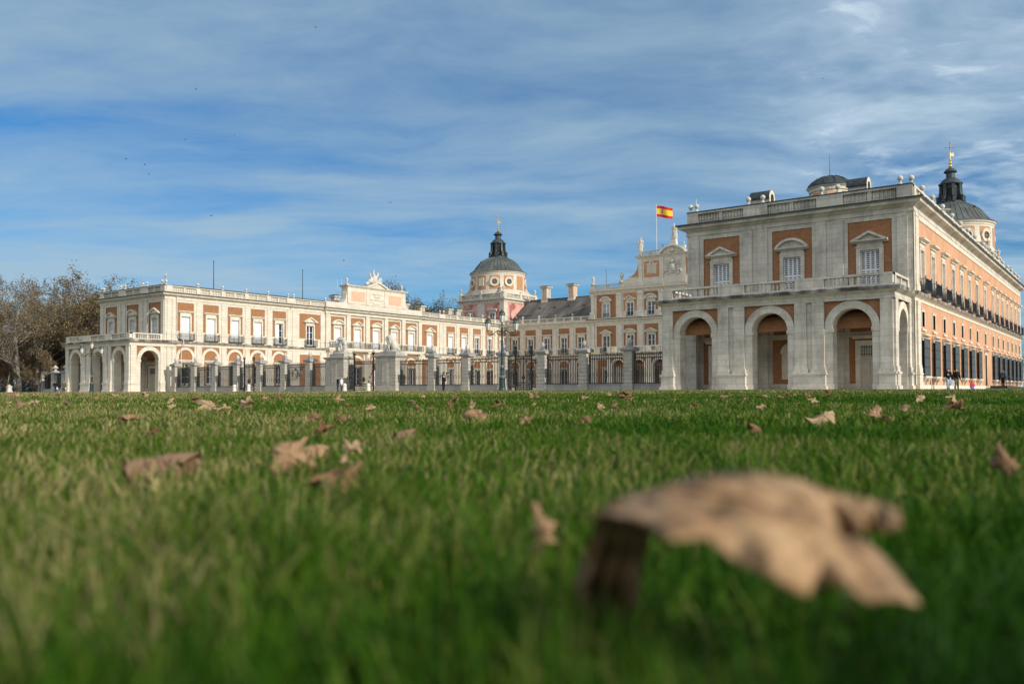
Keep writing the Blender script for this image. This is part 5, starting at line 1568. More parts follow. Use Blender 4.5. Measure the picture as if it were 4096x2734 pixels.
# kings on the attic of the main building
def king(x, y, z, lab, turn):
    q = [('c', (0, 0, 0.1), (0, 0, 1.5), 0.42, 0.34), ('e', (0, 0, 1.95), (0.38, 0.26, 0.5)), ('e', (0, -0.02, 2.68), (0.17, 0.19, 0.23)), ('c', (0, 0, 2.35), (0, 0, 2.5), 0.13, 0.12), ('e', (0, -0.16, 2.5), (0.12, 0.08, 0.16)),
         ('c', (-0.36, 0, 2.25), (-0.55, -0.1, 1.8), 0.13, 0.11), ('c', (-0.55, -0.1, 1.8), (-0.32, -0.32, 1.62), 0.11, 0.08), ('c', (0.36, 0, 2.25), (0.56, -0.05, 1.78), 0.13, 0.11), ('c', (0.56, -0.05, 1.78), (0.42 if turn else 0.8, -0.3, 1.75), 0.1, 0.07),
         ('c', (0.3, 0.12, 2.2), (0.42, 0.2, 0.1), 0.22, 0.3), ('c', (-0.3, 0.12, 2.2), (-0.35, 0.2, 0.2), 0.2, 0.24), ('c', (-0.15, -0.2, 1.2), (-0.2, -0.25, 0.05), 0.16, 0.12), ('c', (0.15, -0.2, 1.2), (0.18, -0.22, 0.05), 0.16, 0.12), ('e', (0, 0, 0.05), (0.5, 0.4, 0.08))]
    for k in range(8):
        a = k * PI / 4
        q.append(('c', (0.15 * math.cos(a), 0.15 * math.sin(a), 2.84), (0.19 * math.cos(a), 0.19 * math.sin(a), 3.02), 0.045, 0.025))
    for k in range(6):
        q.append(('c', (-0.3 + 0.12 * k, -0.3 + 0.02 * abs(k - 2.5), 1.35), (-0.34 + 0.135 * k, -0.34 + 0.03 * abs(k - 2.5), 0.15), 0.05, 0.07))
    o = sculpt('statue', q, 0.04, CARVED, None, T(x, y, z) @ Matrix.Rotation(turn, 4, 'Z'), 2, 0.03)
    return tag(o, lab, 'statue')
king(-83.65, 159.7, 29.0, 'stone statue of a robed crowned king at the left end of attic balustrade', 0.35)
king(-76.05, 159.75, 31.05, 'stone statue of a crowned king on pedestal above the arched pediment', -0.15)

# ------------------------------------------------------------------ flagpole, flag, masts, antenna
pt = at_depth(2624.5, 822, 0) 
def on_Y(px, py, Y): 
    d = ray(px, py); k = (Y - CAM.y) / d.y
    return CAM + d * k
def on_X(px, py, X):
    d = ray(px, py); k = (X - CAM.x) / d.x
    return CAM + d * k
tp = on_Y(2625.5, 820, 162.5)
fp = MB().tube([(tp.x, 162.5, 21.6), (tp.x, 162.5, tp.z)], [0.085, 0.05], 8); fp.ball((tp.x, 162.5, tp.z + 0.08), 0.12, 8)
POLE = plain('white_pole', (0.62, 0.63, 0.64), 0.4)
tag(obj('flagpole', fp, POLE), 'tall white flagpole on the roof behind the attic balustrade', 'flagpole')
RED = plain('red_cloth', (0.55, 0.02, 0.03)); YEL = plain('yellow_cloth', (0.80, 0.55, 0.02))
fl = MB()
W_, H_ = 3.3, 2.35
dirx = np.array([math.cos(YAW - 0.35), math.sin(YAW - 0.35)])
nx, nz = 22, 12
def fpos(i, j):
    u = i / nx; v = j / nz
    off = 0.26 * math.sin(u * 7.0 + v * 0.8) * u ** 0.6
    drop = -1.05 * u ** 1.4 * 0.75 + 0.12 * math.sin(u * 6 + 1.0)* u
    return (tp.x + 0.08 + dirx[0] * W_ * u - dirx[1] * off, 162.5 + dirx[1] * W_ * u + dirx[0] * off, tp.z - 0.15 - H_ * (1 - v) + drop)
for j in range(nz + 1):
    for i in range(nx + 1): fl.v.append(fpos(i, j))
for j in range(nz):
    for i in range(nx):
        a = j * (nx + 1) + i
        fl.f.append((a, a + 1, a + nx + 2, a + nx + 1)); fl.m.append(1 if 3 <= j < 9 else 0)
flag = tag(obj('flag', fl, [RED, YEL], None, None, True), 'red and yellow striped flag with crest waving from the roof flagpole', 'flag')
em = MB()
def fl_patch(u0, u1, v0, v1, mi, o=-0.035):
    n = 4
    b = len(em.v)
    for j in range(n + 1):
        for i in range(n + 1):
            p = fpos((u0 + (u1 - u0) * i / n) * nx, (v0 + (v1 - v0) * j / n) * nz)
            em.v.append((p[0] + dirx[1] * -o * -1, p[1] + dirx[0] * o, p[2]))
    for j in range(n):
        for i in range(n):
            a = b + j * (n + 1) + i
            em.f.append((a, a + 1, a + n + 2, a + n + 1)); em.m.append(mi)
fl_patch(0.28, 0.40, 0.36, 0.62, 0); fl_patch(0.30, 0.34, 0.5, 0.60, 1, -0.05); fl_patch(0.34, 0.38, 0.40, 0.5, 1, -0.05); fl_patch(0.29, 0.39, 0.63, 0.71, 0); fl_patch(0.22, 0.25, 0.36, 0.64, 1); fl_patch(0.43, 0.46, 0.36, 0.64, 1)
obj('crest', em, [RED, plain('pale_crest', (0.6, 0.55, 0.5))], flag)
for k, (px, py, lab) in enumerate(((855, 1045, 'thin dark mast on the left wing roof, nearest the corner pavilion'), (1210.5, 1080, 'thin dark mast on the left wing roof, left of the inscription attic'), (1772, 1160, 'thin dark mast on the left wing roof, left of the domed tower'))):
    p = on_X(px, py, -124.5)
    m = MB().tube([(p.x, p.y, 16.4), (p.x, p.y, p.z)], [0.075, 0.05], 6); m.ball((p.x, p.y, p.z), 0.11, 8); m.box(p.x - 0.2, p.y - 0.2, 16.2, p.x + 0.2, p.y + 0.2, 16.9)
    tag(obj('mast', m, IRON), lab, 'mast', 'masts on the palace roofs')
p = on_Y(2425, 1080, 163.0)
tag(obj('mast', MB().tube([(p.x, p.y, 21.6), (p.x, p.y, p.z)], [0.07, 0.045], 6).ball((p.x, p.y, p.z), 0.1, 8), IRON), 'thin dark mast standing on the main block behind its low left balustrade', 'mast', 'masts on the palace roofs')
for px, py, lab in ((1350, 1118, 'thin pale rod left of the inscription attic, the taller one'), (1366, 1115, 'thin pale rod just left of the attic urn')):
    p = on_X(px, py, -122.5)
    tag(obj('rod', MB().tube([(p.x, p.y, 16.4), (p.x, p.y, p.z)], 0.03, 5), POLE), lab, 'rod', 'pale rods beside the attic')
ap = on_Y(666, 1085, 74.5)
an = MB().tube([(ap.x, 74.5, 15.3), (ap.x, 74.5, ap.z)], 0.03, 6)
an.tube([(ap.x - 0.7, 74.5, ap.z - 0.75), (ap.x + 0.25, 74.2, ap.z - 0.65)], 0.02, 5)
for k in range(5):
    x = ap.x - 0.65 + 0.2 * k
    an.tube([(x, 74.5, ap.z - 0.98), (x - 0.03, 74.45, ap.z - 0.45)], 0.014, 4)
an.tube([(ap.x - .5, 74.5, ap.z - 1.1), (ap.x - .1, 74.5, ap.z - .5)], .018, 4); an.tube([(ap.x - .55, 74.5, ap.z - .35), (ap.x - .1, 74.5, ap.z - .75)], .018, 4)
tag(obj('television_antenna', an, POLE), 'pale television antenna on the corner of the left wing roof', 'antenna')
a2 = on_Y(2782, 795, 73.4)
tag(obj('rod', MB().tube([(a2.x, 73.6, 16.3), (a2.x, 73.6, a2.z)], 0.03, 5), POLE), 'short pale rod behind ball finials at the left end of right wing', 'rod')

# ------------------------------------------------------------------ street lamps
def lantern_mb():
    g = MB(); f = MB(); c = MB()
    g.lathe(0, 0, [(0.145, 0.16), (0.235, 0.70)], 8)
    for k in range(8):
        a = 2 * PI * k / 8
        f.tube([(0.148 * math.cos(a), 0.148 * math.sin(a), 0.15), (0.24 * math.cos(a), 0.24 * math.sin(a), 0.71)], 0.013, 4)
    f.lathe(0, 0, [(0.17, 0.12), (0.17, 0.16), (0.10, 0.12), (0.05, 0.02), (0.04, -0.06)], 8, 1)
    f.lathe(0, 0, [(0.255, 0.69), (0.27, 0.72), (0.255, 0.75)], 16, 0)
    c.lathe(0, 0, [(0.25, 0.75), (0.255, 0.80), (0.235, 0.92), (0.17, 1.02), (0.09, 1.07), (0.06, 1.09)], 16, 0)
    for k in range(16):   # gilt cresting
        a = 2 * PI * k / 16
        c.add([(0.265 * math.cos(a - .16), 0.265 * math.sin(a - .16), 0.74), (0.265 * math.cos(a + .16), 0.265 * math.sin(a + .16), 0.74), (0.285 * math.cos(a), 0.285 * math.sin(a), 0.87)], [(0, 1, 2)], 1)
    c.lathe(0, 0, [(0.262, 0.735), (0.275, 0.76), (0.262, 0.785)], 16, 1)
    c.lathe(0, 0, [(0.07, 1.08), (0.09, 1.13), (0.05, 1.17), (0.07, 1.22), (0.015, 1.30)], 8, 1)
    return mesh_of('lantern_glass', g, FROST), mesh_of('lantern', f, [LAMPG, DULLGOLD]), mesh_of('lantern_cap', c, [LAMPG, DULLGOLD])
LM = lantern_mb()
def street_lamp(x, y, lab, rz, k=1.0):
    t = thing('street_lamp', lab, 'street lamp', (x, y, 0), rz, 'black three lantern street lamps')
    t.scale = (k, k, k); WM[t.name] = WM[t.name] @ Matrix.Scale(k, 4)
    M = WM[t.name]
    b = MB()
    b.lathe(0, 0, [(0.36, -0.05), (0.36, 0.06), (0.30, 0.12), (0.27, 0.2), (0.25, 0.24), (0.24, 0.95), (0.26, 1.0), (0.29, 1.05), (0.27, 1.1), (0.19, 1.14), (0.17, 1.2), (0.15, 1.7), (0.19, 1.78), (0.14, 1.86), (0.13, 1.95)], 14, 0)
    b.lathe(0, 0, [(0.285, 1.035), (0.30, 1.06), (0.285, 1.08)], 14, 1); b.lathe(0, 0, [(0.18, 1.15), (0.2, 1.19), (0.18, 1.22)], 14, 1)
    obj('base', b, [LAMPG, DULLGOLD], t, M)
    p = MB()
    p.lathe(0, 0, [(0.13, 1.95), (0.115, 2.0), (0.075, 4.55), (0.095, 4.6), (0.11, 4.7), (0.11, 5.05), (0.06, 5.15), (0.05, 5.3), (0.09, 5.36), (0.04, 5.42)], 14, 0)
    p.lathe(0, 0, [(0.12, 1.98), (0.135, 2.02), (0.12, 2.06)], 14, 1)
    obj('pole', p, [LAMPG, DULLGOLD], t, M)
    for sg in (-1, 1):
        a = MB()
        a.tube([(0, 0, 4.75), (sg * 0.25, 0, 4.9), (sg * 0.5, 0, 4.8), (sg * 0.75, 0, 4.55), (sg * 1.0, 0, 4.48), (sg * 1.12, 0, 4.58), (sg * 1.13, 0, 4.72)], [0.045, 0.04, 0.035, 0.035, 0.035, 0.03, 0.025], 6)
        a.tube([(0, 0, 4.55), (sg * 0.2, 0, 4.5), (sg * 0.32, 0, 4.58)], 0.03, 6)
        a.tube([(sg * 0.1, 0, 5.0), (sg * 0.26, 0, 5.12), (sg * 0.22, 0, 5.3), (sg * 0.1, 0, 5.25)], 0.025, 6)
        for (cx, cz, r) in ((0.32, 4.7, 0.13), (0.88, 4.62, 0.1), (0.6, 4.52, 0.08)):
            a.arch(sg * cx, cz, r - 0.03, r, -0.025, 0.025, 14, 0, 0, 2 * PI)
        a.lathe(sg * 0.32, 0, [(0.07, 4.63), (0.09, 4.7), (0.07, 4.77)], 8, 1)
        obj('arm', a, [LAMPG, DULLGOLD], t, M)
        for nm, me in (('lantern', LM[1]),):
            l = obj(nm, me, None, t, M @ T(sg * 1.13, 0, 4.78))
            obj('lantern_glass', LM[0], None, l, M @ T(sg * 1.13, 0, 4.78)); obj('lantern_cap', LM[2], None, l, M @ T(sg * 1.13, 0, 4.78))
    l = obj('lantern', LM[1], None, t, M @ T(0, 0, 5.42))
    obj('lantern_glass', LM[0], None, l, M @ T(0, 0, 5.42)); obj('lantern_cap', LM[2], None, l, M @ T(0, 0, 5.42))
    return t
q_ = at_depth(2009, 1563, 66.0)
street_lamp(q_.x, q_.y, 'tall street lamp with three lanterns standing before the fence near mid picture', YAW, 0.958)
q_ = at_depth(366, 1562, 103.6)
street_lamp(q_.x, q_.y, 'street lamp with three lanterns in front of the left wing porch', YAW + 0.5, 0.958)
# lanterns on brackets on the court wall
def wall_lamp(s, lab):
    M = FS(X1N) @ T(s, 0, 0)
    t = thing('wall_lamp', lab, 'wall lamp', tuple(M.translation), PI / 2, 'bracket lamps on the court wall')
    WM[t.name] = M @ T(0, 0, 0)
    b = MB()
    b.tube([(0, 0, 3.0), (0, -0.4, 2.5), (0, -0.9, 2.7)], 0.05, 6); b.box(-0.12, -0.05, 2.2, 0.12, 0, 3.4)
    for sg in (-1, 1): b.tube([(0, -0.9, 2.7), (sg * 0.35, -0.95, 2.5), (sg * 0.62, -0.95, 2.62), (sg * 0.62, -0.95, 2.8)], 0.035, 6); b.arch(sg * 0.3, 2.8, 0.12, 0.17, -0.97, -0.9, 12, 0, 0, 2 * PI)
    obj('bracket', b, LAMPG, t, M)
    for sg in (-1, 1):
        l = obj('lantern', LM[1], None, t, M @ T(sg * 0.62, -0.95, 2.86)); obj('lantern_glass', LM[0], None, l, M @ T(sg * 0.62, -0.95, 2.86)); obj('lantern_cap', LM[2], None, l, M @ T(sg * 0.62, -0.95, 2.86))
wall_lamp(97.9, 'twin lantern wall lamp behind the railing, left of the statue gate'); wall_lamp(137.15, 'twin lantern wall lamp behind the railing, near the person in a black coat')

# ------------------------------------------------------------------ bollards, sign post, ramp, park piers
def bollard(px, py, lab, h=0.95, r=0.24, Y=71.3, sq=False):
    p = on_Y(px, py, Y)
    m = MB()
    if not sq: m.lathe(0, 0, [(r * 1.15, -0.05), (r * 1.15, 0.08), (r, 0.1), (r * 0.86, h * 0.68), (r * 1.08, h * 0.70), (r * 1.1, h * 0.76), (r * 0.85, h * 0.84), (r * 0.55, h * 0.97), (0.02, h)], 18)
    else:
        m.box(-r * 1.2, -r * 1.2, -0.05, r * 1.2, r * 1.2, 0.12); m.frustum(0, 0, 0.12, r * 1.9, r * 1.9, h * 0.68, r * 1.5, r * 1.5); m.box(-r, -r, h * 0.68, r, r, h * 0.78); m.frustum(0, 0, h * .78, r * 1.9, r * 1.9, h * 0.9, r * .9, r * .9); m.ball((0, 0, h * 0.93), r * 0.45, 12)
    tag(obj('bollard', m, STONE_W if sq else BOLL, None, T(p.x, p.y, 0)), lab, 'bollard', None if sq else 'white stone bollards along the fence')
bollard(1379, 1565, 'white stone bollard beside the couple at the left statue pier')
bollard(1474, 1565, 'white stone bollard in front of the main statue gate')
bollard(938, 1566, 'white stone bollard left of the small left gate', 0.98)
bollard(995, 1566, 'white stone bollard right in front of the small left gate', 0.98)
p_ = on_Y(2117, 1563, 76.0)
bollard(2117, 1562, 'pale stone bollard seen through the gate behind the tall lamp', 1.05, 0.3, 76.0)
bollard(37, 1564, 'square pale stone post with cap at the far left edge', 1.25, 0.36, 66, True)
p_ = on_Y(428, 1563, 64.5)
sp_ = MB().tube([(0, 0, 0), (0, 0, 1.95)], 0.035, 8); sp_.box(-0.12, -0.02, 1.75, 0.12, 0.02, 2.0)
tag(obj('sign_post', sp_, plain('grey_metal_post', (0.35, 0.36, 0.37), 0.4), None, T(p_.x, p_.y, 0) @ Matrix.Rotation(0.3, 4, 'Z')), 'thin grey metal post before the left wing porch', 'post')
rp = MB(); rp.prism([(0, 0)] * 0 + [(-13.6, 0.0), (-11.9, 0.0), (-11.9, 0.36), (-13.6, 0.36)], 110.5, 114.0)
rp.add([(-13.6, 114, 0), (-11.9, 114, 0), (-11.9, 114, .36), (-13.6, 114, .36), (-13.6, 148, 0.0), (-11.9, 148, 0.0), (-11.9, 148, 0.05), (-13.6, 148, 0.05)], [(3, 2, 6, 7), (1, 5, 6, 2), (0, 3, 7, 4)])
ramp_ = thing('ramp', 'dark access ramp with handrail along the salmon flank of right wing', 'ramp', (-12.7, 120, 0))
obj('slab', rp, ASPH, ramp_, Matrix())
hr = MB()
for y in (110.8, 114.2, 120, 121.2, 129, 130.2, 138, 147):
    zb = 0.36 if y < 114.2 else 0.36 - 0.31 * (y - 114) / 34
    hr.tube([(-12.0, y, zb), (-12.0, y, zb + 1.0)], 0.03, 6)
hr.tube([(-12.0, 110.8, 1.36), (-12.0, 114, 1.36), (-12.0, 147, 1.06)], 0.03, 6)
obj('handrail', hr, IRON, ramp_, Matrix())

def park_pier(x, y, lab):
    m = MB(); m.box(-0.75, -0.6, -0.05, 0.75, 0.6, 0.7); m.box(-0.65, -0.5, 0.7, 0.65, 0.5, 3.45)
    t = obj('stone_pier', m, STONE_W, None, T(x, y, 0)); tag(t, lab, 'fence pier', 'urn topped piers at the park edge')
    obj('pier_cap', MB().box(-0.85, -0.7, 3.45, 0.85, 0.7, 3.62).frustum(0, 0, 3.62, 1.6, 1.3, 4.0, 0.7, 0.7), GRANITE, t, T(x, y, 0))
    obj('urn', MB().lathe(0, 0, [(0.25, 4.0), (0.2, 4.15), (0.5, 4.45), (0.52, 4.6), (0.3, 4.72), (0.12, 4.95), (0.02, 5.05)], 14), CARVED, t, T(x, y, 0))
pkx = []
for px, lab in ((173, 'urn topped stone pier at the park edge, farthest left'), (221, 'urn topped stone pier at the park edge, second from left'), (262, 'urn topped stone pier at the park edge, against the left porch')):
    p = on_Y(px, 1560, 78.0); park_pier(p.x, p.y, lab); pkx.append(p)
for i, lab in ((0, 'dark iron grating between the two left park piers'), (1, 'dark iron grating between the park piers next to the porch')):
    a, b = pkx[i], pkx[i + 1]
    g = MB(); iron_bars(g, a.x + 0.7, b.x - 0.7, 0.6, 3.3, 78.0, 0.16, 0.02)
    for z in (0.7, 1.3, 1.9, 2.5, 3.1): g.box(a.x + 0.65, 77.97, z - 0.05, b.x - 0.65, 78.03, z + 0.05)
    t = thing('iron_railing', lab, 'railing', ((a.x + b.x) / 2, 78.0, 0), 0, 'gratings at the park edge')
    obj('low_wall', MB().box(a.x + 0.65, 77.6, -0.05, b.x - 0.65, 78.4, 0.55), STONE_W, t, Matrix()); obj('railing', g, IRON, t, Matrix())
g = MB()
pa, pb = on_Y(-200, 1560, 78), on_Y(160, 1560, 78)
iron_bars(g, pa.x, pb.x, 0.05, 1.5, 78.2, 0.2, 0.015)
for z in (0.25, 1.4): g.box(pa.x, 78.18, z - 0.02, pb.x, 78.22, z + 0.02)
tag(obj('iron_railing', g, IRON), 'low dark iron railing along the edge of the park', 'railing')
# ------------------------------------------------------------------ people
SKIN = plain('skin', (0.55, 0.34, 0.25), 0.6)
def cloth(name, col): return plain(name, col, 0.9, 0.15)
DENIM = cloth('blue_denim', (0.06, 0.09, 0.16)); LDENIM = cloth('light_denim', (0.28, 0.36, 0.46)); BLACKC = cloth('black_cloth', (0.012, 0.012, 0.014)); NAVY = cloth('navy_cloth', (0.012, 0.016, 0.035))
WHITEC = cloth('white_cloth', (0.75, 0.75, 0.74)); GREY = cloth('grey_brown_cloth', (0.16, 0.14, 0.125)); OLIVE = cloth('olive_cloth', (0.10, 0.10, 0.065)); CAMO = mottled('camouflage_cloth', (0.05, 0.055, 0.03), (0.16, 0.14, 0.08), 14, 0.9, coords='obj')
REDC = cloth('red_cloth_coat', (0.65, 0.05, 0.03)); PURPLE = cloth('purple_cloth', (0.20, 0.10, 0.50)); FUR = cloth('tan_fur', (0.36, 0.24, 0.12)); HAIRD = cloth('dark_hair', (0.02, 0.014, 0.01)); HAIRB = cloth('blond_hair', (0.45, 0.30, 0.13)); HAIRG = cloth('grey_hair', (0.20, 0.18, 0.16)); SHOE = cloth('dark_shoe', (0.02, 0.018, 0.016)); BAGG = cloth('pale_grey_bag', (0.45, 0.46, 0.48)); SLATEB = cloth('slate_blue_sleeve', (0.05, 0.075, 0.10))
def person(px, py, Y, h, rz, label, group=None, jacket=BLACKC, trousers=DENIM, hair=HAIRD, long_hair=False, coat=False, hood=None, arms=None, legs=None, crouch=False, lean=0.0, scarf=None, cap=None, loc=None):
    p = loc if loc else on_Y(px, py, Y)
    z0 = p.z if loc else 0.0
    t = thing('person', label, 'person', (p.x, p.y, z0), rz, group)
    M = WM[t.name]
    k = h
    hip = 0.53 if not crouch else 0.17
    L = hip * k
    sh = (hip + 0.285) * k
    fy = -lean * k     # forward is -y
    neck = Vector((0, fy * 0.9, (hip + 0.325) * k)); head = Vector((0, fy * 1.1 - 0.012 * k, (hip + 0.405) * k))
    legs = legs or [((-0.055, -0.01, 0.285), (-0.058, 0.01, 0.045)), ((0.055, -0.01, 0.285), (0.06, 0.01, 0.045))]
    arms = arms or [((-0.165, 0.01, -0.17), (-0.175, -0.03, -0.32)), ((0.165, 0.01, -0.17), (0.175, -0.03, -0.32))]
    S = [Vector((-0.115 * k, fy * 0.8, sh)), Vector((0.115 * k, fy * 0.8, sh))]
    if crouch: legs = [((-0.07, -0.2, 0.24), (-0.065, -0.1, 0.03)), ((0.07, -0.2, 0.24), (0.065, -0.1, 0.03))]
    b = []; jk = []; tr = []; so = []
    b.append(('c', (0, 0, L + 0.02 * k), (0, fy * 0.5, L + 0.14 * k), 0.082 * k, 0.078 * k)); b.append(('c', (0, fy * .5, L + 0.14 * k), (0, fy * 0.8, sh - 0.03 * k), 0.08 * k, 0.09 * k))
    b.append(('c', S[0], S[1], 0.052 * k, 0.052 * k)); b.append(('c', (0, fy * .8, sh), neck + Vector((0, 0, .02 * k)), 0.04 * k, 0.034 * k))
    b.append(('e', head, (0.047 * k, 0.057 * k, 0.067 * k))); b.append(('e', head + Vector((0, -0.054 * k, -0.008 * k)), (0.009 * k, 0.014 * k, 0.014 * k)))
    b.append(('e', head + Vector((0, -0.03 * k, -0.045 * k)), (0.028 * k, 0.026 * k, 0.022 * k)))
    for sg in (-1, 1): b.append(('e', head + Vector((sg * 0.048 * k, 0.002, -0.005 * k)), (0.008 * k, 0.014 * k, 0.018 * k)))
    for i, (kn, an) in enumerate(legs):
        hp = Vector((-0.05 * k if i == 0 else 0.05 * k, 0, L)); K = Vector(kn) * k; A = Vector(an) * k
        b += [('c', hp, K, 0.072 * k, 0.046 * k), ('c', K, A, 0.045 * k, 0.027 * k), ('c', A, A + Vector((0, -0.075 * k, -0.018 * k)), 0.026 * k, 0.022 * k)]
        tr += [('c', hp, K, 0.084 * k, 0.058 * k), ('c', K, A + Vector((0, 0, 0.015 * k)), 0.057 * k, 0.044 * k)]
        so += [('c', A + Vector((0, 0.015 * k, -0.015 * k)), A + Vector((0, -0.09 * k, -0.02 * k)), 0.032 * k, 0.027 * k)]
    tr.append(('e', (0, 0, L + 0.02 * k), (0.105 * k, 0.085 * k, 0.09 * k)))
    jl = (L - 0.02 * k) if not coat else L - 0.22 * k
    jk += [('c', (0, 0, jl + 0.06 * k), (0, fy * .5, L + 0.14 * k), 0.112 * k if coat else 0.106 * k, 0.106 * k), ('c', (0, fy * .5, L + 0.14 * k), (0, fy * 0.8, sh - 0.035 * k), 0.106 * k, 0.112 * k), ('c', S[0], S[1], 0.066 * k, 0.066 * k), ('c', (0, fy * .8, sh), neck, 0.062 * k, 0.05 * k)]
    for i, (el, wr) in enumerate(arms):
        E = S[i] + Vector((el[0] + (0.115 if i == 0 else -0.115), el[1], el[2])) * k; Wp = S[i] + Vector((wr[0] + (0.115 if i == 0 else -0.115), wr[1], wr[2])) * k
        b += [('c', S[i], E, 0.04 * k, 0.032 * k), ('c', E, Wp, 0.03 * k, 0.02 * k)]
        jk += [('c', S[i], E, 0.058 * k, 0.048 * k), ('c', E, Wp, 0.047 * k, 0.036 * k)]
        d = (Wp - E).normalized(); sd = d.cross(Vector((0, 1, 0.2))).normalized()
        hc = Wp + d * 0.045 * k
        b.append(('c', Wp, hc, 0.019 * k, 0.023 * k))
        for f in range(4): b.append(('p', [hc + sd * (f - 1.5) * 0.012 * k, hc + sd * (f - 1.5) * 0.013 * k + d * 0.026 * k, hc + sd * (f - 1.5) * 0.012 * k + d * (0.045 - 0.004 * abs(f - 1.5)) * k + Vector((0, -0.012 * k, 0))], [0.0065 * k, 0.006 * k, 0.005 * k]))
        b.append(('p', [Wp + d * 0.02 * k, Wp + d * 0.04 * k + sd * 0.03 * k, Wp + d * 0.058 * k + sd * 0.036 * k], [0.008 * k, 0.007 * k, 0.006 * k]))
    sculpt('body', b, 0.011, SKIN, t, M, 1)
    sculpt('jacket' if not coat else 'coat', jk, 0.022, jacket, t, M, 2)
    sculpt('trousers', tr, 0.022, trousers, t, M, 2)
    for s_ in so: sculpt('shoe', [s_], 0.018, SHOE, t, M, 1)
    hr = [('e', head + Vector((0, 0.014 * k, 0.014 * k)), (0.056 * k, 0.06 * k, 0.066 * k))]
    if long_hair: hr += [('c', head + Vector((-0.035 * k, 0.03 * k, 0)), head + Vector((-0.055 * k, 0.02 * k, -0.15 * k)), 0.036 * k, 0.034 * k), ('c', head + Vector((0.035 * k, 0.03 * k, 0)), head + Vector((0.055 * k, 0.02 * k, -0.15 * k)), 0.036 * k, 0.034 * k), ('c', head + Vector((0, 0.045 * k, 0)), head + Vector((0, 0.05 * k, -0.13 * k)), 0.05 * k, 0.05 * k)]
    if cap: hr = [('e', head + Vector((0, 0.006 * k, 0.035 * k)), (0.058 * k, 0.064 * k, 0.045 * k)), ('e', head + Vector((0, 0.006 * k, 0.08 * k)), (0.02 * k, 0.02 * k, 0.02 * k))]
    sculpt('hair' if not cap else 'hat', hr, 0.016, cap or hair, t, M, 1)
    if hood: sculpt('hood', [('p', [neck + Vector((-0.10 * k, -0.02 * k, 0.03 * k)), neck + Vector((-0.09 * k, 0.07 * k, 0.045 * k)), neck + Vector((0.09 * k, 0.07 * k, 0.045 * k)), neck + Vector((0.10 * k, -0.02 * k, 0.03 * k))], [0.032 * k, 0.04 * k, 0.04 * k, 0.032 * k])], 0.018, hood, t, M, 1)
    if scarf: sculpt('scarf', [('p', [neck + Vector((0.06 * k * math.cos(a), 0.06 * k * math.sin(a), 0.0)) for a in (0, 1.05, 2.1, 3.14, 4.2, 5.25, 6.28)], [0.026 * k] * 7)], 0.018, scarf, t, M, 1)
    return t, M
RIGHT = math.atan2(_r.x, -_r.y)
LEFTD = math.atan2(-_r.x, _r.y)
TOCAM = math.atan2(-_f.x, _f.y)
up_face = [((-0.17, -0.05, -0.13), (-0.1, -0.13, 0.06)), ((0.165, 0.01, -0.17), (0.175, -0.03, -0.32))]
phone = [((-0.15, -0.03, -0.17), (-0.05, -0.17, -0.10)), ((0.15, -0.03, -0.17), (0.05, -0.17, -0.10))]
cup = [((-0.16, 0.0, -0.17), (-0.07, -0.15, -0.13)), ((0.165, 0.01, -0.17), (0.175, -0.03, -0.32))]
walk = [((-0.055, -0.06, 0.29), (-0.058, -0.06, 0.045)), ((0.055, 0.0, 0.285), (0.06, 0.09, 0.06))]
person(1351, 1564, 71.6, 1.70, RIGHT, 'man in dark navy jacket with a hand at his face by the left statue pier', 'couple at the gate', NAVY, DENIM, HAIRG, arms=up_face)
person(1366, 1564, 71.3, 1.62, RIGHT, 'woman with blond hair in a white jacket beside the man in navy', 'couple at the gate', WHITEC, GREY, HAIRB)
person(1774, 1564, 69.0, 1.72, RIGHT - 0.4, 'person in a long black coat and white scarf looking at a phone by the fence', None, BLACKC, NAVY, HAIRD, coat=True, arms=phone, scarf=WHITEC, cap=BLACKC)
t1, M1 = person(221, 1564, 66.5, 1.66, TOCAM + 0.5, 'person with long hair in a black coat carrying a white bag near the park piers', 'pair walking by the left porch', BLACKC, DENIM, HAIRD, long_hair=True, legs=walk, coat=True)
t2, M2 = person(255, 1564, 66.5, 1.66, TOCAM + 0.4, 'person in an olive green parka walking beside the left porch', 'pair walking by the left porch', OLIVE, NAVY, HAIRD, legs=walk, coat=True)
t3, M3 = person(3792, 1556, 79.0, 1.66, TOCAM - 0.1, 'woman with long dark hair in black puffer jacket and light jeans holding a cup', 'pair walking along the salmon flank', BLACKC, LDENIM, HAIRD, long_hair=True, arms=cup, legs=walk, loc=at_depth(3793, 1555.5, 71.2))
t4, M4 = person(3826, 1556, 79.0, 1.68, TOCAM - 0.1, 'man in black jacket with fur hood and camouflage trousers carrying a bag', 'pair walking along the salmon flank', BLACKC, CAMO, HAIRD, hood=FUR, legs=[(( -0.06, -0.05, 0.285), (-0.08, -0.03, 0.045)), ((0.07, 0.0, 0.285), (0.10, 0.06, 0.05))], loc=at_depth(3826, 1555.5, 71.6))
t5, M5 = person(3885, 1555, 85.0, 1.08, TOCAM + 0.2, 'small child in a red coat crouching on the pavement with a purple bag', None, REDC, LDENIM, HAIRD, crouch=True, lean=0.1, long_hair=True, arms=[((-0.14, -0.1, -0.15), (-0.06, -0.25, -0.2)), ((0.14, -0.1, -0.15), (0.06, -0.25, -0.2))], loc=at_depth(3885, 1555, 74.5))
person(3965, 1548, 112, 1.74, RIGHT + 0.5, 'man seen from behind in a dark jacket leaning at the ramp handrail', None, SLATEB, BLACKC, HAIRG, lean=0.05, arms=[((-0.15, 0.0, -0.16), (-0.1, -0.1, -0.3)), ((0.19, -0.06, -0.15), (0.25, -0.17, -0.27))], loc=Vector((-12.55, 112.5, 0.36)))
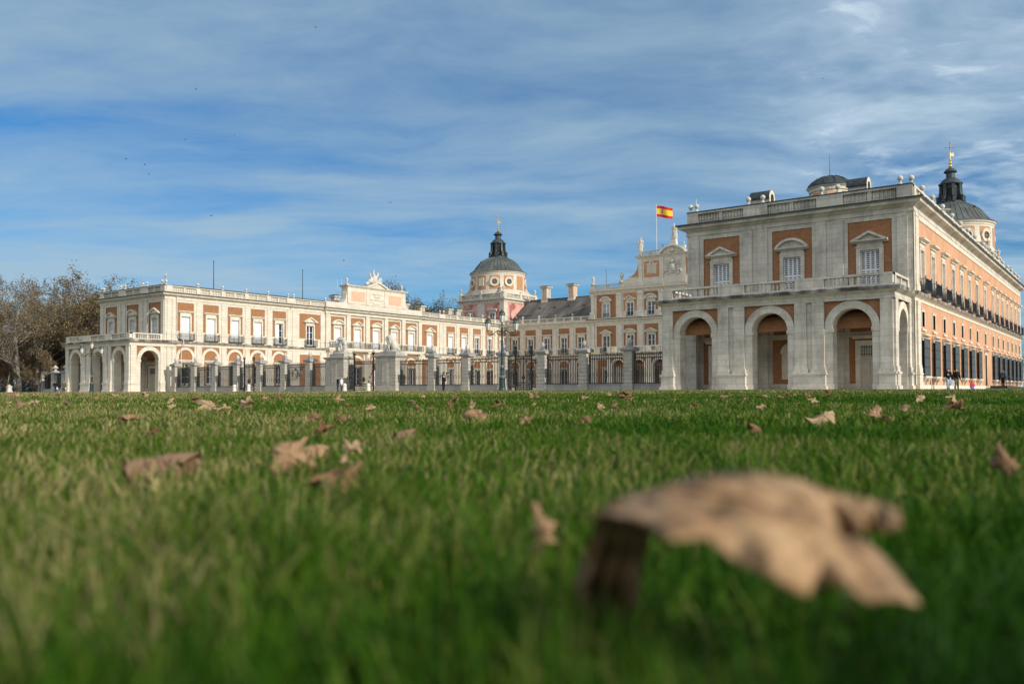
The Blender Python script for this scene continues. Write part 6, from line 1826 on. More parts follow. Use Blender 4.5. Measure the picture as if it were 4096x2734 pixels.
person(2372, 1535, 150, 1.45, RIGHT + 3.0, 'small seated person in red behind the railing in the courtyard', None, REDC, NAVY, HAIRD, crouch=True, loc=Vector((on_Y(2372, 1536, 147).x, 147, 0.02)))
person(2468, 1535, 150, 1.75, RIGHT + 2.6, 'seated person in black behind the railing, before the courtyard arcade', None, BLACKC, NAVY, HAIRD, crouch=True, loc=Vector((on_Y(2468, 1536, 148).x, 148, 0.02)))
def bag(M, off, size, mat, label):
    m = MB()
    m.frustum(0, 0, -size * 1.0, size * 0.75, size * 0.35, -size * 0.15, size * 0.6, size * 0.2)
    m.tube([(-size * 0.2, 0, -size * 0.16), (-size * 0.12, 0, size * 0.05), (size * 0.12, 0, size * 0.05), (size * 0.2, 0, -size * 0.16)], 0.012, 5)
    p = M @ Vector(off)
    tag(obj('bag', m, mat, None, T(p.x, p.y, p.z) @ Matrix.Rotation(0.6, 4, 'Z')), label, 'bag')
bag(M1, (0.28, -0.08, 0.80), 0.34, WHITEC, 'white shopping bag held by the person in the black coat at left')
bag(M2, (0.28, -0.08, 0.72), 0.22, WHITEC, 'small white bag held by the person in the olive parka')
bag(M4, (-0.31, -0.06, 0.80), 0.5, BAGG, 'large pale grey bag carried by the man with the fur hood')
bag(M5, (-0.18, -0.36, 0.34), 0.34, PURPLE, 'purple bag standing before the crouching child in red')
p_ = M3 @ Vector((-0.12, -0.30, 1.16))
tag(obj('cup', MB().lathe(0, 0, [(0.03, 0), (0.042, 0.11), (0.044, 0.115), (0.03, 0.12)], 10), WHITEC, None, T(*p_)), 'white paper cup held by the woman in black puffer jacket', 'cup')

# ------------------------------------------------------------------ trees
def island_mat(name, stops, rough=0.8, trans=0.0):
    m, nt, b = newmat(name)
    g = N(nt, 'ShaderNodeNewGeometry')
    col = ramp(nt, g.outputs['Random Per Island'], stops)
    nt.links.new(col, b.inputs['Base Color']); b.inputs['Roughness'].default_value = rough; b.inputs['Specular IOR Level'].default_value = 0.2
    if trans:
        tr = N(nt, 'ShaderNodeBsdfTranslucent'); nt.links.new(col, tr.inputs[0])
        mx = N(nt, 'ShaderNodeMixShader'); mx.inputs[0].default_value = trans
        nt.links.new(b.outputs[0], mx.inputs[1]); nt.links.new(tr.outputs[0], mx.inputs[2])
        nt.links.new(mx.outputs[0], nt.nodes['Material Output'].inputs[0])
    return m
BARK = mottled('plane_tree_bark', (0.07, 0.062, 0.05), (0.23, 0.215, 0.18), 0.9, 0.9, bumps=0.01, lo=0.42, hi=0.62, detail=6)
TWIG = plain('grey_brown_twigs', (0.17, 0.15, 0.12), 0.9)
DRYLEAF = island_mat('dry_brown_tree_leaves', [(0.0, (0.085, 0.066, 0.036)), (0.35, (0.165, 0.118, 0.057)), (0.7, (0.25, 0.175, 0.08)), (1.0, (0.35, 0.275, 0.15))], 0.75, 0.3)
def make_tree(seed, H, tr, leaves, leafsz, spread=0.42, bare_top=0.0, upright=0.0, start=0.22):
    rnd = random.Random(seed)
    trunk = MB(); crown = MB()
    tips = []
    def rv(): return Vector((rnd.gauss(0, 1), rnd.gauss(0, 1), rnd.gauss(0, 1))).normalized()
    def grow(p, d, L, r, lev):
        n = 4 if lev < 3 else 3
        pts = [p]; rad = [r]
        q = p; dd = d.copy()
        for i in range(n):
            dd = (dd + rv() * (0.17 if lev else 0.07) + Vector((0, 0, 0.06 + upright * 0.1))).normalized()
            q = q + dd * (L / n)
            pts.append(q); rad.append(r * (1 - (0.62 if lev else 0.55) * (i + 1) / n))
        tgt = trunk if lev <= 2 else crown
        tgt.tube(pts, rad, 7 if lev == 0 else (5 if lev < 3 else 3), 0)
        if lev >= 3: tips.extend(pts[1:])
        if lev >= 4: return
        nb = [7, 5, 5, 4][lev]
        for i in range(nb):
            f = start + (1 - start) * (i + rnd.random() * 0.8) / nb if lev == 0 else 0.25 + 0.75 * (i + rnd.random()) / nb
            f = min(f, 0.98)
            k = f * n; a = int(k); fr = k - a
            bp = pts[a].lerp(pts[a + 1], fr)
            ax = (pts[a + 1] - pts[a]).normalized()
            o = rv(); o = (o - ax * o.dot(ax)).normalized()
            nd = (ax * (0.75 + upright) + o * (0.75 if lev else 0.95) + Vector((0, 0, 0.15))).normalized()
            Ln = L * ((0.62 - 0.25 * f) if lev == 0 else 0.56) * (0.8 + 0.4 * rnd.random())
            grow(bp, nd, Ln, max(0.012, rad[a] * (0.55 if lev == 0 else 0.6)), lev + 1)
        if lev < 3: grow(pts[-1], dd, L * 0.5, rad[-1], lev + 1)
    grow(Vector((0, 0, -0.3)), Vector((0.02, 0, 1)), H * 0.72, tr, 0)
    zt = max(t.z for t in tips)
    sc = H / zt
    for i in range(leaves):
        t = tips[rnd.randrange(len(tips))]
        if rnd.random() < bare_top * max(0, (t.z / zt - 0.45) / 0.55): continue
        c = t + rv() * abs(rnd.gauss(0, 0.45))
        a = rv(); b = a.cross(rv()).normalized()
        s = leafsz * (0.6 + 0.8 * rnd.random())
        crown.add([c - a * s, c + b * s * 0.7, c + a * s, c - b * s * 0.7 + a * s * 0.2], [(0, 1, 2, 3)], 1)
    for m in (trunk, crown): m.v = [(x, y, z * sc if z > 0 else z) for x, y, z in m.v]
    return mesh_of('trunk', trunk, BARK, True), mesh_of('crown', crown, [TWIG, DRYLEAF])
TV = [make_tree(11, 20.5, 0.42, 3400, 0.15, bare_top=0.8, upright=0.1), make_tree(23, 23.0, 0.40, 6800, 0.165, upright=0.12), make_tree(37, 24.0, 0.38, 7800, 0.16, upright=0.15), make_tree(51, 15.0, 0.22, 8000, 0.17, start=0.04), make_tree(67, 24.0, 0.34, 2600, 0.16, bare_top=0.3, upright=0.25)]
HV = [20.5, 23.0, 24.0, 15.0, 24.0]
def tree(px, depth, H, var, label, group, rz):
    if px < 600: H *= 1.06
    p = at_depth(px, 1560, depth)
    k = H / HV[var]
    M = T(p.x, p.y, 0) @ Matrix.Rotation(rz, 4, 'Z') @ Matrix.Diagonal((k * 1.0, k * 1.0, k, 1))
    t = thing('tree', label, 'tree', (p.x, p.y, 0), 0, group)
    obj('trunk', TV[var][0], None, t, M); obj('crown', TV[var][1], None, t, M)
rt = random.Random(5)
tree(74, 150, 20.3, 0, 'plane tree with a tall pale trunk and nearly bare top at far left', None, 0.4)
G1 = 'brown leaved plane trees of the park'
L1 = 'brown leaved plane tree in the dense park left of the palace'
for (px, d, H, v) in ((-150, 165, 21, 1), (-60, 160, 21.5, 2), (15, 185, 24.0, 4), (150, 172, 22.0, 2), (215, 182, 23.5, 1), (275, 172, 22.6, 2), (345, 180, 25.0, 1), (400, 192, 25.0, 2), (460, 200, 25.0, 1), (500, 214, 24.5, 2), (300, 205, 26, 2), (120, 205, 25, 1), (540, 225, 22, 1)):
    tree(px, d, H, v, L1, G1, rt.random() * 6)
def woodland():
    rnd = random.Random(9)
    mb = MB()
    for i in range(190):
        u = rnd.uniform(-0.9, -0.40); d = rnd.uniform(215, 290)
        p = CAM + (CR * u + _f) * d
        h = rnd.uniform(7, 15)
        mb.tube([(p.x, p.y, -0.3), (p.x + rnd.uniform(-.4, .4), p.y, h * 0.5), (p.x + rnd.uniform(-1, 1), p.y, h)], [0.2, 0.14, 0.04], 5, 0)
        for k in range(240):
            a = rnd.uniform(0, 2 * PI); z = h * rnd.random() ** 0.9; r = abs(rnd.gauss(0, 1)) * (1.4 + 1.6 * math.sin(PI * min(1, z / h)))
            c = Vector((p.x + r * math.cos(a), p.y + r * math.sin(a), z))
            e = Vector((rnd.gauss(0, 1), rnd.gauss(0, 1), rnd.gauss(0, 1))).normalized(); g = e.cross(Vector((rnd.gauss(0, 1), rnd.gauss(0, 1), rnd.gauss(0, 1)))).normalized()
            s_ = rnd.uniform(0.15, 0.42)
            if k % 4 == 0: mb.tube([c - e * 0.9, c + e * 0.9], 0.025, 3, 0)
            else: mb.add([c - e * s_, c + g * s_ * 0.7, c + e * s_, c - g * s_ * 0.7], [(0, 1, 2, 3)], 1)
    tag(obj('woodland', mb, [TWIG, DRYLEAF]), None, None, None, 'stuff')
woodland()
L2 = 'low bushy brown leaved tree under the tall park trees'
for (px, d, H, v) in ((-100, 178, 13, 3), (-10, 200, 14, 3), (50, 190, 13, 3), (120, 185, 13.5, 3), (185, 195, 15, 3), (240, 190, 13, 3), (300, 190, 14, 3), (350, 200, 15, 3), (400, 205, 15, 3), (90, 225, 16, 3), (200, 230, 17, 3), (300, 235, 17, 3), (10, 240, 17, 3), (-70, 230, 17, 3), (390, 240, 18, 3), (160, 160, 8, 3), (30, 165, 8, 3)):
    tree(px, d, H, v, L2, 'low trees of the park', rt.random() * 6)
for (px, d, H, v, lab) in ((1610, 222, 29.3, 2, 'brown crowned tree behind the inscription attic, nearest the urn'), (1690, 226, 29.6, 1, 'brown crowned tree behind the left wing roof, right of the attic'), (1740, 235, 28.0, 4, 'wispy bare tree behind the left wing chimneys'), (1790, 240, 26.0, 4, 'small bare tree behind the left wing roof beside the domed tower'), (1345, 232, 25.5, 4, 'bare tree top just showing left of the inscription attic'), (2125, 265, 30.5, 4, 'bare tree top behind the domed tower, above the grey roof'), (4120, 330, 20, 4, 'distant tree beyond the far end of the right wing')):
    tree(px, d, H, v, lab, None, rt.random() * 6)

# ------------------------------------------------------------------ birds
bm = MB(); bm.ellipsoid((0, 0, 0), 0.05, 0.13, 0.045, 8)
for sg in (-1, 1): bm.add([(sg * 0.03, -0.05, 0.02), (sg * 0.03, 0.06, 0.02), (sg * 0.30, 0.09, 0.12), (sg * 0.26, -0.01, 0.11)], [(0, 1, 2, 3)])
bm.add([(-0.03, 0.1, 0), (0.03, 0.1, 0), (0.05, 0.22, 0), (-0.05, 0.22, 0)], [(0, 1, 2, 3)])
BIRD = mesh_of('bird', bm, BLACKC)
rb_ = random.Random(3)
for i, (x, y) in enumerate(((725, 63), (450, 205), (538, 310), (425, 320), (290, 365), (332, 378), (342, 400), (896, 465), (484, 495), (788, 598), (1887, 181))):
    p = at_depth(x * 1.7437, y * 1.7437, 140 if i != 7 else 100)
    tag(obj('bird', BIRD, None, None, T(*p) @ Matrix.Rotation(rb_.random() * 6, 4, 'Z') @ Matrix.Rotation(rb_.uniform(-.5, .5), 4, 'X')), 'tiny dark bird flying high in the blue sky', 'bird', 'birds in the sky')
# ------------------------------------------------------------------ fallen leaves
def leafmat(name, a, b_, c, lo=0.3, hi=0.72):
    m, nt, b = newmat(name)
    tc = N(nt, 'ShaderNodeTexCoord')
    n = noise(nt, tc.outputs['Object'], 26.0, 5, 0.6)
    n2 = noise(nt, tc.outputs['Object'], 120.0, 3, 0.6)
    col = ramp(nt, n, [(lo, a), (0.5, b_), (hi, c)])
    col = mixc(nt, 0.25, col, ramp(nt, n2, [(0.35, tuple(q * 0.5 for q in a)), (0.6, c)]))
    nt.links.new(col, b.inputs['Base Color']); b.inputs['Roughness'].default_value = 0.65; b.inputs['Specular IOR Level'].default_value = 0.3
    tr = N(nt, 'ShaderNodeBsdfTranslucent'); nt.links.new(col, tr.inputs[0])
    mx = N(nt, 'ShaderNodeMixShader'); mx.inputs[0].default_value = 0.10
    nt.links.new(b.outputs[0], mx.inputs[1]); nt.links.new(tr.outputs[0], mx.inputs[2]); nt.links.new(mx.outputs[0], nt.nodes['Material Output'].inputs[0])
    bump(nt, b, n2, 0.3, 0.001)
    return m
LF = [leafmat('tan_dry_leaf', (0.15, 0.085, 0.045), (0.32, 0.19, 0.095), (0.43, 0.285, 0.155)), leafmat('rust_dry_leaf', (0.09, 0.045, 0.02), (0.19, 0.10, 0.044), (0.27, 0.16, 0.075)), leafmat('pale_dry_leaf', (0.24, 0.15, 0.08), (0.39, 0.265, 0.15), (0.48, 0.35, 0.21)), leafmat('pinkish_dry_leaf', (0.11, 0.065, 0.038), (0.22, 0.13, 0.075), (0.30, 0.19, 0.115))]
def leaf_mesh(seed, mat, curl=1.0, fold=0.0):
    rnd = random.Random(seed)
    mb = MB()
    na, nr = 60, 7
    lob = [(-PI * 0.5 + k * 2 * PI / 5.6 + PI * 0.5 - PI * 0.0, r) for k, r in ((-2, 0.72), (-1, 0.92), (0, 1.0), (1, 0.92), (2, 0.72))]
    ph = [rnd.uniform(0, 6) for _ in range(6)]
    ca, cb = curl * rnd.uniform(0.6, 1.5), curl * rnd.uniform(-0.3, 0.9)
    for i in range(nr + 1):
        for k in range(na):
            th = 2 * PI * k / na
            rr = 0.42
            for a, r in lob:
                d = abs((th - a + PI) % (2 * PI) - PI)
                rr = max(rr, 0.42 + (r - 0.42) * max(0, 1 - d / 0.52) ** 0.75)
            rr *= 1 + 0.06 * math.sin(th * 23 + ph[0]) + 0.05 * math.sin(th * 9 + ph[4])
            q = i / nr * rr
            x, y = q * math.cos(th), q * math.sin(th)
            z = 0.34 * q * q * math.sin(5 * th + ph[1]) + 0.10 * q * math.sin(11 * th + ph[5]) - ca * y * y * 0.5 - cb * x * x * 0.5 + 0.07 * math.sin(4 * x + ph[2]) + 0.07 * math.sin(5 * y + ph[3]) + fold * max(0, abs(y) - 0.25) * (1 if y > 0 else 0.4)
            mb.v.append((x, y, z))
    for i in range(nr):
        for k in range(na):
            a, b = i * na + k, i * na + (k + 1) % na
            if i == 0: mb.f.append((0 * na + k, (i + 1) * na + k, (i + 1) * na + (k + 1) % na))
            else: mb.f.append((a, (i + 1) * na + k, (i + 1) * na + (k + 1) % na, b))
            mb.m.append(0)
    for a, r in lob:   # raised veins
        mb.tube([(0, 0, 0.012)] + [(r * f * math.cos(a), r * f * math.sin(a), -ca * (r * f * math.sin(a)) ** 2 * .5 - cb * (r * f * math.cos(a)) ** 2 * .5 + 0.07 * math.sin(4 * r * f * math.cos(a) + ph[2]) + 0.07 * math.sin(5 * r * f * math.sin(a) + ph[3]) + 0.012) for f in (0.3, 0.6, 0.9)], [0.02, 0.016, 0.012, 0.006], 4)
    mb.tube([(0, 0, 0), (-0.3, 0.02, 0.03), (-0.65, 0.06, 0.10), (-0.95, 0.1, 0.2 + rnd.uniform(-.1, .3))], [0.022, 0.018, 0.016, 0.026], 5)
    # dry leaves roll up: bend round one axis, then a little round the other
    for ax, Rb in ((rnd.uniform(0, PI), rnd.uniform(0.42, 0.8)), (rnd.uniform(0, PI), rnd.uniform(0.9, 1.6))):
        sg = rnd.choice((-1, -1, 1)); c_, s_ = math.cos(ax), math.sin(ax); off = rnd.uniform(-0.25, 0.25)
        for i, (x, y, z) in enumerate(mb.v):
            u = x * c_ + y * s_ - off; v = -x * s_ + y * c_
            a_ = max(-2.2, min(2.2, u / Rb))
            u2 = (Rb - sg * z) * math.sin(a_) + off; z2 = sg * (Rb - (Rb - sg * z) * math.cos(a_))
            mb.v[i] = (u2 * c_ - v * s_, u2 * s_ + v * c_, z2)
    me = mesh_of('fallen_leaf', mb, mat, True)
    return me
LMESH = [[leaf_mesh(100 + 7 * i + m, LF[m], 0.5, 0.3 * (i % 2)) for i in range(4)] for m in range(4)]
rl = random.Random(17)
def fallen(px, py, wpx, m, tilt, label, group=None, lift=0.03, v=None, rz=None):
    p, d = on_lawn(px, py, lift)
    s = wpx / FPX * d / 1.9
    s = min(max(s, 0.035), 0.13)
    v = rl.randrange(4) if v is None else v
    M = T(p.x, p.y, p.z + 0.012 + s * 0.15) @ Matrix.Rotation(YAW + rl.uniform(-.5, .5), 4, 'Z') @ Matrix.Rotation(tilt * rl.choice([1, 1, 1, -0.6]) if group else tilt, 4, 'X') @ Matrix.Rotation(rl.uniform(-.3, .3), 4, 'Y') @ Matrix.Rotation(rz if rz is not None else rl.random() * 6.28, 4, 'Z') @ Matrix.Scale(s, 4)
    o = obj('fallen_leaf', LMESH[m][v], None, None, M)
    md = o.modifiers.new('thickness', 'SOLIDIFY'); md.thickness = 0.006
    tag(o, label, 'leaf', group or 'dry leaves on the lawn')
    return o
K = 1.7437
named = [
 (662, 1070, 190, 0, 0.95, 'tan leaf standing half upright, left part of the big leaf cluster left of centre', 2), (720, 1040, 130, 0, 0.3, 'tan leaf bridging the middle of the leaf cluster left of centre'), (798, 1050, 110, 2, 0.6, 'pale leaf at the right end of the leaf cluster left of centre'),
 (775, 1106, 240, 1, 0.1, 'rust brown leaf in front of the leaf cluster left of centre', 0), (355, 1080, 240, 3, 0.15, 'pinkish brown leaf lying low in the blurred grass at left', 3), (740, 1000, 60, 1, 1.0, 'small rust leaf standing upright just behind the leaf cluster'),
 (1100, 958, 110, 0, 0.6, 'tan leaf pair lying in mid lawn, nearest below the tall street lamp'), (1203, 970, 60, 0, 1.2, 'upright orange tan leaf right of the tan pair in mid lawn'), (1335, 967, 60, 1, 0.5, 'brown leaf on the mid lawn straight below the courtyard railings'), (1890, 968, 100, 2, 1.15, 'pale leaf with pointed lobes standing upright, right of centre'),
 (2015, 963, 70, 0, 0.3, 'flat tan leaf just right of the upright pale leaf'), (2115, 920, 80, 2, 0.8, 'large pale leaf at right, nearest below the salmon flank'), (2185, 924, 70, 2, 1.1, 'pale lobed leaf standing at far right below the walking pair'), (2190, 942, 60, 1, 0.4, 'dark brown leaf in front of the pale lobed leaf at far right'),
 (2310, 1085, 130, 1, 0.9, 'dark rust leaf at the right edge in the blurred grass'), (40, 935, 130, 3, 0.7, 'pinkish curled leaf at the far left edge of the lawn'), (1450, 915, 60, 0, 0.9, 'tan curled leaf sticking up below the right porch end'), (770, 922, 45, 0, 1.1, 'tan leaf with two upright lobes right of the gate axis'),
 (480, 938, 90, 2, 0.4, 'pale flat leaf on the lawn below the left railings'), (560, 935, 75, 2, 0.5, 'pale pink leaf right of the pale flat one below left railings'), (295, 973, 70, 0, 0.5, 'tan folded leaf on the left lawn with a darker one beside'), (350, 1003, 40, 1, 0.8, 'small dark leaf standing in the left lawn'),
 (925, 1002, 80, 3, 0.3, 'faint pinkish leaf lying among blades left of the pine leaf pair'), (715, 962, 50, 1, 1.0, 'narrow dark leaf blade standing left of centre'), (785, 966, 50, 1, 0.9, 'curled orange leaf left of centre, just right of the narrow dark one'), (215, 915, 60, 0, 0.3, 'tan flat leaf on the far left lawn'), (1740, 992, 60, 1, 0.6, 'brown small leaf half hidden in grass right of centre')]
for (x, y, w, m, tl, lab, *vv) in named: fallen(x * K, y * K, w * K * 0.95, m, tl, lab, None, 0.035 if y > 1000 else 0.03, *vv)
for i in range(66):
    x = rl.uniform(0, 4096); y = 1583 + 60 * rl.random() ** 1.6
    fallen(x, y, rl.uniform(24, 60), rl.randrange(4), rl.choice([0.4, 0.8, 1.1, 1.3]), 'small dry leaf far out on the lawn', 'small dry leaves far out on the lawn', 0.035)

# the big blurred leaf close to the lens
def px3(x, y, d): return tuple(at_depth(x, y, d))
def grid(mb, top, bot, nt_, dt, db, bulge, mi=0):
    def samp(pts, n):
        out = []
        for i in range(n + 1):
            u = i / n * (len(pts) - 1); a = min(int(u), len(pts) - 2); f = u - a
            out.append((pts[a][0] * (1 - f) + pts[a + 1][0] * f, pts[a][1] * (1 - f) + pts[a + 1][1] * f))
        return out
    n = 26
    A, Bq = samp(top, n), samp(bot, n)
    b = len(mb.v)
    for j in range(nt_ + 1):
        t = j / nt_
        for i in range(n + 1):
            x = A[i][0] * (1 - t) + Bq[i][0] * t; y = A[i][1] * (1 - t) + Bq[i][1] * t
            d = dt * (1 - t) + db * t - bulge * math.sin(PI * t) + 0.014 * math.sin(i * 0.75 + t * 1.5) * t + 0.011 * abs(math.sin(i * 0.62 - t * 2.6)) - 0.003 * math.sin(i * 2.1 + t * 7)
            mb.v.append(px3(x, y, d))
    for j in range(nt_):
        for i in range(n):
            a = b + j * (n + 1) + i
            mb.f.append((a, a + 1, a + n + 2, a + n + 1)); mb.m.append(mi)
hb = MB()
grid(hb, [(2385, 2050), (2480, 1990), (2610, 1955), (2760, 1905), (2950, 1886), (3150, 1900), (3290, 1960), (3400, 2105), (3545, 2235), (3655, 2375)],
     [(2590, 2085), (2640, 2140), (2690, 2165), (2780, 2150), (2860, 2180), (2960, 2255), (3090, 2310), (3225, 2390), (3320, 2335), (3400, 2360), (3480, 2415), (3555, 2395), (3680, 2418)], 10, 0.545, 0.455, 0.02)
grid(hb, [(3080, 1895), (3200, 1920), (3330, 1965), (3450, 1995), (3540, 2010), (3600, 2050)], [(3250, 2090), (3320, 2120), (3400, 2150), (3470, 2120), (3550, 2130), (3605, 2100)], 8, 0.552, 0.525, 0.012)
grid(hb, [(2385, 2050), (2450, 2010), (2540, 2010), (2620, 2060)], [(2290, 2360), (2345, 2490), (2400, 2440), (2470, 2520), (2540, 2430)], 8, 0.53, 0.63, -0.01)
hb.tube([px3(2400, 2040, .553), px3(2700, 1945, .53), px3(3000, 1990, .505), px3(3320, 2200, .485), px3(3560, 2330, .475)], [0.0016, 0.0016, 0.0014, 0.001, 0.0006], 5)
HERO = leafmat('creased_tan_leaf', (0.065, 0.04, 0.022), (0.265, 0.148, 0.068), (0.44, 0.285, 0.15), 0.37, 0.60)
me = mesh_of('fallen_leaf', hb, HERO, True)
o = obj('fallen_leaf', me, None, None, Matrix())
c0 = Vector(px3(2950, 2200, 0.51))
me.transform(Matrix.Translation(-c0)); o.matrix_basis = T(*c0); WM[o.name] = T(*c0)
o.modifiers.new('thickness', 'SOLIDIFY').thickness = 0.0004
tag(o, 'huge arched tan plane leaf, out of focus, close in front at lower right', 'leaf')
fallen(2150, 2190, 85, 0, 1.3, 'pale blurred leaf tip standing left of the huge foreground leaf', None, 0.04)

# ------------------------------------------------------------------ grass
def vnoise(x, y, cell, seed):
    g = np.random.default_rng(seed).random((256, 256))
    u, v = x / cell, y / cell
    i, j = np.floor(u).astype(int), np.floor(v).astype(int)
    f, h = u - i, v - j
    f = f * f * (3 - 2 * f); h = h * h * (3 - 2 * h)
    q = lambda a, b: g[a % 256, b % 256]
    return (q(i, j) * (1 - f) + q(i + 1, j) * f) * (1 - h) + (q(i, j + 1) * (1 - f) + q(i + 1, j + 1) * f) * h
def grass_mesh():
    rng = np.random.default_rng(4)
    az0 = math.atan2(_f.y, _f.x)
    P = []; Hh = []; Ww = []
    def zone(r0, r1, dens, h, w, half):
        area = half * (r1 * r1 - r0 * r0)
        n = int(area * dens)
        r = np.sqrt(rng.uniform(r0 * r0, r1 * r1, n)); a = az0 + rng.uniform(-half, half, n)
        x, y = r * np.cos(a), r * np.sin(a)
        clump = vnoise(x, y, 0.09, 1) * 0.6 + vnoise(x, y, 0.33, 2) * 0.4
        keep = (y < YE - 0.8)
        x, y, clump = x[keep], y[keep], clump[keep]
        P.append(np.stack([x, y], 1)); Hh.append(h * (0.40 + 0.75 * rng.random(len(x))) * (0.45 + 1.1 * clump)); Ww.append(w * (0.6 + 0.8 * rng.random(len(x))))
    zone(0.10, 0.5, 12000, 0.072, 0.0026, PI * 0.45)
    zone(0.5, 1.4, 11000, 0.064, 0.0028, 0.82)
    zone(1.4, 4.0, 4200, 0.058, 0.0046, 0.78)
    zone(4.0, 10.0, 1200, 0.058, 0.0085, 0.76)
    zone(10.0, 24.0, 280, 0.058, 0.015, 0.76)
    zone(24.0, 75.0, 36, 0.05, 0.035, 0.80)
    P = np.concatenate(P); H = np.concatenate(Hh); W = np.concatenate(Ww)
    n = len(P)
    r = np.hypot(P[:, 0], P[:, 1])
    t = np.clip((r - 3) / 45, 0, 1)
    z = -0.13 + 0.13 * t * t * (3 - 2 * t) - 0.004
    # keep clear of the lens
    H = np.minimum(H, 0.095)
    ang = rng.uniform(0, 2 * PI, n); lean = np.abs(rng.normal(0.5, 0.4, n)); la = rng.uniform(0, 2 * PI, n)
    dx, dy = np.cos(ang), np.sin(ang)
    lx, ly = np.cos(la) * lean * H, np.sin(la) * lean * H
    V = np.zeros((n, 7, 3), np.float32)
    for i, (f, wf, lf, zf) in enumerate(((0, 1.0, 0, 0), (0.45, 0.85, 0.28, 0.47), (0.8, 0.55, 0.68, 0.80))):
        for sgn, k in ((-1, 0), (1, 1)):
            V[:, i * 2 + k, 0] = P[:, 0] + sgn * dx * W * wf * 0.5 + lx * lf
            V[:, i * 2 + k, 1] = P[:, 1] + sgn * dy * W * wf * 0.5 + ly * lf
            V[:, i * 2 + k, 2] = z + H * zf
    V[:, 6, 0] = P[:, 0] + lx * 1.1; V[:, 6, 1] = P[:, 1] + ly * 1.1; V[:, 6, 2] = z + H * np.clip(1.0 - 0.25 * lean, 0.4, 1)
    me = bpy.data.meshes.new('grass')
    me.vertices.add(n * 7); me.vertices.foreach_set('co', V.reshape(-1))
    base = (np.arange(n) * 7)[:, None]
    quads = np.concatenate([base + np.array([0, 1, 3, 2]), base + np.array([2, 3, 5, 4])], 1)
    tris = base + np.array([4, 5, 6])
    loops = np.concatenate([quads, tris], 1).reshape(-1)
    me.loops.add(len(loops)); me.loops.foreach_set('vertex_index', loops.astype(np.int32))
    starts = ((np.arange(n) * 11)[:, None] + np.array([0, 4, 8])).reshape(-1)
    me.polygons.add(n * 3); me.polygons.foreach_set('loop_start', starts.astype(np.int32))
    try: me.polygons.foreach_set('loop_total', np.tile(np.array([4, 4, 3], np.int32), n))
    except Exception: pass
    # straw patches
    straw = vnoise(P[:, 0], P[:, 1], 0.12, 5) * 0.35 + vnoise(P[:, 0], P[:, 1], 0.4, 6) * 0.3 + vnoise(P[:, 0], P[:, 1], 1.7, 7) * 0.35
    straw = np.clip((straw - 0.5) * 2.6 + 0.5, 0, 1)
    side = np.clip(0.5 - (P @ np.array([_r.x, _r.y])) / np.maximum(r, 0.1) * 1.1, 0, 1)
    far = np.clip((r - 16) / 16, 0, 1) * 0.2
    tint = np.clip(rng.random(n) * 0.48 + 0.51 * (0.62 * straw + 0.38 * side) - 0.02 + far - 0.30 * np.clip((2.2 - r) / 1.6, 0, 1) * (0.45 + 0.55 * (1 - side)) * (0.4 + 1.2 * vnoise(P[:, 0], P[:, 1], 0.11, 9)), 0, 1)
    at = me.attributes.new('tint', 'FLOAT', 'POINT')
    at.data.foreach_set('value', np.repeat(tint, 7).astype(np.float32))
    hf = np.tile(np.array([0, 0, .47, .47, .8, .8, 1], np.float32), n)
    at2 = me.attributes.new('along', 'FLOAT', 'POINT'); at2.data.foreach_set('value', hf)
    me.update(calc_edges=True)
    return me
def grassmat():
    m, nt, b = newmat('grass_blades')
    at = N(nt, 'ShaderNodeAttribute'); at.attribute_name = 'tint'
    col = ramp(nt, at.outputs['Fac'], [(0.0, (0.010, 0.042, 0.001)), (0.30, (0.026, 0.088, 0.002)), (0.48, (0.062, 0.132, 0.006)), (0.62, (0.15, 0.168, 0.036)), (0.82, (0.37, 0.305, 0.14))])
    nt.links.new(col, b.inputs['Base Color']); b.inputs['Roughness'].default_value = 0.55; b.inputs['Specular IOR Level'].default_value = 0.1
    tr = N(nt, 'ShaderNodeBsdfTranslucent'); nt.links.new(col, tr.inputs[0])
    mx = N(nt, 'ShaderNodeMixShader'); mx.inputs[0].default_value = 0.3
    nt.links.new(b.outputs[0], mx.inputs[1]); nt.links.new(tr.outputs[0], mx.inputs[2]); nt.links.new(mx.outputs[0], nt.nodes['Material Output'].inputs[0])
    return m
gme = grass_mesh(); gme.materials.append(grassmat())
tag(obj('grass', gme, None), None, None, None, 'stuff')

# ------------------------------------------------------------------ light and sky
EL, AZ = R(26.0), R(2.9)
sv = Vector((math.cos(EL) * math.cos(AZ), -math.cos(EL) * math.sin(AZ), math.sin(EL)))
sd = bpy.data.lights.new('sun', 'SUN'); sd.energy = 4.0; sd.angle = R(0.53); sd.color = (1.0, 0.93, 0.82)
so = bpy.data.objects.new('sun', sd); C.objects.link(so); so.rotation_mode = 'QUATERNION'; so.rotation_quaternion = sv.to_track_quat('Z', 'Y'); so.location = (0, 0, 60)
w = bpy.data.worlds.new('World'); scene.world = w; w.use_nodes = True
nt = w.node_tree
bg = nt.nodes['Background']
sk = N(nt, 'ShaderNodeTexSky'); sk.sky_type = 'NISHITA'; sk.sun_disc = False; sk.sun_elevation = EL; sk.sun_rotation = PI / 2 + AZ; sk.air_density = 1.0; sk.dust_density = 0.6; sk.ozone_density = 2.0
tc = N(nt, 'ShaderNodeTexCoord'); gen = tc.outputs['Generated']
sep = N(nt, 'ShaderNodeSeparateXYZ'); nt.links.new(gen, sep.inputs[0])
def mth(op, a, b=None, c=None):
    n = N(nt, 'ShaderNodeMath', operation=op)
    for i, q in enumerate((a, b, c)):
        if q is None: continue
        if hasattr(q, 'links'): nt.links.new(q, n.inputs[i])
        else: n.inputs[i].default_value = q
    return n.outputs[0]
zz = mth('ADD', mth('MAXIMUM', sep.outputs[2], 0.0), 0.10)
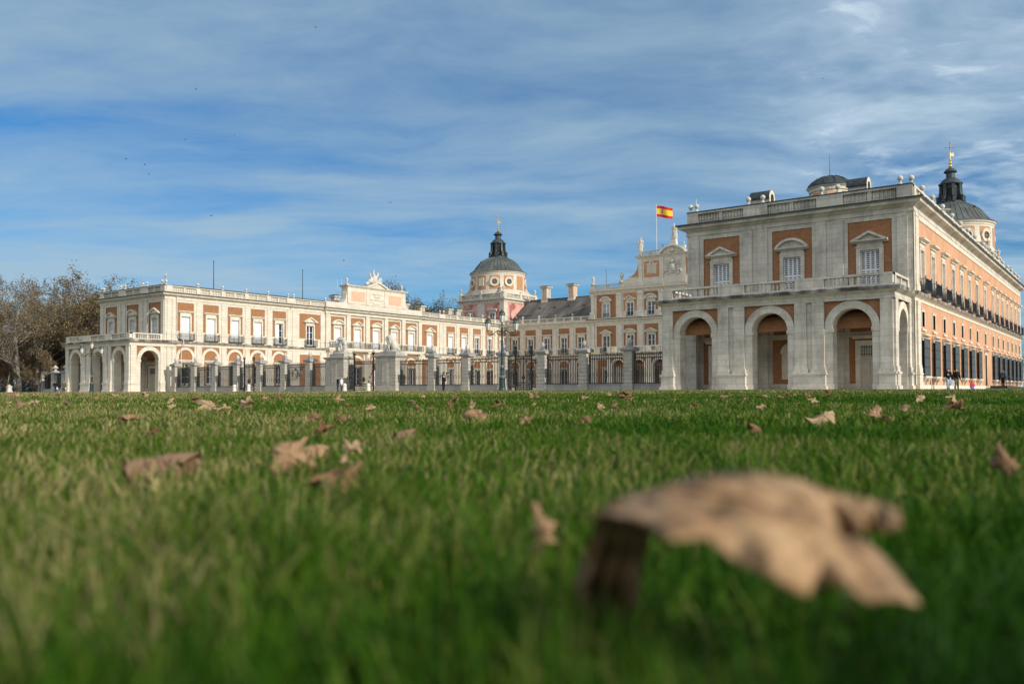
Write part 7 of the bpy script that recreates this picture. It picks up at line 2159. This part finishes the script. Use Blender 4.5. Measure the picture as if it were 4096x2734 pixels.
cb = N(nt, 'ShaderNodeCombineXYZ'); nt.links.new(mth('DIVIDE', sep.outputs[0], zz), cb.inputs[0]); nt.links.new(mth('DIVIDE', sep.outputs[1], zz), cb.inputs[1])
cloudplane = cb.outputs[0]
rotm = mapping(nt, cloudplane, (1, 1, 1), (0, 0, -YAW))       # x = sideways, y = away
warp = N(nt, 'ShaderNodeTexNoise'); warp.inputs['Scale'].default_value = 0.9; warp.inputs['Detail'].default_value = 4; nt.links.new(rotm, warp.inputs['Vector'])
wv = N(nt, 'ShaderNodeVectorMath', operation='MULTIPLY_ADD'); nt.links.new(warp.outputs['Color'], wv.inputs[0]); wv.inputs[1].default_value = (0.6, 0.6, 0); nt.links.new(rotm, wv.inputs[2])
big = noise(nt, mapping(nt, wv.outputs[0], (0.34, 0.62, 1), (0, 0, 0.18)), 1.0, 3, 0.5)
fib = noise(nt, mapping(nt, wv.outputs[0], (0.9, 1.7, 1), (0, 0, 0.35)), 1.5, 8, 0.62)
puff = noise(nt, mapping(nt, wv.outputs[0], (2.6, 3.4, 1), (0, 0, -0.5)), 2.0, 6, 0.55)
band = noise(nt, mapping(nt, wv.outputs[0], (0.20, 0.80, 1), (0, 0, -0.12)), 1.0, 5, 0.55)
cov = mth('ADD', mth('ADD', mth('MULTIPLY', big, 0.75), mth('MULTIPLY', fib, 0.45)), mth('MULTIPLY', band, 0.7))
cl = ramp_f(nt, cov, 0.76, 1.05, 0.95)
# denser broken patch high on the right
dv = ray(3780, 330).normalized()
dt = N(nt, 'ShaderNodeVectorMath', operation='DOT_PRODUCT'); nt.links.new(gen, dt.inputs[0]); dt.inputs[1].default_value = tuple(dv)
patch = ramp_f(nt, dt.outputs['Value'], 0.972, 0.992, 1.0)
pf = mth('MULTIPLY', patch, ramp_f(nt, puff, 0.30, 0.74, 1.0))
# brighter cloud added behind the camera and overhead, unseen, filling the shaded west walls
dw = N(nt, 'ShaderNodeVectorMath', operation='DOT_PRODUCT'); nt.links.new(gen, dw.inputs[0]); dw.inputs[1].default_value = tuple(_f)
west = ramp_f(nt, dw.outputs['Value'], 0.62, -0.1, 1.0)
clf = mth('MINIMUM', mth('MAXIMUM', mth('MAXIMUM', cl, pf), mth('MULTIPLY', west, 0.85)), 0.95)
skyc = mixc(nt, 1.0, sk.outputs[0], (0.23, 0.59, 0.90), 'MULTIPLY')
low = ramp_f(nt, sep.outputs[2], 0.32, 0.0, 1.0)
ccol = mixc(nt, low, (2.6, 3.85, 4.95), (3.3, 4.75, 6.0))
ccol = mixc(nt, pf, ccol, (4.9, 6.0, 7.0))
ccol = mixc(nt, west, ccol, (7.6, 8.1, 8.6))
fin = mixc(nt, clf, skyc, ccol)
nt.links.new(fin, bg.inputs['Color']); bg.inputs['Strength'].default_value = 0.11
vs = scene.view_settings
scene.display_settings.display_device = 'sRGB'
vs.view_transform = 'Standard'; vs.look = 'None'; vs.gamma = 1.0; vs.exposure = 0.14; vs.use_curve_mapping = False
scene.render.film_transparent = False
scene.cycles.max_bounces = 6
scene.cycles.diffuse_bounces = 3
scene.cycles.caustics_reflective = False; scene.cycles.caustics_refractive = False
scene.cycles.use_denoising = True
